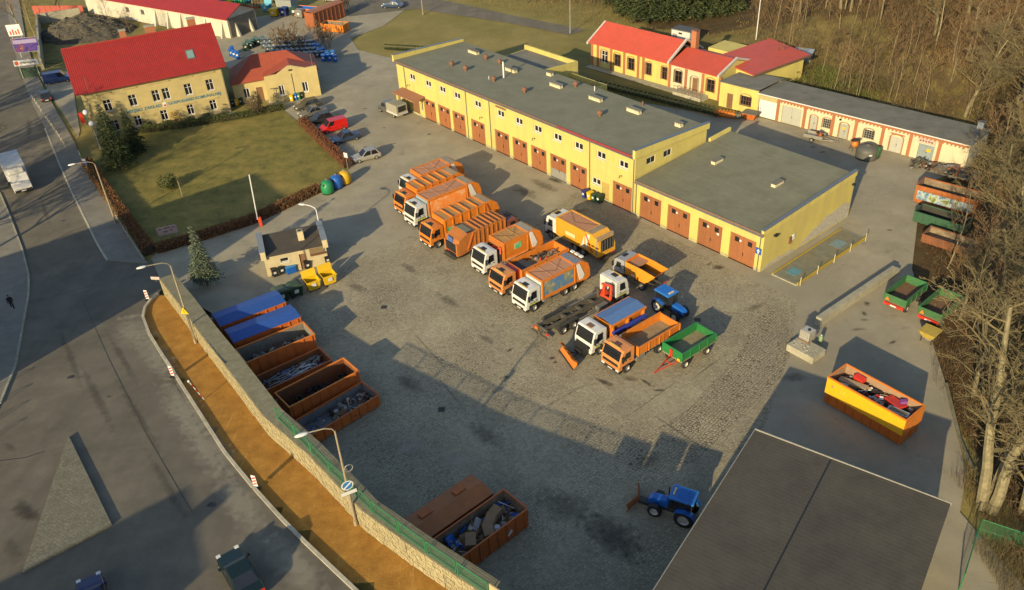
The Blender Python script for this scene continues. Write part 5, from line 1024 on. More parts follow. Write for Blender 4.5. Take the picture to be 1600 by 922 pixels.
# T10 hopper truck parked crosswise
fr_, re_ = G(972, 427), G(1034, 457); d_ = (fr_ - re_).normalized(); hd10 = math.atan2(d_.y, d_.x); L = 6.6
t = thing('hopper_truck', 'truck with open amber hopper body parked crosswise behind the white crane truck', 'truck', re_ + d_ * L + Vector((.5, -.7, 0)), hd10, TR)
cab(t, mat('cab_grey', (.36, .37, .38), .4), H=2.7, beacon=False); chassis_frame(t, L, (-1.0, -4.6))
hp = [(-2.0,1.2),(-2.0,2.75),(-4.6,2.7),(-6.6,2.5),(-5.6,1.5),(-5.0,1.1)]
for s in (-1, 1): MB().py(hp, *sorted((s*1.2, s*1.12))).build('hopper_side', mat('hopper_amber', (.78,.3,.02), .5, var=.1, dirt=(.45,.18,.04), damt=.4), t); MB().box(-3.6,-3.0,*sorted((s*1.203,s*1.22)),1.35,1.55).build('warning_mark', frame_w, t)
MB().box(-2.08, -2.0, -1.12, 1.12, 1.2, 2.85).build('hopper_front', truck_orange, t); MB().prism([(-2.1,-1.11,1.25),(-5.0,-1.11,1.15),(-5.0,1.11,1.15),(-2.1,1.11,1.25)], [(-2.1,-1.11,1.35),(-5.0,-1.11,1.25),(-5.0,1.11,1.25),(-2.1,1.11,1.35)]).build('hopper_floor', inner_steel, t)
MB().prism([(-5.0,-1.11,1.15),(-6.55,-1.11,2.45),(-6.55,1.11,2.45),(-5.0,1.11,1.15)], [(-5.05,-1.11,1.25),(-6.6,-1.11,2.52),(-6.6,1.11,2.52),(-5.05,1.11,1.25)]).build('hopper_chute', truck_orange, t)
MB().box(-3.6,-2.1,-1.1,1.1,2.3,2.5).build('load_cover', pale_orange, t); t.scale = (.86, .92, .95)
# T11 gritter with plough
L = 7.4; t = thing('gritter_truck', 'white-cab gritter truck with blue-covered salt hopper', 'truck', fc(7.15, 61.65), HDG, TR)
cab(t, truck_white, stripe=True, hatch=wood, beacon=False); chassis_frame(t, L, (-1.0, -4.9))
MB().prism([(-2.7,-.7,1.1),(-6.9,-.7,1.1),(-6.9,.7,1.1),(-2.7,.7,1.1)], [(-2.5,-1.15,2.55),(-7.1,-1.15,2.55),(-7.1,1.15,2.55),(-2.5,1.15,2.55)]).build('salt_hopper', truck_orange, t)
MB().box(-7.15,-2.45,-1.2,-1.1,2.4,2.62).box(-7.15,-2.45,1.1,1.2,2.4,2.62).box(-2.55,-2.45,-1.1,1.1,2.3,2.62).box(-7.15,-7.05,-1.1,1.1,2.3,2.62).build('hopper_rim', truck_orange, t)
MB().prism([(-2.55,-1.1,2.6),(-7.05,-1.1,2.6),(-7.05,0,2.82),(-2.55,0,2.82)], [(-2.55,-1.1,2.63),(-7.05,-1.1,2.63),(-7.05,0,2.85),(-2.55,0,2.85)]).prism([(-2.55,1.1,2.6),(-7.05,1.1,2.6),(-7.05,.02,2.82),(-2.55,.02,2.82)], [(-2.55,1.1,2.63),(-7.05,1.1,2.63),(-7.05,.02,2.85),(-2.55,.02,2.85)]).build('hopper_cover', mat('cover_blue', (.1, .2, .42), .55, var=.12), t)
MB().cyl((-2.6,1.32,1.75),(-6.9,1.32,1.75),.22,10).build('brine_tank', mat('brine_blue', (.03, .05, .33), .4), t)
for x in (-2.7, -4.7, -6.8): MB().box(x-.08, x+.08, .7, 1.25, 1.0, 2.4).box(x-.08, x+.08, -1.25, -.7, 1.0, 2.4).build('hopper_leg', truck_orange, t)
MB().box(-2.3,-2.05,-.9,.9,.95,2.1).build('engine_unit', rust_orange, t); MB().box(.05,.5,-.8,.8,.45,1.25).box(.5,.7,-.5,.5,.4,.9).build('plough_mount', black, t)
pl = thing('snow_plough', 'orange snow plough blade lying in front of the gritter', 'plough', G(889, 562), R(199))
b = MB(); n = 9
arc = [(.35*math.cos(R(200 - k*22)) + .2, .62 + .6*math.sin(R(200 - k*22 - 90)) ) for k in range(7)]
arc = [(.28 - .42*math.sin(math.pi*k/7), .08 + 1.05*k/7) for k in range(8)]
for k in range(7):
    (xa, za), (xb, zb) = arc[k], arc[k+1]; b.hexa([(xa,-1.6,za),(xa+.04,-1.6,za),(xa+.04,1.6,za),(xa,1.6,za),(xb,-1.6,zb),(xb+.04,-1.6,zb),(xb+.04,1.6,zb),(xb,1.6,zb)])
b.build('blade', truck_orange, pl)
for y in (-1.45,-.75,0,.75,1.45):
    r = MB()
    for k in range(7): (xa, za), (xb, zb) = arc[k], arc[k+1]; r.hexa([(xa-.1,y-.05,za),(xa,y-.05,za),(xa,y+.05,za),(xa-.1,y+.05,za),(xb-.1,y-.05,zb),(xb,y-.05,zb),(xb,y+.05,zb),(xb-.1,y+.05,zb)])
    r.build('rib', truck_orange, pl)
MB().box(.28,.34,-1.6,1.6,.0,.16).build('cutting_edge', rubber, pl); MB().tube([(-.1,-.6,.5),(-.9,0,.5)], .06, 6).tube([(-.1,.6,.5),(-.9,0,.5)], .06, 6).build('push_frame', black, pl)
# T12
L = 7.9; t = thing('flatbed_truck', 'orange flatbed truck with empty dropside body, front right of the row', 'truck', fc(9.32, 58.8), HDG, TR)
cab(t, mat('cab_peach', (.68, .27, .08), .45), H=2.7, hatch=mat('hatch_red', (.13, .05, .04), .5)); chassis_frame(t, L, (-1.0, -5.2)); tipper(t, -2.3, -L, 2.5, 1.2, .95, truck_orange, mat('bed_floor', (.36, .27, .14), .8, var=.25, scale=2, dirt=(.2, .13, .06), damt=.5))
for k in range(1, 5): x = -2.3 - k*1.12; MB().box(x-.02, x+.02, 1.27, 1.3, 1.25, 2.1).build('board_joint', rust_orange, t)
# T13 trailer
tr = thing('farm_trailer', 'green two-axle farm trailer with red drawbar beside the orange flatbed', 'trailer', (14.25, 59.97, 0), HDG)
tipper(tr, 0, -4.7, 2.35, 1.05, .95, green_p, mat('trailer_inner', (.3, .26, .15), .85, var=.3, scale=2, dirt=(.16, .1, .05), damt=.6))
MB().box(-4.5,-.1,-.5,-.38,.8,1.04).box(-4.5,-.1,.38,.5,.8,1.04).build('chassis', red_p, tr); MB().tube([(-.5,-.6,.72),(2.0,0,.5)], .05, 6).tube([(-.5,.6,.72),(2.0,0,.5)], .05, 6).tube([(.4,-.38,.66),(.4,.38,.66)], .05, 6).tube([(2.0,0,.5),(2.3,0,.48)], .07, 6).build('drawbar', red_p, tr)
for x in (-.75, -3.7):
    for s in (-1, 1): wheel(tr, x, s*.98, .42, .26, s, mat('rim_cream', (.6, .56, .45), .5))
    MB().box(x-.06, x+.06, -.85, .85, .36, .48).build('axle', red_p, tr)
MB().box(.065,.1,-.2,.1,1.15,1.95).build('ladder', red_p, tr); MB().box(.065,.08,.7,1.0,1.1,1.4).build('reflector', yellow_p, tr)
# T15 amber refuse truck in front of the hall
t = thing('refuse_truck', 'amber refuse truck with white stripe parked crosswise by the hall, tail towards the yard', 'truck', (5.25, 85.75, 0), R(127.5), TR); L = 9.0
cab(t, truck_white); chassis_frame(t, L, (-1.0, -5.0, -6.3)); compactor(t, L, side=truck_yellow, top=pale_orange, x0=-2.0, tail=2.2, tailtop=dusty_top, wedge=False, W=2.4)
for s in (-1, 1): MB().py([(-6.1,1.2),(-6.9,1.2),(-7.5,3.1),(-6.7,3.1)], *sorted((s*1.205, s*1.23))).build('white_stripe', frame_w, t); MB().box(-5.2,-3.6,*sorted((s*1.273,s*1.29)),1.7,2.2).build('emblem', mat('emblem_pale', (.7,.6,.3), .5), t)
MB().box(-L+.02, -L+.08, -.95, .95, 1.5, 2.9).build('tail_opening', black, t)
for k in range(5): MB().box(-L-.03, -L+.02, -.8+k*.4-.03, -.8+k*.4+.03, 1.5, 2.85).build('guard_bar', zinc, t)
MB().box(-L+.35,-L+.6,-1.25,1.25,1.0,3.15).build('tail_frame', mat('tail_tan', (.5,.36,.2), .6), t)
# ------------------------------------------------------------------ tractors
def tractor(name, label, pos, rz, plow=False):
    t = thing(name, label, 'tractor', pos, rz)
    MB().py([(1.0,.85),(1.0,1.5),(1.2,1.62),(2.4,1.5),(2.75,1.25),(2.75,.8)], -.36, .36).build('bonnet', blue_p, t, bevel=.1)
    MB().box(2.752,2.78,-.25,.25,.85,1.15).build('grille', black, t); MB().box(-.7,1.1,-.38,.38,.6,.98).box(1.0,2.6,-.28,.28,.5,.85).build('gearbox', chassis, t)
    for s in (-1, 1):
        wheel(t, -.45, s*.82, .82, .46, s, mat('rim_pale', (.55,.54,.5), .5)); wheel(t, 2.0, s*.75, .6, .36, s, mat('rim_pale', (.55,.54,.5)))
        MB().py([(-1.35,1.1),(-1.1,1.55),(-.5,1.75),(.15,1.6),(.35,1.35),(.15,1.5),(-.5,1.65),(-1.05,1.47)], *sorted((s*.55, s*1.08))).build('fender', blue_p, t, bevel=.02)
        MB().box(1.7,2.3,*sorted((s*.6,s*.95)),1.22,1.27).build('front_fender', black, t)
        MB().box(.55,.65,*sorted((s*.85,s*1.1)),2.0,2.35).build('mirror', black, t); MB().py([(-.9,1.55),(-.95,2.5),(.75,2.5),(.95,1.4)], *sorted((s*.72, s*.7))).build('side_window', glass, t)
    MB().prism([(-.95,-.72,1.5),(.95,-.62,1.4),(.95,.62,1.4),(-.95,.72,1.5)], [(-.98,-.72,2.5),(.72,-.68,2.5),(.72,.68,2.5),(-.98,.72,2.5)]).build('cabin', mat('tractor_glass', (.04,.05,.05), .1), t)
    for x, y in ((-.95,-.7),(-.95,.7),(.8,-.66),(.8,.66)): MB().cyl((x,y,1.4),(x-.05,y,2.55),.045,6).build('pillar', black, t)
    r = MB().box(-1.15,.95,-.82,.82,2.5,2.68).build('cab_roof', mat('tractor_roof', (.03,.2,.62), .35), t, bevel=.08)
    for k in range(5): MB().box(-.9,.3,-.5+k*.25-.03,-.5+k*.25+.03,2.681,2.71).build('roof_rib', blue_p, r)
    MB().box(.55,.7,-.35,.35,2.682,2.8).build('light_bar', mat('beacon2', (.7,.55,.3), .3), r); MB().cyl((1.2,-.45,1.4),(1.2,-.45,2.5),.05,8).build('exhaust', black, t)
    if plow:
        for s in (-1, 1):
            a = Vector((3.7,0,0)); e = Vector((.35 if s > 0 else .35, s*.94, 0)).normalized(); b = MB()
            for k in range(5):
                z0, z1 = .08+k*.17, .08+(k+1)*.17; o0, o1 = -.16*math.sin(math.pi*k/5), -.16*math.sin(math.pi*(k+1)/5); nn = Vector((1,0,0))
                p0, p1 = a+e*.05, a+e*1.5
                b.hexa([p0+nn*o0+Vector((0,0,z0)), p1+nn*o0+Vector((0,0,z0)), p1+nn*(o0-.05)+Vector((0,0,z0)), p0+nn*(o0-.05)+Vector((0,0,z0)), p0+nn*o1+Vector((0,0,z1)), p1+nn*o1+Vector((0,0,z1)), p1+nn*(o1-.05)+Vector((0,0,z1)), p0+nn*(o1-.05)+Vector((0,0,z1))])
            b.build('plough_blade', mat('plough_rust', (.32,.12,.04), .5, var=.2), t)
        MB().box(2.7,3.55,-.3,.3,.35,.6).build('plough_frame', chassis, t)
    t.scale = (.92,)*3
    return t
a, b = G(1044, 452, 2.6), G(1072, 486, 1.5); d_ = (b - a); tractor('tractor', 'blue tractor parked behind the flatbed truck', (a.x - .1, a.y, 0), R(-54))
a, b = G(1067, 770, 2.6), G(1020, 770, 1.5); d_ = (b - a); tractor('tractor', 'blue tractor with rusty V-plough beside the corrugated shed', (a.x, a.y, 0), math.atan2(d_.y, d_.x) + R(2), True)
# ------------------------------------------------------------------ skips and roll-off containers
def skip(label, c, rz, L, W, H, out, inn, lid=None, slope=False, ribs=8, band=None, group='roll-off containers in the yard', rimm=None, name='waste_container'):
    """roll-off container, local x along its length, open at the top unless lid"""
    t = thing(name, label, 'container', (c[0], c[1], 0), rz, group); l, h, k = L/2, W/2, .06
    MB().box(-l+.1, l-.1, -h+.1, h-.1, .12, .22).build('floor', inn, t)
    w = MB().box(-l, l, -h, -h+k, .12, H).box(-l, l, h-k, h, .12, H).box(-l, -l+k, -h+k, h-k, .12, H)
    w.box(l-k, l, -h+k, h-k, .12, H); w.build('shell', out, t)
    i = MB().box(-l+k+.002, l-k-.002, -h+k+.002, -h+k+.012, .22, H-.03).box(-l+k+.002, l-k-.002, h-k-.012, h-k-.002, .22, H-.03).box(-l+k+.002,-l+k+.012,-h+k+.015,h-k-.015,.22,H-.03).box(l-k-.012,l-k-.002,-h+k+.015,h-k-.015,.22,H-.03); i.build('lining', inn, t)
    r = MB().box(-l-.05, l+.05, -h-.05, -h+.07, H+.002, H+.09).box(-l-.05, l+.05, h-.07, h+.05, H+.002, H+.09).box(-l-.05,-l+.07,-h+.07,h-.07,H+.002,H+.09).box(l-.07,l+.05,-h+.07,h-.07,H+.002,H+.09); r.build('rim', rimm or out, t)
    for q in range(ribs):
        x = -l + .35 + (L - .7) * q / (ribs - 1)
        for s in (-1, 1): MB().box(x-.06, x+.06, *sorted((s*(h+.002), s*(h+.07))), .1, H).build('rib', out, t)
    for s in (-1, 1):
        for x in (-l+.6, l-.4): MB().cyl((x, s*(h-.25), .1), (x, s*(h-.55), .1), .1, 8).build('roller', chassis, t)
        MB().box(-l, l, *sorted((s*.5, s*.6)), .02, .119).build('skid', chassis, t)
        MB().box(l+.002, l+.06, *sorted((s*.08, s*.16)), .3, H-.1).build('door_bar', out, t)
    if band:
        MB().box(-l-.012, l+.012, -h-.085, -h-.072, H*.42, H).build('side_panel', band, t); MB().box(-l-.012, l+.012, h+.072, h+.085, H*.42, H).build('side_panel', band, t)
        MB().box(l+.062, l+.075, -h-.08, h+.08, H*.42, H).build('end_panel', truck_orange, t)
    if lid:
        for s in (-1, 1):
            a = [(-l-.02, 0, H+.32), (l+.02, 0, H+.32), (l+.02, s*(h+.05), H+.093), (-l-.02, s*(h+.05), H+.093)]
            MB().prism(a, [(x, y, z+.05) for x, y, z in a]).build('lid', lid, t)
    return t
ra = lambda az, L: Vector((math.cos(R(az)), math.sin(R(az)), 0)) * L
def mid(pa, pb, az, L): m = (Vector((*pa, 0)) + Vector((*pb, 0))) / 2; return m - ra(az, L/2)
LB = tarp_blue
skip('orange container under a blue lid, nearest the gatehouse bins', mid((-24.4,73.4),(-23.0,70.9),33,6.8), R(33), 6.8, 2.6, 2.1, rust_orange, inner_steel, lid=LB)
skip('orange container under a blue lid, between its twin and the open skips', mid((-22.4,70.6),(-21.0,68.1),33,6.8), R(33), 6.8, 2.6, 2.1, rust_orange, inner_steel, lid=LB)
t = skip('open orange container holding some rubble, next to the blue lids', mid((-20.7,67.5),(-19.0,65.2),34,6.9), R(34), 6.9, 2.6, 2.1, rust_orange, mat('inner_grey', (.22,.2,.16), .85, var=.3), rimm=truck_orange)
rubble('rubble', t, -2.5, 3.1, -1, 1, .55, 130, junk + [junk[1]], 1, 21, .1, .45); MB().prism([(-3.2,-1.1,.225),(3.2,-1.1,.225),(3.2,1.1,.225),(-3.2,1.1,.225)], [(-2,-.8,.3),(2.9,-.9,.75),(2.9,.9,.75),(-2,.8,.3)]).build('rubble_bed', junk[0], t, kind='stuff')
t = skip('low rusty container heaped with metal pipes and cables', mid((-18.6,64.2),(-17.2,62.2),36,6.6), R(36), 6.6, 2.5, 1.25, rust_orange, rust_dark)
pm = [mat('pipe_pale', (.42,.42,.42), .5, .3), mat('pipe_blue', (.12,.16,.3), .5), steel, lamp_glass]
rn = random.Random(9)
for q, m in enumerate(pm):
    b = MB()
    for k in range(16): y = rn.uniform(-.9, .9); x = rn.uniform(-2.2, 1.8); a = rn.uniform(-.25, .25); l_2 = rn.uniform(.5, 1.3); z = rn.uniform(.35, 1.05); b.cyl((x-l_2, y-a, z), (x+l_2, y+a, z+rn.uniform(-.15,.2)), rn.uniform(.025,.06), 6)
    b.build('scrap_pipes', m, t, kind='stuff')
rubble('scrap', t, -2.8, 2.8, -1, 1, .35, 120, [steel, black, junk[3], junk[1]], 1, 4, .1, .4)
t = skip('open orange container with old tyres at its far end', mid((-16.0,61.4),(-14.0,59.2),39,7.0), R(39), 7.0, 2.6, 2.1, rust_orange, rust_dark, rimm=truck_orange)
b = MB(); rn = random.Random(12)
for k in range(44):
    c = (rn.uniform(-2.0,3.1), rn.uniform(-.9,.9), .4+rn.uniform(0,.7)); k0 = len(b.v); b.lathe([(.2,-.1),(.34,-.1),(.36,0),(.34,.1),(.2,.1)], 10)
    rm_ = Matrix.Rotation(rn.uniform(-.9,.9), 3, 'X') @ Matrix.Rotation(rn.uniform(-.9,.9), 3, 'Y')
    for i in range(k0, len(b.v)): b.v[i] = V3(rm_ @ Vector(b.v[i]) + Vector(c))
b.build('tyres', rubber, t, kind='stuff')
t = skip('low orange container with pale debris, beside the tyre container', mid((-14.1,58.9),(-12.1,56.8),42,7.0), R(42), 7.0, 2.6, 1.2, rust_orange, mat('inner_blue', (.2,.2,.2), .8, var=.35, scale=2))
rubble('debris', t, -.5, 3.2, -1, 1, .3, 130, junk + [junk[1]], 1, 31, .08, .4); rubble('debris', t, -3.2, 1, -1.1, 1.1, .22, 70, [lamp_glass, junk[0], pm[1]], 1, 32, .05, .16, .1)
cc = Vector((-4.12,46.41,0)); cc = (Vector((-4.15,46.3,0)) + Vector((-2.2,44.0,0))) / 2 - ra(40, 3.35)
t = skip('closed rusty container with a pitched lid near the fence', cc, R(40), 6.7, 2.6, 1.7, rust_dark, rust_dark, lid=mat('lid_rust', (.48,.15,.03), .6, var=.2, scale=1.5, dirt=(.3,.1,.03), damt=.5))
for x in (-1.6, 1.6): MB().box(x-.5, x+.5, .3, .9, 2.0, 2.1).build('hatch', rust_orange, t)
cc = (Vector((-1.66,44.35,0)) + Vector((.41,42.3,0))) / 2 - ra(40, 3.35)
t = skip('open orange container full of cardboard boxes near the fence', cc, R(40), 6.7, 2.65, 1.9, rust_orange, inner_steel)
card = [mat('cardboard', (.36,.22,.11), .9), mat('cardboard_dark', (.25,.15,.08), .9), lamp_glass, blue_p, junk[1]]
rubble('cardboard', t, -2.9, 3, -1.1, 1.1, .6, 120, card + [card[0]]*2, 1, 41, .2, .5, .7); MB().box(-3.1,3.1,-1.15,1.15,.23,.7).build('cardboard', card[1], t, kind='stuff')
for x, y, a in ((.9,.1,.5),(.2,-.5,1.1),(1.6,.4,.2),(-1.3,-.3,.9)): MB().obox((x,y,1.45), (math.cos(a),math.sin(a),.2), (-math.sin(a),math.cos(a),0), (-.2*math.cos(a),-.2*math.sin(a),1), .5,.38,.3).build('cardboard_box', card[0], t)
yc = Vector((29.4, 51.9, 0))
t = skip('amber-banded orange container full of bulky waste on the open ground', yc, R(-53.5), 7.1, 2.6, 2.75, mat('lower_orange', (.6,.15,.015), .5, var=.1, dirt=(.3,.08,.02), damt=.4), mat('inner_tan', (.4,.25,.15), .8), band=amber, ribs=9, rimm=truck_orange)
rubble('bulky_waste', t, -3.2, 3.2, -1, 1, 1.7, 110, [card[0], junk[1], red_p, mat('plum', (.12,.04,.1), .7), black, mat('tan_board', (.5,.36,.2), .8), lamp_glass], 1, 51, .15, .5, .5); MB().box(-3.35,3.35,-1.1,1.1,.23,1.75).build('waste_bed', mat('waste_dark', (.09,.06,.05), .95, var=.4), t, kind='stuff')
MB().obox((-2.0,.1,2.3),(.98,.15,.08),(-.15,.98,0),(-.08,0,1),1.2,.3,.06).build('board', mat('tan_board', (.5,.36,.2), .8), t); MB().obox((1.6,.5,2.35),(.9,-.3,.1),(.3,.9,0),(0,0,1),.9,.45,.08).build('sofa_seat', red_p, t, bevel=.04); MB().obox((-1.9,.85,2.45),(.95,-.1,0),(.1,.95,.2),(0,-.2,1),.5,.28,.2).build('armchair', red_p, t, bevel=.05)
MB().obox((2.4,-.45,2.45),(.98,.1,.05),(-.1,.98,0),(0,0,1),.85,.32,.03).build('window_frame', lamp_glass, t); MB().obox((2.4,-.45,2.49),(.98,.1,.05),(-.1,.98,0),(0,0,1),.72,.22,.01).build('frame_panel', mat('panel_olive', (.25,.2,.1), .6), t); MB().obox((2.1,.8,2.5),(.6,.5,.2),(-.5,.6,0),(0,0,1),.35,.3,.2).build('cushion', mat('purple', (.25,.06,.28), .8), t, bevel=.08)
text_mesh('lettering', '11', .5, mat('letter_yellow', (.8,.62,.1), .5), t, (-2.2,-1.392,2.1), (R(90),0,0))
# right-hand storage of containers and trailers by the thicket
c_, s_ = G(1482, 318), R(-52)
t = skip('orange container with a large landscape poster under the bare trees', G(1478, 322), R(-44), 6.8, 2.5, 2.2, mat('tree_shaded_orange', (.4,.12,.025), .7, var=.25, dirt=(.2,.08,.03), damt=.7), inner_steel)  # shell orange darkened, the shade of the trees is put into its colour
MB().box(-3.1, 3.1, -1.36, -1.33, .6, 1.7).build('poster', poster_mat('poster_sky', [(.03,.06,.02),(.1,.18,.24),(.35,.4,.42),(.18,.2,.04),(.04,.08,.02)], 1.3), t)
t = skip('dark green open container in the shade of the thicket', G(1470, 352), R(-46), 5.6, 2.3, 1.3, mat('skip_green', (.03,.1,.05), .7), mat('skip_dark', (.05,.05,.04), .9))
t = skip('low rusty container behind the green skip under branches', G(1485, 385), R(-46), 5.6, 2.3, 1.0, rust_dark, inner_steel)
def box_trailer(label, pos, rz):
    t = thing('farm_trailer', label, 'trailer', pos, rz); tipper(t, 0, -4.3, 2.2, .95, .85, mat('dull_green', (.035,.16,.05), .7, var=.25, scale=2, dirt=(.1,.12,.05), damt=.6), mat('trailer_rust', (.2,.11,.06), .9, var=.3))
    MB().box(-4.36,-4.3,-1.0,1.0,.62,.9).build('tail_beam', red_p, t); MB().box(-4.38,-4.365,-.3,.3,.66,.8).build('number_plate', frame_w, t); MB().box(-4.1,-.1,-.45,.45,.7,.94).build('chassis', red_p, t); MB().prism([(-4.33,.5,1.15),(-4.33,.95,1.15),(-4.33,.725,1.55)], [(-4.31,.5,1.15),(-4.31,.95,1.15),(-4.31,.725,1.55)]).build('warning_triangle', truck_orange, t)
    for x in (-.8,-3.4):
        for s in (-1,1): wheel(t, x, s*.9, .42, .26, s)
    return t
rr1 = G(1393, 488); box_trailer('green farm trailer with red tail beam and orange triangle by the thicket', rr1 + ra(40, 4.35), R(40))
rr2 = G(1447, 510); box_trailer('green farm trailer under branches, right of its twin', rr2 + ra(40, 4.35), R(40))
sp_ = thing('spreader', 'yellow spreader machine behind the right-hand trailer', 'machine', G(1450, 532), R(40))
MB().prism([(-.5,-.4,.5),(.5,-.4,.5),(.5,.4,.5),(-.5,.4,.5)], [(-.8,-.8,1.2),(.8,-.8,1.2),(.8,.8,1.2),(-.8,.8,1.2)]).build('hopper', mat('old_yellow', (.5,.36,.06), .6, var=.2), sp_); MB().cyl((0,0,.3),(0,0,.5),.5,12).build('disc', steel, sp_)
for x, y in ((-.5,-.5),(.5,-.5),(.5,.5),(-.5,.5)): MB().cyl((x,y,0),(x*.9,y*.9,.6),.05,6).build('leg', chassis, sp_)
# ------------------------------------------------------------------ yard furniture
lowc = thing('loading_wall', 'long low concrete wall running towards the bare trees', 'wall', (29.3, 64.7, 0), R(37)); MB().box(0, 13.3, -.3, .3, 0, 1.0).build('wall', concrete, lowc, bevel=.03); MB().box(13.32, 13.9, -.3, .3, 0, .6).build('end_block', concrete, lowc)
sb_ = thing('concrete_slab', 'broad weathered concrete block carrying the liquid tank', 'slab', (26.85, 60.75, 0), R(-53)); MB().box(-1.4, 1.45, -1.0, 1.0, 0, .72).build('block', concrete, sb_, bevel=.06); rubble('chips', sb_, -1.2, 1.2, -.9, .2, .73, 30, [junk[1]], 1, 3, .03, .1, .02)
ib = thing('liquid_tank', 'white caged liquid tank on a pallet on the concrete block', 'tank', (27.25, 61.85, .72), R(-53)); MB().box(-.52,.52,-.52,.52,.14,1.12).build('tank', mat('ibc_white', (.5,.48,.42), .5, var=.12), ib, bevel=.08); pal = MB()
for y in (-.45,0,.45): pal.box(-.55,.55,y-.07,y+.07,0,.12)
pal.build('pallet', wood, ib)
for z in (.3,.55,.8,1.05):
    MB().tube([(-.56,-.56,z),(.56,-.56,z),(.56,.56,z),(-.56,.56,z),(-.56,-.56,z)], .018, 4).build('cage_bar', galv, ib)
for k in range(6):
    for a, b in (((-.56+k*.224,-.56),)*2, ((-.56+k*.224,.56),)*2, ((-.56,-.56+k*.224),)*2, ((.56,-.56+k*.224),)*2): MB().cyl((*a,.12),(*b,1.14),.018,4).build('cage_bar', galv, ib)
MB().cyl((.1,0,1.12),(.1,0,1.2),.14,10).build('cap', black, ib)
gb_ = thing('green_canister', 'small pale green canister beside the liquid tank', 'canister', (28.7, 62.1, 0), R(10)); MB().cyl((0,0,0),(0,0,.85),.18,10).build('body', mat('canister', (.3,.42,.22), .5), gb_); MB().cyl((0,0,.85),(0,0,.95),.06,8).build('cap', lamp_glass, gb_)
wb = thing('weighbridge', 'steel weighbridge with yellow edge beams beside the annex', 'weighbridge', (27.63, 74.08, 0), R(39))
for k in range(4): MB().box(.1+k*3.27, 3.3+k*3.27, -2.95, -.15, .02, .1).build('deck_plate', mat('deck_steel', (.24,.22,.14), .7, var=.25, scale=1.2, dirt=(.16,.22,.22), damt=.5, dscale=.4), wb)
MB().box(0,13.1,-.14,0,0,.2).build('edge_beam', mat('beam_yellow', (.5,.36,.04), .7, var=.25), wb); MB().box(0,13.1,-3.1,-2.96,0,.3).build('edge_beam', mat('beam_yellow', (.5,.36,.04)), wb); MB().box(-.12,-.003,-3.1,0,0,.1).box(13.103,13.2,-3.1,0,0,.1).build('end_beam', concrete, wb)
for k in range(5): x = .2+k*3.15; MB().cyl((x,-3.25,0),(x,-3.25,1.0),.05,6).build('guard_post', mat('post_pale', (.55,.5,.3), .6), wb)
MB().box(9.2,10.9,-2.2,-.9,.103,.12).build('cover_plate', mat('plate_blue', (.2,.28,.3), .6), wb); MB().box(1.2,2.6,-2.0,-.8,.103,.12).build('cover_plate', mat('plate_blue2', (.12,.3,.36), .6), wb)
def pole_sign(root, x, z, w, h, m, y=-.06): return MB().box(x-w/2, x+w/2, y-.02, y, z, z+h).build('sign_plate', m, root)
ar = thing('arrow_sign', 'blue sign with white arrow at the annex corner', 'sign', A0 + SU * 17.62 - SV * .12 + Vector((0,0,2.1)), YAW); MB().box(-.35,.35,-.02,.0,0,.75).build('plate', mat('sign_blue', (.03,.1,.38), .4), ar); MB().prism([(-.22,-.03,.38),(.22,-.03,.38),(0,-.03,.66)], [(-.22,-.021,.38),(.22,-.021,.38),(0,-.021,.66)]).box(-.08,.08,-.03,-.021,.1,.38).build('arrow', lamp_glass, ar)
# ------------------------------------------------------------------ lamps and signs along the street
def street_lamp(label, base, h, arm_az, arm=2.0, m=None, cat='street lamp', name='street_lamp', lean=0):
    t = thing(name, label, cat, base, R(arm_az)); m = m or pole_m
    MB().cyl((0,0,0),(0,0,h*.55),.11,8,.085).cyl((0,0,h*.55),(0,0,h),.085,8,.06).build('pole', m, t); MB().tube([(0,0,h-.05),(.15,0,h+.25),(.6,0,h+.48),(arm,0,h+.6)], .045, 6).build('arm', m, t)
    MB().ell((arm+.35,0,h+.6),.48,.17,.11,12,6).build('lamp_head', lamp_glass, t, smooth=True); MB().cyl((0,0,0),(0,0,.5),.15,8).build('base', m, t)
    return t
l1 = GR(181.6, 350); l2 = GR(306, 536, -.1); l3 = GR(556.5, 820, -.1)
street_lamp('concrete street lamp over the pavement beside the lawn hedge', l1, 8.2, 205); street_lamp('street lamp with warning sign at the start of the sandy path', l2, 8.9, 205); street_lamp('street lamp with parking sign and wire at the foot of the stone wall', l3, 9.0, 203, 1.7)
t = thing('warning_sign', 'yellow triangular warning sign on the street lamp by the wall', 'sign', l2 + Vector((-.05,-.15,0)), R(-15)); z = 3.6
MB().prism([(-.42,-.02,z),(.42,-.02,z),(0,-.02,z+.75)], [(-.42,.0,z),(.42,.0,z),(0,.0,z+.75)]).build('plate', yellow_p, t); MB().box(-.045,.045,-.032,-.021,z+.25,z+.5).box(-.045,.045,-.032,-.021,z+.1,z+.18).build('mark', orange_red, t); MB().cyl((0,.04,0),(0,.04,z+.6),.03,6).build('post', pole_m, t)
t = thing('parking_sign', 'round blue no-parking sign with white plate on the street lamp', 'sign', l3 + Vector((.05,-.16,0)), R(25)); z = 3.3
for r, m, y in ((.42, lamp_glass, -.02), (.34, mat('sign_blue2', (.03,.2,.5), .4), -.03)): MB().cyl((0,y,z+.85),(0,y+.009,z+.85),r,20).build('disc', m, t)
MB().obox((0,-.036,z+.85),(.8,0,.6),(0,1,0),(-.6,0,.8),.33,.004,.05).build('bar', lamp_glass, t); MB().box(-.55,.55,-.03,-.01,z-.0,z+.3).build('plate', lamp_glass, t)
ring = thing('wire_coil', 'loop of wire hung on the lamp pole by the wall', 'wire', l3 + Vector((.35,0,5.6)), R(30)); MB().tube([(math.cos(k*math.pi/5)*.3,0,math.sin(k*math.pi/5)*.3) for k in range(11)], .035, 5).build('coil', galv, ring)
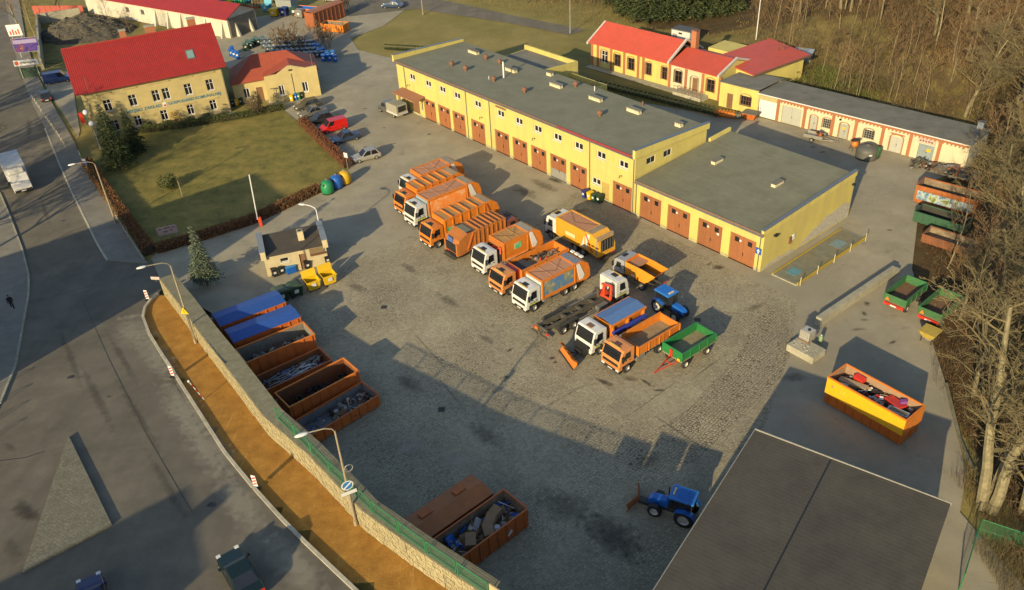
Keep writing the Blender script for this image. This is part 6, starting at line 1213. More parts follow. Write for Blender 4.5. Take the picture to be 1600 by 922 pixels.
def delineator(label, p, rz, tilt=0):
    t = thing('delineator', label, 'road beacon', p, R(rz)); o = MB().box(-.19,.19,-.02,.02,.25,1.35).build('board', lamp_glass, t)
    for k in range(3): z = .35+k*.3; MB().prism([(-.16,-.032,z),(.16,-.032,z+.16),(.16,-.032,z+.3),(-.16,-.032,z+.14)], [(-.16,-.021,z),(.16,-.021,z+.16),(.16,-.021,z+.3),(-.16,-.021,z+.14)]).build('red_stripe', red_p, o)
    MB().box(-.3,.3,-.2,.2,0,.1).build('base', rubber, t); MB().box(-.03,.03,-.01,.02,.1,.25).build('stem', rubber, t); t.rotation_euler = (R(tilt), 0, R(rz)); return t
delineator('red and white road beacon near the end of the stone wall', GR(232, 470), -15); delineator('red and white road beacon on the kerb halfway along the path', GR(271, 590), -20); delineator('red and white road beacon on the kerb nearest the dark green car', GR(401, 763), -20)
fp = GR(319, 624, -.1); t = thing('striped_pole', 'leaning red and white striped pole stuck in the sandy path', 'pole', fp, R(20))
for k in range(7): MB().cyl((-.1*k,.0,.32*k),(-.1*(k+1),.0,.32*(k+1)),.045,6).build('band', red_p if k % 2 else lamp_glass, t)
MB().ell((-.72,0,2.3),.1,.1,.14,8,5).build('lamp', lamp_glass, t)
bs = thing('bus_stop_sign', 'blue and white bus stop sign on a post by the hedge', 'sign', GR(141, 277), R(-25)); MB().cyl((0,0,0),(0,0,2.9),.04,6).build('post', pole_m, bs); MB().box(-.4,.4,-.05,-.02,2.0,2.9).build('plate', mat('sign_blue', (.03,.1,.38)), bs); MB().box(-.34,.34,-.062,-.051,2.45,2.84).build('panel', lamp_glass, bs)
t = thing('wall_notice', 'small pale notice board at the gate end of the stone wall', 'sign', WP[0] + Vector((-.1, .1, 2.0)), R(-10)); MB().box(-.9,.1,-.03,.0,0,.35).build('plate', mat('notice_pink', (.6,.5,.45), .6), t); MB().cyl((-.4,.02,-.3),(-.4,.02,.1),.03,5).build('bracket', galv, t)
wn = thing('gate_banner', 'pinkish notice board standing on the lawn by the gate', 'sign', G(265, 372), R(19)); MB().box(-1.15,1.15,-.04,.0,.55,1.65).build('board', mat('banner_pink', (.5,.36,.33), .7, var=.1), wn)
for x in (-.9,.9): MB().box(x-.05,x+.05,.0,.08,0,1.6).build('post', galv, wn)
for x, w, z in ((-.95,.35,1.3),(-.45,.5,.9),(.3,.3,1.0),(.55,.45,1.3),(-.3,.7,1.35)): MB().box(x,x+w,-.055,-.041,z,z+.16).build('lettering', mat('banner_ink', (.2,.09,.12), .7), wn)
bp_ = G(408, 352, .1); bar = thing('gate_barrier', 'raised white barrier boom with orange post at the gate', 'barrier', (bp_.x, bp_.y, .05), R(15)); MB().box(-.2,.2,-.2,.2,0,1.15).build('post', orange_red, bar, bevel=.05); MB().obox((-.1,0,3.9),(.05,0,1),(0,1,0),(-1,0,.05),3.0,.05,.06).build('boom', lamp_glass, bar)
gl = G(505, 382); street_lamp('white curved lamp standing behind the gatehouse', (gl.x, gl.y, 0), 4.6, 165, 1.3, lamp_glass)
ps = thing('parking_sign', 'white parking sign on a thin post beside the silver car', 'sign', G(544, 266), R(-35)); MB().cyl((0,0,0),(0,0,2.5),.035,6).build('post', galv, ps); MB().box(-.3,0,-.03,-.0,1.9,2.6).build('plate', lamp_glass, ps); MB().box(.05,.35,-.03,.0,1.9,2.6).build('plate', lamp_glass, ps)
street_lamp('tall pole on the field behind the garage hall', G(891, 52), 9.0, 120, 1.0, galv); street_lamp('white lamp post behind the red-roofed store', G(1180, 72), 9.0, 160, 1.3, lamp_glass); street_lamp('thin pole beside the far road', G(661, 23), 9, 100, .8, pole_m)
for i, (x, y) in enumerate(((152, 228), (158, 236))): 
    p = G(x, y); g = thing('globe_lamp', ('globe lamp on a thin post in front of the spruce, upper one', 'globe lamp on a thin post in front of the spruce, lower one')[i], 'lamp', p, 0); hh = (5.0, 4.0)[i]; MB().cyl((0,0,0),(0,0,hh),.05,6).build('post', galv, g); MB().ell((0,0,hh+.3),.42,.42,.42,14,8).build('globe', lamp_glass, g, smooth=True)
# ------------------------------------------------------------------ bins
def bell(label, p, m, rz=0):
    t = thing('recycling_bank', label, 'recycling bank', p, R(rz), 'recycling banks by the drive'); MB().lathe([(.001,.12),(.75,.12),(.85,.2),(.85,.9),(.78,1.3),(.6,1.62),(.3,1.76),(.001,1.78)], 18).build('body', m, t, smooth=True)
    for s in (-1,1): MB().cyl((s*.25,-.78,1.32),(s*.25,-.6,1.4),.13,10).build('slot', black, t)
    MB().lathe([(.8,0),(.8,.12)], 16).build('base', black, t); MB().tube([(-.12,0,1.74),(-.12,0,1.95),(.12,0,1.95),(.12,0,1.74)], .03, 5).build('lifting_ring', galv, t); return t
for l_, x, y, m in (('green bell-shaped recycling bank at the corner of the hedge',513,301,bottle_green),('blue bell-shaped recycling bank between green and yellow ones',527,293,mat('bell_blue',(.02,.12,.45),.4)),('yellow bell-shaped recycling bank nearest the parked cars',540,286,mat('bell_yellow',(.7,.42,.02),.45))):
    bell(l_, G(x, y), m, -40)
def big_bin(label, p, rz, m, openlid=False, lidm=None, s=1.0):
    t = thing('waste_bin', label, 'bin', p, rz, 'wheeled bins by the gatehouse'); h = MB()
    a = [(-.55,-.42,.2),(.55,-.42,.2),(.55,.42,.2),(-.55,.42,.2)]; b = [(-.68,-.54,1.2),(.68,-.54,1.2),(.68,.54,1.2),(-.68,.54,1.2)]
    h.add([V3(q) for q in a+b], [(0,3,2,1),(0,1,5,4),(1,2,6,5),(2,3,7,6),(3,0,4,7)]); ai = [(x*.94,y*.94,z+.05) for x,y,z in a]; bi = [(x*.94,y*.94,z) for x,y,z in b]; h.add([V3(q) for q in ai+bi], [(0,1,2,3),(0,4,5,1),(1,5,6,2),(2,6,7,3),(3,7,4,0)])
    n = len(h.v) - 8; h.f += [(4,5,n+5,n+4),(5,6,n+6,n+5),(6,7,n+7,n+6),(7,4,n+4,n+7)]; h.build('body', m, t)
    MB().box(-.72,.72,-.6,-.545,1.1,1.2).box(-.72,.72,.545,.6,1.1,1.2).build('rim', m, t)
    if openlid: MB().prism([(-.7,.56,1.2),(.7,.56,1.2),(.7,.8,1.85),(-.7,.8,1.85)], [(-.7,.6,1.2),(.7,.6,1.2),(.7,.84,1.85),(-.7,.84,1.85)]).build('lid', lidm or m, t)
    else: MB().py([(-.7,1.22),(-.7,1.3),(-.4,1.42),(.4,1.42),(.7,1.3),(.7,1.22)], -.6, .6).build('lid', lidm or m, t)
    for x in (-.45,.45):
        for y in (-.3,.3): MB().cyl((x,y-.03,.1),(x,y+.03,.1),.1,8).build('wheel', rubber, t)
    MB().box(-.2,.2,-.56,-.5,.6,.95).build('label_plate', frame_w, t); t.scale = (s,)*3; return t
b1, b2 = G(490, 452), G(515, 443); az = math.atan2((b2-b1).y, (b2-b1).x)
big_bin('open yellow wheeled bin, right one of the pair by the gatehouse', b2, az, yellow_p, True, s=1.12); big_bin('open yellow wheeled bin, left one of the pair by the gatehouse', b1, az, yellow_p, True, s=1.12)
big_bin('dark green wheeled bin next to the yellow pair', G(463, 462), az, green_d, False, mat('bin_lid_green', (.05,.09,.05), .6), 1.12); big_bin('dark green wheeled bin next to the blue container lid', G(441, 470), az, green_d, False, mat('bin_lid_moss', (.07,.1,.06), .6), 1.12)
def wheelie(label, p, rz, m, lid, group, s=1.0):
    t = thing('wheeled_bin', label, 'bin', p, rz, group); MB().prism([(-.22,-.24,.08),(.22,-.24,.08),(.22,.22,.08),(-.22,.22,.08)], [(-.28,-.33,.98),(.28,-.33,.98),(.28,.33,.98),(-.28,.33,.98)]).build('body', m, t)
    MB().py([(-.3,.983),(-.3,1.04),(0,1.09),(.3,1.04),(.3,.983)], -.37, .36).build('lid', lid, t)
    for s_ in (-1,1): MB().cyl((s_*.24,.25,.1),(s_*.3,.25,.1),.1,8).build('wheel', rubber, t)
    MB().box(-.14,.14,-.345,-.325,.5,.75).build('label_plate', frame_w, t); t.scale = (s,)*3; return t
for i, (x, y, m, l_) in enumerate(((430,432,black,'small black bin at the left end of the gatehouse front'),(441,428,black,'small black bin beside the blue box at the gatehouse'),(481,420,black,'small black bin with white label in front of the gatehouse door'),(512,412,black,'small black bin at the right end of the gatehouse front'))): p = G(x, y, .1); wheelie(l_, (p.x, p.y, .1), az, m, black, 'small bins at the gatehouse', 1.0)
p = G(455, 425, .1); t = thing('blue_box', 'blue plastic box with lid leaning at the gatehouse wall', 'box', (p.x, p.y, .1), az); MB().box(-.55,.55,-.4,.4,0,.8).build('body', blue_p, t, bevel=.05); MB().box(-.58,.58,-.43,.43,.802,.88).build('lid', mat('lid_sky', (.05,.25,.6), .4), t)
p = G(490, 414, .1); t = thing('scrap_pile', 'tangle of scrap furniture and rags by the gatehouse door', 'scrap', (p.x, p.y, .05), az); rubble('scrap', t, -.9, 1.8, -.3, .3, .2, 46, [junk[1], wood, rust_dark, steel], 1, 77, .1, .4, .7)
for i, (x, y, m) in enumerate(((457,158,yellow_p),(463,156,blue_p),(468,155,green_p),(473,153,black))): wheelie(('yellow','blue','green','black')[i] + ' wheeled bin by the side building wall', G(x, y), R(-10), m, m, 'bins by the side building')
for i, (x, y, m) in enumerate(((366,166,black),(371,165,yellow_p),(378,163,green_d))): wheelie(('black','yellow','green')[i] + ' wheeled bin in the corner between the two houses', G(x, y), R(-10), m, m, 'bins between the houses')
for i, (x, y, m) in enumerate(((914,309,navy),(922,312,yellow_p),(929,315,green_d),(937,317,green_d))):
    wheelie(('navy wheeled bin against the garage hall','yellow wheeled bin against the garage hall','green wheeled bin against the garage hall, left of its twin','green wheeled bin against the garage hall, right of its twin')[i], G(x, y), YAW, m, m, 'bins at the garage hall', 1.05)
t = thing('blue_tub', 'bright blue plastic tub on the grass by the office house', 'tub', G(364, 184), 0); MB().lathe([(.001,.05),(.62,.05),(.7,.35),(.45,.75),(.001,.78)], 14).build('tub', mat('tub_blue', (.04,.35,.6), .4), t, smooth=True); MB().lathe([(.66,.36),(.74,.4),(.66,.44)], 14).build('rim', lamp_glass, t)
# rows of stored bins behind the side building
proto = wheelie('stored grey bin standing just in front of the stored rows', G(425, 92), R(30), mat('bin_grey', (.1,.12,.13), .5), mat('bin_grey_lid', (.2,.27,.32), .5), 'stored bins behind the side building', 1.15)
ORD = ['first','second','third','fourth','fifth','sixth','seventh','eighth','ninth','tenth','eleventh','twelfth','thirteenth','fourteenth','fifteenth','sixteenth','seventeenth','eighteenth','nineteenth','twentieth','twenty-first','twenty-second','twenty-third','twenty-fourth','twenty-fifth','twenty-sixth','twenty-seventh','twenty-eighth','twenty-ninth','thirtieth']
RW = {(405,70):'rearmost',(412,76):'second rearmost',(418,82):'middle',(428,88):'second nearest',(440,95):'nearest'}
rn = random.Random(5); rows = [((405,70),(470,66),9),((412,76),(490,73),11),((418,82),(500,78),12),((428,88),(506,84),11),((440,95),(512,89),10)]
for (x0, y0), (x1, y1), n in rows:
    for k in range(n): a = k/(n-1); copy_tree(proto, G(x0+(x1-x0)*a, y0+(y1-y0)*a), R(30+rn.uniform(-8,8)), '%s bin from the left in the %s row of stored bins' % (ORD[k], RW[(x0, y0)]))
pb = wheelie('blue stored bin at the left of the blue cluster', G(500, 88), R(20), blue_p, mat('blue_lid', (.05,.2,.6), .4), 'blue stored bins', 1.25)
for i, (x, y) in enumerate(((492,79),(499,80),(506,86),(512,92),(521,90),(515,96),(506,96),(524,97))): copy_tree(pb, G(x, y), R(20+rn.uniform(-15,15)), ('blue stored bin farthest back, left one','blue stored bin farthest back, right one','blue stored bin in the middle of the blue cluster','blue stored bin behind the front blue ones','blue stored bin at the right of the blue cluster','blue stored bin in the front row, middle one','blue stored bin in the front row, left one','blue stored bin in the front row, right one')[i])
pt = wheelie('blue bin behind the office corner, leftmost one', G(362, 88), R(20), blue_p, blue_p, 'blue bins behind the office', 1.3)
for i, (x, y) in enumerate(((367,90),(372,92),(364,84))): copy_tree(pt, G(x, y), R(10), 'blue bin behind the office corner, ' + ('middle one','rightmost one','rear one')[i])
gb2 = wheelie('dark green stored bin behind the hip roof, middle one', G(392, 76), R(20), green_d, mat('lid_teal', (.1,.2,.17), .5), 'green stored bins', 1.3)
for i, (x, y) in enumerate(((384,79),(396,73),(404,71),(412,68),(388,74),(400,69))): copy_tree(gb2, G(x, y), R(20+rn.uniform(-10,10)), 'dark green stored bin behind the hip roof, ' + ('leftmost one','one right of the middle','second from the right in front','rightmost one','rear left one','rear right one')[i])
for i, (x, y, m, l_) in enumerate(((341,5,yellow_p,'yellow'),(349,6,blue_p,'blue'),(355,7,bottle_green,'green'),(361,8,yellow_p,'second yellow'),(370,10,bottle_green,'large green'),(380,10,bottle_green,'rightmost green'),(387,3,mat('bell_sky',(.1,.4,.55),.4),'sky blue'),(326,1,bottle_green,'leftmost green'))):
    t = bell(l_ + ' recycling bank in the far row beyond the white shed', G(x, y), m); t['group'] = 'recycling banks in the far row'
for i, (x, y, m, l_) in enumerate(((418,18,mat('bell_sky',(.1,.4,.55)),'sky-blue skip bin'),(430,26,yellow_p,'yellow skip bin'),(445,25,navy,'navy skip bin'),(438,12,black,'black skip bin'),(452,14,black,'second black skip bin'),(462,24,green_d,'green skip bin'),(470,28,steel,'grey skip bin'))):
    big_bin(l_ + ' in the far bin store', G(x, y), R(-20), m, i == 0, s=1.3)['group'] = 'far bin store'
t = skip('orange container with blue load in the far bin store', G(480, 24), R(-25), 5, 2.2, 1.6, truck_orange, blue_p); t['group'] = 'far containers'
t = skip('tall rust-red container seen end-on at the far end', G(510, 34), R(55), 9.0, 2.6, 2.9, mat('far_rust', (.34,.1,.035), .7, var=.2), inner_steel, lid=mat('far_lid', (.42,.16,.06), .6)); t['group'] = 'far containers'
t = skip('bright orange open container at the grass edge', G(525, 48), R(-25), 5.2, 2.4, 1.5, truck_orange, inner_steel); t['group'] = 'far containers'
t = thing('grey_crate', 'large pale grey crate in the far bin store', 'crate', G(450, 15), R(-20)); MB().box(-1.9,1.9,-1.4,1.4,.1,2.3).build('body', mat('crate_grey',(.3,.32,.3),.7,var=.2), t); MB().box(-1.95,1.95,-1.45,1.45,2.302,2.4).build('lid', galv, t)
t = thing('plank_stack', 'leaning stack of old planks in the far store', 'planks', G(402, 12), R(20))
for k in range(7): MB().obox((k*.3-.9,0,.85),(.1,0,1),(0,1,0),(1,0,-.1),.9,.5,.04).build('plank', wood if k % 2 else junk[4], t)
# ------------------------------------------------------------------ cars
def car(label, pos, rz, m, L=4.3, W=1.74, H=1.46, kind='hatch', group=None, z=0):
    t = thing('parked_car', label, 'car', (pos[0], pos[1], z), rz, group); h, l = W/2, L/2; bz, hz = .86, .78
    st = {'hatch': [(l,.5,.28,.62),(l-.12,.66,.22,.9),(l-.95,.82,.2,1),(l-1.35,.88,.2,1),(-l+.5,.92,.2,1),(-l+.1,.86,.25,.96),(-l,.7,.3,.9)], 'sedan': [(l,.5,.28,.62),(l-.12,.64,.22,.9),(l-1.05,.8,.2,1),(l-1.4,.86,.2,1),(-l+1.1,.9,.2,1),(-l+.1,.86,.25,.95),(-l,.66,.3,.88)], 'van': [(l,.5,.28,.7),(l-.1,.7,.22,.93),(l-.7,.98,.2,1),(l-1.0,1.05,.2,1),(-l+.4,1.1,.2,1),(-l+.05,1.08,.25,.98),(-l,.9,.3,.96)]}[kind]
    b = MB(); rings = []
    for x, zt, zb, k in st:
        w = h*k; rings.append([(x,-w*.9,zb),(x,-w,zb+.15),(x,-w,zt-.1),(x,-w*.9,zt),(x,w*.9,zt),(x,w,zt-.1),(x,w,zb+.15),(x,w*.9,zb)])
    for r in rings: b.v += [V3(p) for p in r]
    n = 8; b.f = [tuple(range(n))[::-1], tuple(range((len(rings)-1)*n, len(rings)*n))] + [(i*n+j, i*n+(j+1) % n, (i+1)*n+(j+1) % n, (i+1)*n+j) for i in range(len(rings)-1) for j in range(n)]
    b.build('body', m, t, bevel=.035)
    if kind == 'hatch': bot, top = (l-1.25, -l+.1), (l-2.05, -l+.6)
    elif kind == 'sedan': bot, top = (l-1.3, -l+.75), (l-2.1, -l+1.45)
    else: bot, top = (l-.85, -l+.04), (l-1.5, -l+.1)
    bz_ = .84 if kind != 'van' else 1.02; wb_, wt = h*.96, h*.78
    if kind == 'van': wt = h*.88
    B = [(bot[1],-wb_,bz_),(bot[0],-wb_,bz_),(bot[0],wb_,bz_),(bot[1],wb_,bz_)]; T = [(top[1],-wt,H),(top[0],-wt,H),(top[0],wt,H),(top[1],wt,H)]
    cabin = MB().prism(B, T).build('cabin', m, t, bevel=.05)
    def panel(nm, q, inset=.1):
        q = [Vector(p) for p in q]; c = sum(q, Vector())/4; nn = (q[1]-q[0]).cross(q[3]-q[0]).normalized(); cc_ = Vector((0,0,1.1))
        if nn.dot(c-cc_) < 0: nn = -nn
        ins = [p + (c-p)*inset + nn*.012 for p in q]; MB().prism(ins, [p - nn*.03 for p in ins]).build(nm, glass, t)
    panel('windscreen', (B[1],B[2],T[2],T[1])); panel('rear_window', (B[3],B[0],T[0],T[3]), .14)
    for s in (0, 1):
        a, b2_, c2, d2 = ((B[0],B[1],T[1],T[0]) if s == 0 else (B[3],B[2],T[2],T[3]))
        if kind == 'van':
            f = .68; panel('side_window', (Vector(a).lerp(Vector(b2_),f), b2_, c2, Vector(d2).lerp(Vector(c2),f)), .14)
        else:
            for f0, f1 in ((.08,.5),(.52,.96)): panel('side_window', (Vector(a).lerp(Vector(b2_),f0), Vector(a).lerp(Vector(b2_),f1), Vector(d2).lerp(Vector(c2),f1), Vector(d2).lerp(Vector(c2),f0)), .08)
    for s in (-1,1):
        for x in (l-.8, -l+.8): wheel(t, x, s*(h-.09), .31, .2, s)
        MB().box(l-.28,l-.03,*sorted((s*(h*.55),s*(h*.86))),.55,.7).build('headlight', lamp_glass, t); MB().box(-l-.01,-l+.1,*sorted((s*(h*.6),s*(h*.9))),.62,.8).build('tail_light', red_p, t)
        MB().box(bot[0]-.3,bot[0]-.12,*sorted((s*(h),s*(h+.17))),.9,1.03).build('mirror', m, t); MB().box(-.6,.2,*sorted((s*(h+.002),s*(h+.012))),.5,.52).build('door_trim', black, t)
    MB().box(l-.04,l+.02,-.4,.4,.3,.45).build('grille', black, t); MB().box(-l-.02,-l+.01,-.26,.26,.45,.57).build('number_plate', frame_w, t)
    return t
def carpaint(n, c): return mat('paint_' + n, c, .25, .25, var=.06, spec=.6)
def car_px(label, fw, rw, m, off=.82, **k):
    a, b = G(*fw), G(*rw); d = (a-b).normalized(); n = Vector((-d.y, d.x, 0)); n = n if n.y > 0 else -n; c = (a+b)/2 + n*off
    return car(label, c, math.atan2(d.y, d.x), m, **k)
PK = 'cars parked along the hedge'
silver, dgrey, dblue, anth, redv = carpaint('silver', (.42,.4,.34)), carpaint('grey', (.2,.19,.16)), carpaint('blue', (.045,.075,.14)), carpaint('anthracite', (.04,.045,.05)), carpaint('red', (.7,.02,.015))
car_px('silver hatchback parked nearest the yellow recycling bank', (559.6,256), (590.5,248.5), silver, L=4.1, group=PK)
car_px('dark blue saloon parked between the red van and the silver hatchback', (528,227), (557.5,219), dblue, L=4.5, kind='sedan', group=PK)
car_px('bright red delivery van parked in the row of cars', (510,210), (539,202.5), redv, L=4.2, H=1.75, kind='van', group=PK)
car_px('black car parked behind the red van', (489,197), (517,190), anth, L=4.2, group=PK); car_px('grey-brown saloon parked beside the black car', (478,186), (506,179), dgrey, L=4.5, kind='sedan', group=PK); car_px('dark grey car parked closest to the side building', (470,175), (498,168), mat('paint_umber', (.1,.095,.07), .3, .2), L=4.3, group=PK)
car('dark blue car driving on the far road', G(614, 12), R(170), dblue, L=4.6, kind='sedan'); car('white car at the very top of the far car park', G(520, 1), R(165), carpaint('white', (.6,.6,.58))); car('dark car at the top edge beside the white one', G(531, 1), R(165), anth)
car('black car with red tail lights parked by the bollards', G(73, 155), R(118), anth, L=4.4, H=1.6); car('blue van half hidden behind the office gable', G(92, 128), R(20), carpaint('blue2', (.05,.09,.25)), L=4.6, H=1.9, kind='van')
z_ = GR(378, 905); car('dark green car at the lower edge beside the path', (z_.x, z_.y), R(125), carpaint('green', (.012,.03,.03)), L=4.6, W=1.8, kind='sedan', z=zr(z_.y)); z_ = GR(150, 948); car('dark blue car cut by the lower edge', (z_.x, z_.y), R(118), carpaint('blue3', (.015,.02,.09)), L=4.4, z=zr(z_.y))
# box van on the street
vf = GR(40, 303); vd = (GR(40,303) - GR(10, 245)).normalized(); t = thing('box_van', 'white box van driving down the street at the left edge', 'van', (vf.x, vf.y, zr(vf.y)), math.atan2(vd.y, vd.x))
MB().py([(0,.35),(.02,.85),(-.75,1.1),(-1.35,1.95),(-2.0,2.0),(-2.0,.35)], -.98, .98).build('cab', truck_white, t, bevel=.07); MB().box(-6.6,-1.9,-1.1,1.1,.75,2.95).build('cargo_box', mat('box_white', (.62,.63,.62), .4, var=.06), t, bevel=.04)
MB().hexa([(-.78,-.85,1.13),(-.78,.85,1.13),(-.84,.85,1.1),(-.84,-.85,1.1),(-1.3,-.8,1.87),(-1.3,.8,1.87),(-1.36,.8,1.84),(-1.36,-.8,1.84)]).build('windscreen', glass, t); MB().box(.0,.06,-.9,.9,.35,.62).build('bumper', black, t); MB().box(.062,.075,-.26,.26,.42,.54).build('number_plate', frame_w, t); MB().box(-1.95,-1.5,-.8,.8,2.0,2.6).build('wind_deflector', truck_white, t, bevel=.1)
for s in (-1,1):
    MB().py([(-1.05,1.15),(-1.4,1.8),(-1.85,1.8),(-1.85,1.15)], *sorted((s*.985,s*.95))).build('side_window', glass, t); MB().box(-.2,.03,*sorted((s*.6,s*.92)),.68,.84).build('headlight', lamp_glass, t); MB().box(-1.0,-.85,*sorted((s*1.0,s*1.25)),1.15,1.5).build('mirror', black, t)
    for x in (-.95,-5.2): wheel(t, x, s*.88, .36, .24, s)
MB().box(-6.4,-1.9,-.5,.5,.5,.748).build('chassis', chassis, t); t.scale = (1.18,)*3
# pickup with canvas
a, b = G(592,173.5), G(612,182.5); d_ = (a-b).normalized(); n_2 = Vector((-d_.y, d_.x, 0)); n_2 = n_2 if n_2.y > 0 else -n_2; c = (a+b)/2 + n_2*.85 + d_*.9
t = thing('pickup_truck', 'grey pickup with canvas-covered bed at the hall entrance', 'truck', c, math.atan2(d_.y, d_.x)); gp = carpaint('pickup', (.13,.14,.13))
MB().py([(1.0,.35),(1.0,.85),(.2,1.05),(-.35,1.85),(-1.5,1.9),(-1.5,.35)], -.9, .9).build('cab', gp, t, bevel=.06); MB().hexa([(.17,-.78,1.1),(.17,.78,1.1),(.1,.78,1.08),(.1,-.78,1.08),(-.3,-.7,1.78),(-.3,.7,1.78),(-.36,.7,1.76),(-.36,-.7,1.76)]).build('windscreen', glass, t)
MB().box(-4.5,-1.6,-1.0,1.0,.6,.95).build('bed', mat('bed_pale', (.5,.48,.42), .6), t); MB().py([(-4.45,.953),(-4.45,2.0),(-4.3,2.2),(-1.8,2.2),(-1.65,2.0),(-1.65,.953)], -.96, .96).build('canvas', mat('canvas_grey', (.34,.32,.24), .8, var=.12), t); MB().box(-4.47,-4.452,-.7,.7,1.1,1.95).build('canvas_opening', black, t)
for s in (-1,1):
    MB().py([(-.1,1.15),(-.4,1.75),(-1.2,1.75),(-1.2,1.15)], *sorted((s*.91,s*.88))).build('side_window', glass, t)
    for x in (.3,-3.3): wheel(t, x, s*.84, .34, .22, s)
# ------------------------------------------------------------------ things along the storerooms
gtk = thing('water_tank', 'dark grey ribbed plastic tank in front of the storerooms', 'tank', G(1353, 246), 0); MB().lathe([(.001,0),(1.35,0),(1.4,.3),(1.36,.5),(1.4,.7),(1.36,.9),(1.4,1.1),(1.3,1.4),(.7,1.75),(.3,1.8),(.3,1.9),(.001,1.9)], 20).build('tank', mat('tank_dark', (.1,.1,.085), .6, var=.15), gtk, smooth=True); MB().box(-.3,.1,-1.42,-1.38,.8,1.0).build('label_plate', lamp_glass, gtk)
t = thing('green_tank', 'bright green round tank half behind the dark tank', 'tank', G(1370, 246), R(-40)); MB().cyl((-.2,0,.75),(.25,0,.75),.72,16).build('drum', green_p, t); MB().box(-.3,.3,-.5,.5,0,.12).build('cradle', chassis, t)
t = thing('orange_drum', 'orange cement mixer drum beside the dark tank', 'mixer', G(1334, 234), R(10)); MB().lathe([(.25,.45),(.45,.6),(.5,.9),(.3,1.3),(.26,1.3),(.42,.9),(.001,.5)], 12).build('drum', truck_orange, t, smooth=True); MB().tube([(-.5,-.4,0),(-.45,0,.8),(-.5,.4,0)], .04, 5).tube([(.5,-.4,0),(.45,0,.8),(.5,.4,0)], .04, 5).build('stand', black, t); MB().box(-.6,.6,-.3,.3,1.35,1.45).build('tray', black, t)
t = thing('car_trailer', 'small grey car trailer with a motor on it by the storeroom doors', 'trailer', G(1272, 219), R(-40)); tipper(t, 1.3, -1.3, 1.4, .5, .4, galv, galv, thick=.04); MB().tube([(1.3,-.5,.5),(2.6,0,.45)], .04, 5).tube([(1.3,.5,.5),(2.6,0,.45)], .04, 5).build('drawbar', galv, t)
for s in (-1,1): wheel(t, -.1, s*.82, .3, .18, s)
rubble('machine_parts', t, .2, 1.2, -.5, .5, .7, 26, [rust_dark, black, rust_orange], 1, 8, .1, .3, .7)
t = thing('wire_cage', 'low grey wire cage lying beside the car trailer', 'cage', G(1298, 222), R(-45)); b = MB()
for k in range(7): x = -1.2+k*.4; b.tube([(x,-.4,0),(x,-.4,.5),(x,.4,.5),(x,.4,0)], .02, 4)
for y, z in ((-.4,.5),(.4,.5),(-.4,.25)): b.cyl((-1.2,y,z),(1.2,y,z),.02,4)
b.build('wires', galv, t)
t = thing('orange_machine', 'orange sweeper attachment lying by the hall corner', 'machine', G(1132, 183), R(-30)); MB().box(-1.6,1.6,-.35,.35,.2,.8).cyl((-1.5,0,.45),(1.5,0,.45),.45,10).build('brush_housing', truck_orange, t, bevel=.04)
for k in range(6): MB().box(-1.4+k*.5,-1.1+k*.5,-.5,.5,.75,.95).build('bracket', truck_orange, t)
t = thing('scrap_engine', 'dull green machine block between the orange attachments', 'machine', G(1152, 185), R(-20)); rubble('parts', t, -.7, .7, -.5, .5, .2, 30, [mat('olive',(.2,.18,.08),.7), chassis_d, steel], 1, 61, .15, .4, .6)
t = thing('orange_hopper', 'rust orange hopper box by the storeroom corner', 'hopper', G(1172, 186), R(-40)); MB().prism([(-.7,-.5,.1),(.7,-.5,.1),(.7,.5,.1),(-.7,.5,.1)], [(-1.1,-.8,1.0),(1.1,-.8,1.0),(1.1,.8,1.0),(-1.1,.8,1.0)]).build('hopper', rust_orange, t); MB().box(-1.15,1.15,-.85,.85,1.002,1.06).build('cover', felt_grey, t); MB().cyl((.9,.5,0),(.9,.5,1.9),.04,5).build('handle_post', chassis, t)
t = thing('scrap_pile', 'heap of scrap metal at the end of the storerooms', 'scrap', G(1462, 268), R(-40)); rubble('scrap', t, -3, 4.5, -1, 1, .1, 130, [chassis_d, rust_dark, steel, black], 1, 71, .15, .7, .8)
t = thing('blue_post', 'blue-grey steel cabinet at the far end of the storeroom roof', 'cabinet', G(1521, 238), R(-40)); MB().box(-.35,.35,-.35,.35,0,4.2).build('body', mat('cab_blue',(.2,.25,.3),.5), t); MB().box(-.4,.4,-.4,.4,4.2,4.3).build('top', zinc, t)
# ------------------------------------------------------------------ billboards, heap and bollards at the upper left
def billboard(label, p, rz, w, h, z, m, top=None):
    t = thing('billboard', label, 'billboard', p, rz); MB().box(-w/2,w/2,-.05,0,z,z+h).build('panel', m, t); MB().box(-w/2-.06,w/2+.06,-.02,.05,z-.06,z+h+.06).build('frame', galv, t)
    for x in (-w*.35,w*.35): MB().box(x-.07,x+.07,.06,.18,0,z+h).build('post', galv, t)
    if top: MB().box(-w/2+.15,w/2-.15,-.065,-.052,z+h*.62,z+h*.9).build('heading', top, t)
    return t
bl = billboard('purple billboard with pale picture on the roadside verge', G(48, 90), R(8), 4.6, 2.6, 1.2, poster_mat('poster_purple', [(.012,.01,.05),(.03,.02,.13),(.06,.04,.2),(.13,.03,.03),(.4,.33,.36)], .8), mat('bb_white',(.3,.26,.45),.5)); bb = billboard('small white board with orange stripes by the purple billboard', G(30, 68), R(8), 2.6, 2.2, 1.6, lamp_glass)
for k in range(4): MB().box(-1.0+k*.52,-.7+k*.52,-.066,-.052,1.8,2.6+.3*(k % 2)).build('stripe', orange_red, bb)
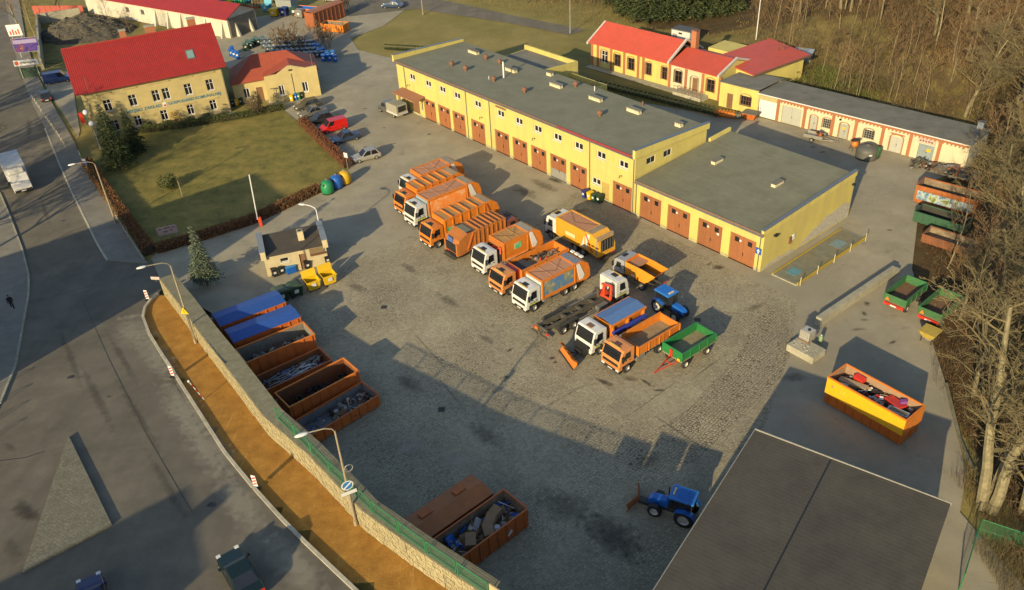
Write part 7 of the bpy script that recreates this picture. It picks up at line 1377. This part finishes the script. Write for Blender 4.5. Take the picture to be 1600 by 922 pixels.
bq = billboard('long white board over the green fence by the forecourt', G(50, 122), R(8), 4.2, 1.0, 2.4, lamp_glass); MB().box(-1.9,-1.3,-.066,-.052,2.6,3.2).build('emblem', orange_red, bq); MB().box(-1.1,1.8,-.066,-.052,2.75,3.05).build('lettering', galv, bq); MB().box(-2,2,.2,.25,0,1.9).build('fence_boards', green_d, bq)
t = thing('earth_heap', 'big heap of dark branches and soil behind the office house', 'heap', G(135, 52), 0); b = MB(); rn = random.Random(2); n = 26
for i in range(n+1):
    for j in range(n+1):
        x, y = -10+20*i/n, -7+14*j/n; r = math.hypot(x/10, y/7); z = max(0, 3.4*(1-r**1.6)) * (1+.2*math.sin(x*1.3)*math.cos(y*1.7)); b.v.append((x, y, z + (rn.uniform(-.25,.25) if r < 1 else -.1)))
b.f = [(i*(n+1)+j, (i+1)*(n+1)+j, (i+1)*(n+1)+j+1, i*(n+1)+j+1) for i in range(n) for j in range(n)]
b.build('soil', mat('heap_soil', (.085,.075,.055), .95, var=.45, scale=1.2, bump=.8, bscale=8), t); hb = MB()
for k in range(420):
    x, y = rn.uniform(-9,9), rn.uniform(-6,6); r = math.hypot(x/10, y/7)
    if r > .95: continue
    z = 3.4*(1-r**1.6)+.1; e = Vector((rn.uniform(-1,1), rn.uniform(-1,1), rn.uniform(-.2,.4))).normalized()*rn.uniform(.4,1.3); hb.cyl(Vector((x,y,z))-e, Vector((x,y,z))+e, rn.uniform(.02,.06), 4)
hb.build('branches', mat('heap_sticks',(.2,.17,.12),.95,var=.3), t, kind='stuff')
t = thing('retaining_wall', 'pale concrete bay wall around the earth heap', 'wall', G(68, 108), R(0)); P = [G(68,108), G(62,38), G(128,28)]
b = MB()
for a, c in zip(P[:-1], P[1:]):
    a, c = a-P[0], c-P[0]; d = (c-a).normalized(); nn = Vector((-d.y,d.x,0))*.2; Z = Vector((0,0,2.2)); b.prism([V3(a-nn),V3(a+nn),V3(a+nn+Z),V3(a-nn+Z)], [V3(c-nn),V3(c+nn),V3(c+nn+Z),V3(c-nn+Z)])
b.build('wall', concrete, t)
wall_red = thing('red_hoarding', 'low red hoarding beyond the earth heap', 'fence', G(130, 22), R(-10))
for k in range(8): MB().box(-12+k*1.55,-10.5+k*1.55,0,.08,0,1.9).build('panel', mat('hoarding_red',(.42,.08,.05),.7,var=.2), wall_red)
boll = None
for i in range(15):
    a = i/14; p = GR(53+(108-53)*a, 158+(238-158)*a)
    if boll is None:
        boll = thing('bollard', 'first bollard from the far end of the row along the pavement', 'bollard', (p.x,p.y,zr(p.y)+.1), 0, 'bollards along the pavement'); MB().cyl((0,0,0),(0,0,.95),.07,8,.055).build('post', mat('bollard_pale',(.5,.45,.33),.7), boll); MB().ell((0,0,.97),.07,.07,.07,8,4).build('knob', lamp_glass, boll)
    else: copy_tree(boll, (p.x,p.y,zr(p.y)+.1), 0, '%s bollard from the far end of the row along the pavement' % ORD[i])
t = thing('notice_stand', 'narrow red notice stand beside the office gable corner', 'sign', G(131, 194), R(10)); MB().box(-.3,.3,-.05,.05,0,1.9).build('panel', red_p, t); MB().box(-.35,.35,-.08,.08,0,.1).build('foot', galv, t)
fs = thing('mesh_fence', 'low dark mesh fence on a concrete base along the lawn hedge', 'fence'); pts = [GR(x, y) for x, y in ((128,250),(152,290),(178,331),(202,370),(226,408))]
for a, b in zip(pts[:-1], pts[1:]):
    d = (b-a); d.z = 0; d.normalize(); nn = Vector((-d.y,d.x,0))*.1; za, zb = zr(a.y), zr(b.y); A, B = Vector((a.x,a.y,za)), Vector((b.x,b.y,zb)); Z = Vector((0,0,.35))
    o = MB().prism([V3(A-nn),V3(A+nn),V3(A+nn+Z),V3(A-nn+Z)], [V3(B-nn),V3(B+nn),V3(B+nn+Z),V3(B-nn+Z)]).build('base_wall', concrete, fs); mesh_panel('wire_mesh', A+Z, B+Z, 1.1, mesh_m, o); MB().cyl(A+Z, A+Z+Vector((0,0,1.15)), .04, 6).build('post', galv, fs)
# people
def person(label, pos, rz, coat, trousers, stride=.3):
    t = thing('person', label, 'person', pos, rz); me = bpy.data.meshes.new('body')
    J = [(0,0,.95),(0,0,1.2),(0,0,1.42),(0,0,1.52),(.02,0,1.68), (.05,.1,.9),(stride*.7,.1,.5),(stride*.6,.1,.08),(stride*.6+.18,.1,.04), (-.02,-.1,.9),(-stride*.1,-.1,.5),(-stride,-.1,.12),(-stride+.17,-.1,.05), (0,.2,1.4),(-.06,.25,1.12),(.06,.25,.88), (0,-.2,1.4),(.04,-.25,1.12),(.18,-.24,.9)]
    E = [(0,1),(1,2),(2,3),(3,4),(0,5),(5,6),(6,7),(7,8),(0,9),(9,10),(10,11),(11,12),(2,13),(13,14),(14,15),(2,16),(16,17),(17,18)]; rad = [.15,.15,.16,.07,.11,.1,.075,.055,.045,.1,.075,.055,.045,.075,.06,.045,.075,.06,.045]
    me.from_pydata(J, E, []); o = link('body', me, t); s = o.modifiers.new('skin', 'SKIN'); o.modifiers.new('sub', 'SUBSURF').levels = 1; o.modifiers['sub'].render_levels = 1
    for i, r in enumerate(rad): me.skin_vertices[0].data[i].radius = (r, r*1.0)
    me.skin_vertices[0].data[0].use_root = True; me.materials.append(coat)
    MB().ell((.0,0,1.74),.1,.095,.1,10,6).build('hair', mat('hair_dark',(.03,.02,.015),.8), t, smooth=True)
    for s_ in (-1,1): MB().ell((.3 if s_ > 0 else -.2, s_*.1, .05),.14,.05,.05,8,4).build('shoe', lamp_glass, t)
    MB().ell((.07,0,1.66),.06,.07,.09,8,5).build('face', mat('skin',(.4,.24,.16),.6), t, smooth=True); return t
pp_ = GR(22, 484); person('person in dark clothes and pale shoes walking on the shaded pavement', (pp_.x, pp_.y, zr(pp_.y)+.1), R(-60), mat('coat_dark',(.02,.02,.025),.9), black)
# ------------------------------------------------------------------ vegetation
rng = np.random.default_rng(4)
def tubes(P0, P1, R0, R1, n=3):
    P0, P1, R0, R1 = map(np.asarray, (P0, P1, R0, R1)); D = P1 - P0; D /= np.maximum(np.linalg.norm(D, axis=1, keepdims=True), 1e-6)
    A = np.where(np.abs(D[:, 2:3]) > .9, np.array([[1., 0, 0]]), np.array([[0, 0, 1.]])); Uv = np.cross(D, A); Uv /= np.linalg.norm(Uv, axis=1, keepdims=True); W = np.cross(D, Uv); out = []
    for k in range(n):
        a, b = 2*math.pi*k/n, 2*math.pi*(k+1)/n; ca, cb = (Uv*math.cos(a)+W*math.sin(a)), (Uv*math.cos(b)+W*math.sin(b))
        out.append(np.stack([P0+ca*R0[:, None], P0+cb*R0[:, None], P1+cb*R1[:, None], P1+ca*R1[:, None]], 1))
    return np.concatenate(out, 0).reshape(-1, 3)
def grow(seed, H=14, r0=.28, trunks=1, levels=4, spread=1.0, first=.28, nb=(13, 6, 5, 3), lean=.12):
    rn = np.random.default_rng(seed); segs = [[], []]
    def branch(p, d, L, r, lv):
        n = (9, 5, 4, 3, 2)[lv]; pts = [p]; rs = [r]; wob = (.06, .16, .22, .28, .3)[lv]
        for i in range(n):
            d = d + rn.normal(0, wob, 3) + np.array([0, 0, (.05, .07, .05, .03, .0)[lv]]); d /= np.linalg.norm(d); p = p + d*L/n; pts.append(p); rs.append(max(.016, r*(1-(i+1)/n*(.75 if lv else .7))))
        for i in range(n): segs[0 if lv < 1 else 1].append((pts[i], pts[i+1], rs[i], rs[i+1]))
        if lv >= levels: return
        for k in range(nb[lv]):
            t = (first if lv == 0 else .2) + (1 - (first if lv == 0 else .2)) * (k + rn.random()) / nb[lv]; t = min(t, .99); i = min(int(t*n), n-1); f = t*n - i; q = pts[i]*(1-f) + pts[i+1]*f; dd = pts[i+1]-pts[i]; dd /= np.linalg.norm(dd)
            a = rn.uniform(0, 2*math.pi); h = np.array([math.cos(a), math.sin(a), 0]); nd = dd*(.55 if lv == 0 else .75) + h*rn.uniform(.6, 1.1)*spread + np.array([0, 0, .12]); nd /= np.linalg.norm(nd)
            branch(q, nd, L*(.52 if lv == 0 else .55)*(1.15-.55*t)*rn.uniform(.7, 1.15), rs[i]*(.5 if lv == 0 else .58), lv+1)
    for k in range(trunks):
        a = 2*math.pi*k/max(trunks, 1) + .5; o = np.array([math.cos(a), math.sin(a), 0]) * (.35 if trunks > 1 else 0); d = np.array([math.cos(a)*lean, math.sin(a)*lean, 1.]); branch(o, d/np.linalg.norm(d), H*rn.uniform(.88, 1.05), r0, 0)
    return segs
def tree_meshes(seed, m1, m2, **k):
    s = grow(seed, **k); r = []
    for q, n, m, nm in ((s[0], 7, m1, 'trunk'), (s[1], 3, m2, 'branches')):
        P0, P1, R0, R1 = (np.array([x[i] for x in q]) for i in range(4)); o = raw(nm, tubes(P0, P1, R0, R1, n), 4, m); r.append(o.data); bpy.data.objects.remove(o)
    return r
def tree(me, label, pos, rz, s=1.0, group=None, name='bare_tree', cat='tree'):
    t = thing(name, label, cat, pos, rz, group); t.scale = (s, s, s)
    link('trunk', me[0], t); link('branches', me[1], t); return t
TA = tree_meshes(1, bark, bark_y, H=15, r0=.38, trunks=3, nb=(12, 6, 5, 3), levels=4); TB = tree_meshes(2, bark, bark_y, H=16, r0=.32, trunks=1, nb=(16, 8, 6, 4), levels=4)
TC = tree_meshes(3, bark, bark_b, H=11, r0=.16, trunks=1, nb=(12, 5, 4, 2), levels=4, spread=.8); TS = tree_meshes(4, bark, bark_b, H=7, r0=.07, trunks=1, nb=(9, 4, 3), levels=3, spread=.6, first=.2); TH = tree_meshes(5, bark_b, bark_b, H=2.6, r0=.035, trunks=6, nb=(6, 4, 3), levels=3, spread=.7, first=.1, lean=.35)
def gz_(x, y): return terrain(x, y)
def ground_at(px, py):
    z = 0
    for _ in range(8): p = G(px, py, z); z = terrain(p.x, p.y)
    return Vector((p.x, p.y, max(z, -.06)))
BG = 'bare trees of the thicket'
for i, (px, py, me, s, l_) in enumerate(((1542,795,TA,1.12,'big bare tree with several pale trunks right of the amber container'),(1590,700,TB,.95,'tall bare tree at the right edge behind the multi-trunked one'),(1560,560,TB,.85,'bare tree with spreading limbs over the green trailers'),(1600,470,TA,.9,'bare multi-trunked tree at the right edge beside the trailers'),(1530,440,TC,1.0,'slim bare tree behind the right-hand trailer'),(1570,360,TB,.85,'bare tree above the poster container'),(1545,300,TC,1.05,'slim bare tree at the end of the storerooms'),(1508,182,TB,.8,'pale-trunked bare tree rising behind the storeroom roof'),(1590,190,TA,.85,'bare tree high at the right edge'),(1625,600,TB,1.0,'bare tree reaching in from beyond the right edge'),(1640,320,TA,1.0,'bare crown reaching in at the upper right edge'),(1520,620,TC,1.1,'slim bare tree between the amber container and the thicket'),(1500,500,TC,1.0,'slim bare tree right beside the right-hand trailer'),(1572,640,TA,.8,'bushy bare tree behind the big multi-trunked one'),(1600,800,TA,.8,'bare tree in the lower right corner by the mesh fence'),(1548,380,TA,.75,'bushy bare tree between poster container and trailers'),(1590,270,TB,.85,'bare tree right of the storeroom end'),(1480,420,TS,1.2,'thin sapling above the right-hand trailer'))):
    tree(me, l_, ground_at(px, py), R(37*i+20), s, BG)
rn = random.Random(8); k = 0
while k < 96:
    px, py = rn.uniform(1190, 1640), rn.uniform(-60, 190); p = ground_at(px, py)
    sb2 = (p.x-SH_O.x)*SH_N.x+(p.y-SH_O.y)*SH_N.y
    if not (in_forest(p.x, p.y) or sb2 > 13): continue
    tree((rn.choice((TC, TC, TB, TB)) if py < 70 else rn.choice((TC, TC, TS))) if in_forest(p.x, p.y) else TS, 'leafless tree in the brown wood behind the storerooms', p, R(rn.uniform(0, 360)), rn.uniform(.6, .95), 'leafless trees of the wood'); k += 1
for i, (x, y, s) in enumerate(((700,-8,.8),(735,-6,.9),(765,-4,.8),(800,-8,.9),(830,-3,.8),(860,-8,.9),(905,-4,.9),(935,-6,.9),(1190,-10,.9))): tree(TC, '%s leafless tree from the left in the line beyond the far road' % ORD[i], G(x, y), R(50*i), s, 'leafless trees beyond the far road')
tree(TC, 'bare leaning tree on the verge at the upper left corner', G(33, 52), R(10), 1.15); tree(TC, 'bare tree beside the purple billboard', G(58, 62), R(120), 1.0)
for i, (x, y) in enumerate(((-30,300),(-50,370),(-22,235),(-28,185))): p = GR(x, y); tree(TB, 'street tree hanging over the left edge, %s from below' % ORD[(1,0,2,3)[i]], p, R(80*i), .8, 'street trees beyond the left edge')
tree(TC, 'bare tree behind the office chimney', G(208, 62), R(50), .55); tree(TC, 'slim bare tree by the red hoarding', G(98, 30), R(200), .7)
for i, (x, y) in enumerate(((-88,97),(-84,112),(-95,120),(-90,137),(-78,92),(-74,83))): tree(TB if i % 2 else TA, '%s street tree from the far end beyond the left edge' % ORD[i], (x, y, 0), R(60*i), .95, 'street trees beyond the left edge')
for i, (x, y, s, l_) in enumerate(((440,78,1.4,'brown leafless bush left among the stored bins'),(455,72,1.5,'brown leafless bush in the middle of the stored bins'),(468,82,1.3,'brown leafless bush in front of the stored bins'),(500,70,1.4,'brown leafless bush above the blue bins'),(512,75,1.3,'brown leafless bush right of the blue bins'),(540,20,1.2,'leafless bush at the corner of the field'))): tree(TH, l_, G(x, y), R(70*i), s, 'leafless bushes', 'leafless_bush', 'bush')
# round pruned bush and lawn shrubs
def leafball(label, p, r, m, n=900, size=.11, flat=.85, name='shrub', stem=.0, group=None):
    t = thing(name, label, 'bush', p, 0, group); d = rng.normal(size=(n, 3)); d /= np.linalg.norm(d, axis=1, keepdims=True); rad = r*(1-.45*rng.random(n)**2)*(1+.15*np.sin(d[:, 0]*5)+.12*np.cos(d[:, 1]*6)); c = d*rad[:, None]*np.array([1, 1, flat]); c[:, 2] += r*flat*.95 + stem
    a = rng.normal(size=(n, 3)); a /= np.linalg.norm(a, axis=1, keepdims=True); b = np.cross(a, d); b /= np.maximum(np.linalg.norm(b, axis=1, keepdims=True), 1e-5); s = size*(.6+.8*rng.random(n))[:, None]
    raw('foliage', np.stack([c-a*s, c-b*s*.6, c+a*s, c+b*s*.6], 1).reshape(-1, 3), 4, m, t); b = MB().cyl((0,0,0),(0,0,r+stem),.06,6)
    for k in range(5): b.cyl((0,0,stem+.1),(math.cos(k*1.26)*r*.6,math.sin(k*1.26)*r*.6,stem+r),.025,4)
    b.build('stem', bark_b, t); return t
leafball('round brown clipped bush at the edge of the lawn by the side building', G(402, 180), 1.35, mat('bush_brown',(.12,.085,.05),.95,var=.4,scale=4), 2600, .08, 1.2, stem=.6)
leafball('low rounded shrub on the lawn beside a young tree', G(266, 294), 1.2, shrub_m, 1100, .11)
for i, (x, y, r) in enumerate(((232,202,.9),(262,200,.8),(300,195,.9),(325,190,.8))): leafball(('dark shrub under the first office window','dark shrub under the middle office windows','dark shrub under the right office windows','dark shrub near the office corner')[i], G(x, y), r, shrub_m, 700, .1)
leafball('yellowish small bush against the office front', G(278, 194), .8, mat('bush_yellow',(.35,.22,.05),.9,var=.3), 400, .09, 1.5)
yt = thing('young_tree', 'thin staked young tree on the lawn', 'tree', G(285, 307), 0); MB().cyl((0,0,0),(0,0,2.3),.05,6).build('trunk', pole_m, yt); MB().tube([(0,0,1.6),(.4,.1,2.4)], .02, 4).tube([(0,0,1.8),(-.3,.2,2.5)], .02, 4).build('branches', bark_b, yt)
def hedge(label, P, w, h, m, dens=170, size=.075, zoff=0.0, zfun=None):
    t = thing('hedge', label, 'hedge'); cs = []; ns = []; core = MB()
    for a, b in zip(P[:-1], P[1:]):
        d = b-a; L = math.hypot(d.x, d.y); n = int(L*(w+2*h)*dens); u = np.array([d.x/L, d.y/L]); v = np.array([-u[1], u[0]]); s = rng.random(n)*L; per = rng.random(n)*(w+2*h); top = per < w; y = np.where(top, per-w/2, np.where(per < w+h, -w/2, w/2)); z = np.where(top, h, np.where(per < w+h, per-w, per-w-h)); jit = rng.normal(0, .08, (n, 2)); y = y*(1-.15*rng.random(n))+jit[:, 0]; z = z*(1-.1*rng.random(n))+jit[:, 1]
        zb = np.array([(zfun or (lambda x_, y_: 0))(a.x+u[0]*q, a.y+u[1]*q) for q in s]); cs.append(np.stack([a.x+u[0]*s+v[0]*y, a.y+u[1]*s+v[1]*y, np.maximum(z, .02)+zb+zoff], 1))
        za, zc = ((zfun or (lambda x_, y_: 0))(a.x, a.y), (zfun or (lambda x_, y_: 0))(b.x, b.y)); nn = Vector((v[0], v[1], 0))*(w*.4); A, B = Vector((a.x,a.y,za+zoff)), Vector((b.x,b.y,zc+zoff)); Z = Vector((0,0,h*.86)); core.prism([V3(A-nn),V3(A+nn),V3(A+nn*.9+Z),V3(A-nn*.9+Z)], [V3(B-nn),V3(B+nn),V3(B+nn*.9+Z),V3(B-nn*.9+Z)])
    c = np.concatenate(cs); n = len(c); a = rng.normal(size=(n, 3)); a /= np.linalg.norm(a, axis=1, keepdims=True); b = np.cross(a, rng.normal(size=(n, 3))); b /= np.linalg.norm(b, axis=1, keepdims=True); s = size*(.6+.8*rng.random(n))[:, None]
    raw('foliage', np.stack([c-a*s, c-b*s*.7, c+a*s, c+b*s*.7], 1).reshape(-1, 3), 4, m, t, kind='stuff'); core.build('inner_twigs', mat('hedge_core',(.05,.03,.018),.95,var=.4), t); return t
hz = lambda x, y: zr(y)
hedge('brown leafy hedge between the pavement and the lawn', [GR(137,258), GR(160,292), GR(186,330), GR(212,366), GR(236,397)], 1.3, 1.2, hedge_m, zfun=hz)
hedge('long brown hedge between the lawn and the drive', [G(246,394), G(320,372), G(395,348), G(450,322), G(500,298)], 1.1, 1.0, hedge_m)
hedge('rust-brown hedge between the lawn and the parked cars', [G(545,262), G(508,228), G(473,193)], 1.2, 1.0, mat('hedge_rust',(.2,.075,.03),.9,var=.4,scale=4))
hedge('dark green hedge along the front of the office house', [G(222,208), G(300,197), G(380,184), G(445,170)], 1.1, .9, shrub_m)
# conifers
def spruce_mesh(seed, H, Rb, n, m, nm, size=.22, droop=.35, skirt=.12):
    rn = np.random.default_rng(seed); nw = int(H*3.2); C = []; A = []; 
    for w in range(nw):
        t = (w+rn.random())/nw; z = H*(skirt+(1-skirt)*t); rad = Rb*(1-t)**.85*rn.uniform(.82, 1.1)+.12; nbr = max(5, int(13*(1-t)+5))
        for b in range(nbr):
            a = 2*math.pi*(b+rn.random()*.7)/nbr+w; L = rad*rn.uniform(.72, 1.1); k = max(4, int(n*L)); s = rn.random(k)**.7*L; side = rn.normal(0, .16, k)*(.35+s/L*.5); d = np.array([math.cos(a), math.sin(a)]); v = np.array([-d[1], d[0]])
            C.append(np.stack([d[0]*s+v[0]*side, d[1]*s+v[1]*side, z-droop*s*s/max(L, .3)*.5+.12*s+rn.normal(0, .05, k)], 1)); dd = np.stack([d[0]+v[0]*np.sign(side)*.8, d[1]+v[1]*np.sign(side)*.8, -.25+rn.normal(0, .25, k)], 1); A.append(dd)
    C = np.concatenate(C); A = np.concatenate(A); A /= np.linalg.norm(A, axis=1, keepdims=True); B = np.cross(A, rn.normal(size=A.shape)); B /= np.linalg.norm(B, axis=1, keepdims=True); s = size*(.6+.8*rn.random(len(C)))[:, None]
    o = raw(nm, np.stack([C-A*s*.4, C-B*s*.28, C+A*s, C+B*s*.28], 1).reshape(-1, 3), 4, m); me = o.data; bpy.data.objects.remove(o); tk = MB().cyl((0,0,0),(0,0,H*.98),.16*H/8,8,.02).mesh('trunk', bark); return me, tk
def spruce(ms, label, p, s=1.0, rz=0, group=None, name='spruce_tree', sx=None):
    t = thing(name, label, 'conifer', p, rz, group); t.scale = (sx or s, sx or s, s); link('trunk', ms[1], t); link('foliage', ms[0], t); return t
SB = spruce_mesh(1, 8.4, 1.9, 16, needles_blue, 'foliage', .2); SG = spruce_mesh(2, 9.5, 2.7, 15, needles, 'foliage', .24, skirt=.05)
p = G(325, 447, .3); spruce(SB, 'slender pale blue spruce at the gate', (p.x, p.y, .3), .88)
spruce(SG, 'big dark spruce at the lawn corner in front of the office', G(188, 262), .92, 0); spruce(SG, 'smaller dark spruce right behind the big one', G(213, 240), .72, R(80)); spruce(SB, 'bluish spruce close to the office corner', G(172, 222), .75, R(30), sx=.95)
for i, (x, y, s) in enumerate(((985,24,1.25),(1012,32,1.35),(1045,30,1.4),(1078,28,1.35),(1108,24,1.3),(1138,18,1.2),(1030,14,1.4),(1090,12,1.5),(965,8,1.2))): spruce(SG, ('tall spruce second from the left behind the kiosk','tall spruce third from the left behind the kiosk','tall spruce in the front middle behind the kiosk','tall spruce right of the middle behind the kiosk','tall spruce third from the right behind the kiosk','tall spruce at the right end of the group behind the kiosk','rear spruce left of the middle behind the kiosk','rear spruce right of the middle behind the kiosk','tall spruce at the left end of the group behind the kiosk')[i], ground_at(x, y), s*1.15, R(40*i), 'spruces behind the kiosk')
TJ = spruce_mesh(5, 1.5, .38, 26, needles, 'foliage', .12, .1, .02); TJ[1].name = 'trunk'
for i in range(30): a = i/29; spruce(TJ, '%s small conifer from the left in the row behind the garage hall' % ORD[i], G(918+(1118-918)*a, 133+(183-133)*a), 1.0, R(i*40), 'conifer row behind the hall', 'small_conifer')
for i in range(14): a = i/13; spruce(TJ, '%s small conifer from the left in the row along the field edge' % ORD[i], G(604+(652-604)*a, 79+(82-79)*a), 1.0, R(i*50), 'conifer row along the field', 'small_conifer')
# ground cover: dry grass, brambles, sapling thickets, nobody could count these
def blades(name, label, pts, hmin, hmax, wd, lean, m):
    n = len(pts); h = hmin+(hmax-hmin)*rng.random(n)**1.5; a = rng.random(n)*2*math.pi; s = np.stack([np.cos(a), np.sin(a), np.zeros(n)], 1)*(wd*(.6+.8*rng.random(n)))[:, None]; tip = pts+np.stack([rng.normal(0, lean, n)*h, rng.normal(0, lean, n)*h, h], 1)
    o = raw(name, np.stack([pts-s, pts+s, tip+s*.25, tip-s*.25], 1).reshape(-1, 3), 4, m, None, 'stuff', label); o['category'] = 'undergrowth'; return o
def scatter(n, x0, x1, y0, y1, cond, pc=None):
    out = []
    while len(out) < n:
        px, py = rng.uniform(x0, x1), rng.uniform(y0, y1); p = G(px, py)
        if pc and not pc(px, py): continue
        z = terrain(p.x, p.y)
        if z > .3: p = G(px, py, z); z = terrain(p.x, p.y)
        if cond(p.x, p.y): out.append((p.x, p.y, z))
    return np.array(out)
def behind(x, y): s = (x-SH_O.x)*SH_N.x+(y-SH_O.y)*SH_N.y; return s
fz = lambda x, y: in_forest(x, y)
def brush(name, label, pts, seed, m, smin, smax):
    protos = []
    for k in range(4):
        s = grow(seed+k, H=2.4, r0=.03, trunks=5, levels=2, nb=(4, 3), spread=.9, first=.1, lean=.45); q = s[0] + s[1]
        protos.append([np.array([x[i] for x in q]) for i in range(4)])
    out = []
    for p in pts:
        P0, P1, R0, R1 = protos[int(rng.integers(4))]; a = rng.random()*6.28; s = rng.uniform(smin, smax); M = np.array([[math.cos(a), -math.sin(a), 0], [math.sin(a), math.cos(a), 0], [0, 0, 1]])*s
        out.append(tubes(P0@M.T+p, P1@M.T+p, np.maximum(R0*s, .013), np.maximum(R1*s, .009), 3))
    o = raw(name, np.concatenate(out), 4, m, None, 'stuff', label); o['category'] = 'undergrowth'; return o
brush('thicket', 'brown leafless thicket covering the wood', scatter(170, 1180, 1640, -60, 260, fz), 100, brush_m, .8, 1.9)
brush('thicket', 'olive leafless brush at the edge of the wood', scatter(230, 1180, 1640, -40, 260, lambda x, y: behind(x, y) > 10), 110, brush_m, .5, 1.3)
brush('undergrowth', 'olive brush below the bare trees at the right', scatter(90, 1470, 1640, 300, 930, lambda x, y: x > 37 or (y < 44 and x > 33.5)), 120, brush_m, .4, .9)
blades('thicket', 'thin brown stems in the wood', scatter(9000, 1180, 1640, -60, 260, fz), .5, 2.4, .025, .3, bark_b)
blades('dry_grass', 'dry yellow grass on the bank behind the storerooms', scatter(12000, 1150, 1640, -40, 260, lambda x, y: behind(x, y) > 8), .2, .6, .05, .35, dry_m)
blades('green_brambles', 'green brambles behind the storeroom roof', scatter(6500, 1230, 1400, 85, 190, lambda x, y: 8 < behind(x, y) < 22, lambda px, py: (px-1310)**2/90**2 + (py-125)**2/40**2 < .5 + .7*rng.random()), .2, .7, .06, .5, green_g)
blades('thicket', 'thin brown weeds on the bank', scatter(9000, 1180, 1640, -40, 260, lambda x, y: behind(x, y) > 8), .4, 1.6, .018, .35, brush_m)
blades('dry_grass', 'dry grass strip beyond the far road', scatter(7000, 640, 1190, -20, 60, lambda x, y: y > 150 and not in_forest(x, y), lambda px, py: py < (px-690)*.2-3 - 5*rng.random() or px > 930), .15, .5, .04, .4, dry_m)
blades('thicket', 'brown brush along the top edge', scatter(7000, 740, 1200, -40, 16, lambda x, y: y > 165, lambda px, py: py < (px-760)*.1 - 12*rng.random()), .6, 2.4, .04, .25, brush_m)
blades('undergrowth', 'brown undergrowth below the bare trees at the right', scatter(8000, 1455, 1640, 300, 930, lambda x, y: x > 36.5 or (y < 45 and x > 33)), .3, 1.4, .014, .35, brush_m)
blades('undergrowth', 'dry yellowish bushes in the lower right corner', scatter(2500, 1430, 1640, 790, 935, lambda x, y: x > 31.5 and y < 38.5), .4, 1.6, .01, .4, bark_y)
def litter(name, label, pts, size, m):
    n = len(pts); a = rng.normal(size=(n, 3)); a[:, 2] *= .35; a /= np.linalg.norm(a, axis=1, keepdims=True); b = np.cross(a, np.array([[0, 0, 1.]])); b /= np.maximum(np.linalg.norm(b, axis=1, keepdims=True), 1e-5); s = size*(.5+rng.random(n))[:, None]; c = pts + np.array([0, 0, .06])
    o = raw(name, np.stack([c-a*s, c-b*s*.7, c+a*s, c+b*s*.7], 1).reshape(-1, 3), 4, m, None, 'stuff', label); o['category'] = 'leaf litter'
litter('leaf_litter', 'fallen brown leaves under the bare trees', scatter(14000, 1440, 1640, 260, 930, lambda x, y: in_forest(x, y)), .09, litter_m)
gf = thing('boundary_fence', 'green mesh boundary fence in the lower right corner', 'fence')
for a, b in ((G(1498,922), G(1524,838)), (G(1524,838), G(1584,858)), (G(1584,858), G(1640,880))):
    a, b = Vector((a.x,a.y,-.05)), Vector((b.x,b.y,-.05)); Z = Vector((0,0,1)); o = MB().cyl(a, a+Z*1.9, .05, 6).cyl(b, b+Z*1.9, .05, 6).cyl(a+Z*1.85, b+Z*1.85, .03, 6).cyl(a+Z*.9, b+Z*.9, .02, 6).build('fence_panel', fence_green, gf); mesh_panel('wire_mesh', a+Z*.1, b+Z*.1, 1.75, mesh_m, o)
kb = MB(); kq = [G(1478,600), G(1500,690), G(1520,735)]
for a, b in zip(kq[:-1], kq[1:]): d = (b-a).normalized(); nn = Vector((-d.y,d.x,0))*.12; Z = Vector((0,0,.16)); kb.prism([V3(a-nn),V3(a+nn),V3(a+nn+Z),V3(a-nn+Z)], [V3(b-nn),V3(b+nn),V3(b+nn+Z),V3(b-nn+Z)])
tag(kb.build('low_wall', coping), 'low mossy kerb wall at the foot of the bare trees', 'wall')

rk = None
for i, (x, y) in enumerate(((-14,612),(-20,640),(-26,668),(-34,698))):
    p = GR(x, y)
    if rk is None:
        rk = thing('bike_rack', 'steel hoop bike rack on the left pavement', 'bike rack', (p.x, p.y, zr(p.y)+.1), R(36), 'bike racks on the left pavement'); MB().tube([(-.5,0,0),(-.5,0,.8),(-.35,0,.95),(.35,0,.95),(.5,0,.8),(.5,0,0)], .04, 6).build('hoop', galv, rk)
    else: copy_tree(rk, (p.x, p.y, zr(p.y)+.1), R(36))

tree(TB, 'street tree nearest the gate beyond the left edge', (-64, 85.5, 0), R(140), .85, 'street trees beyond the left edge')
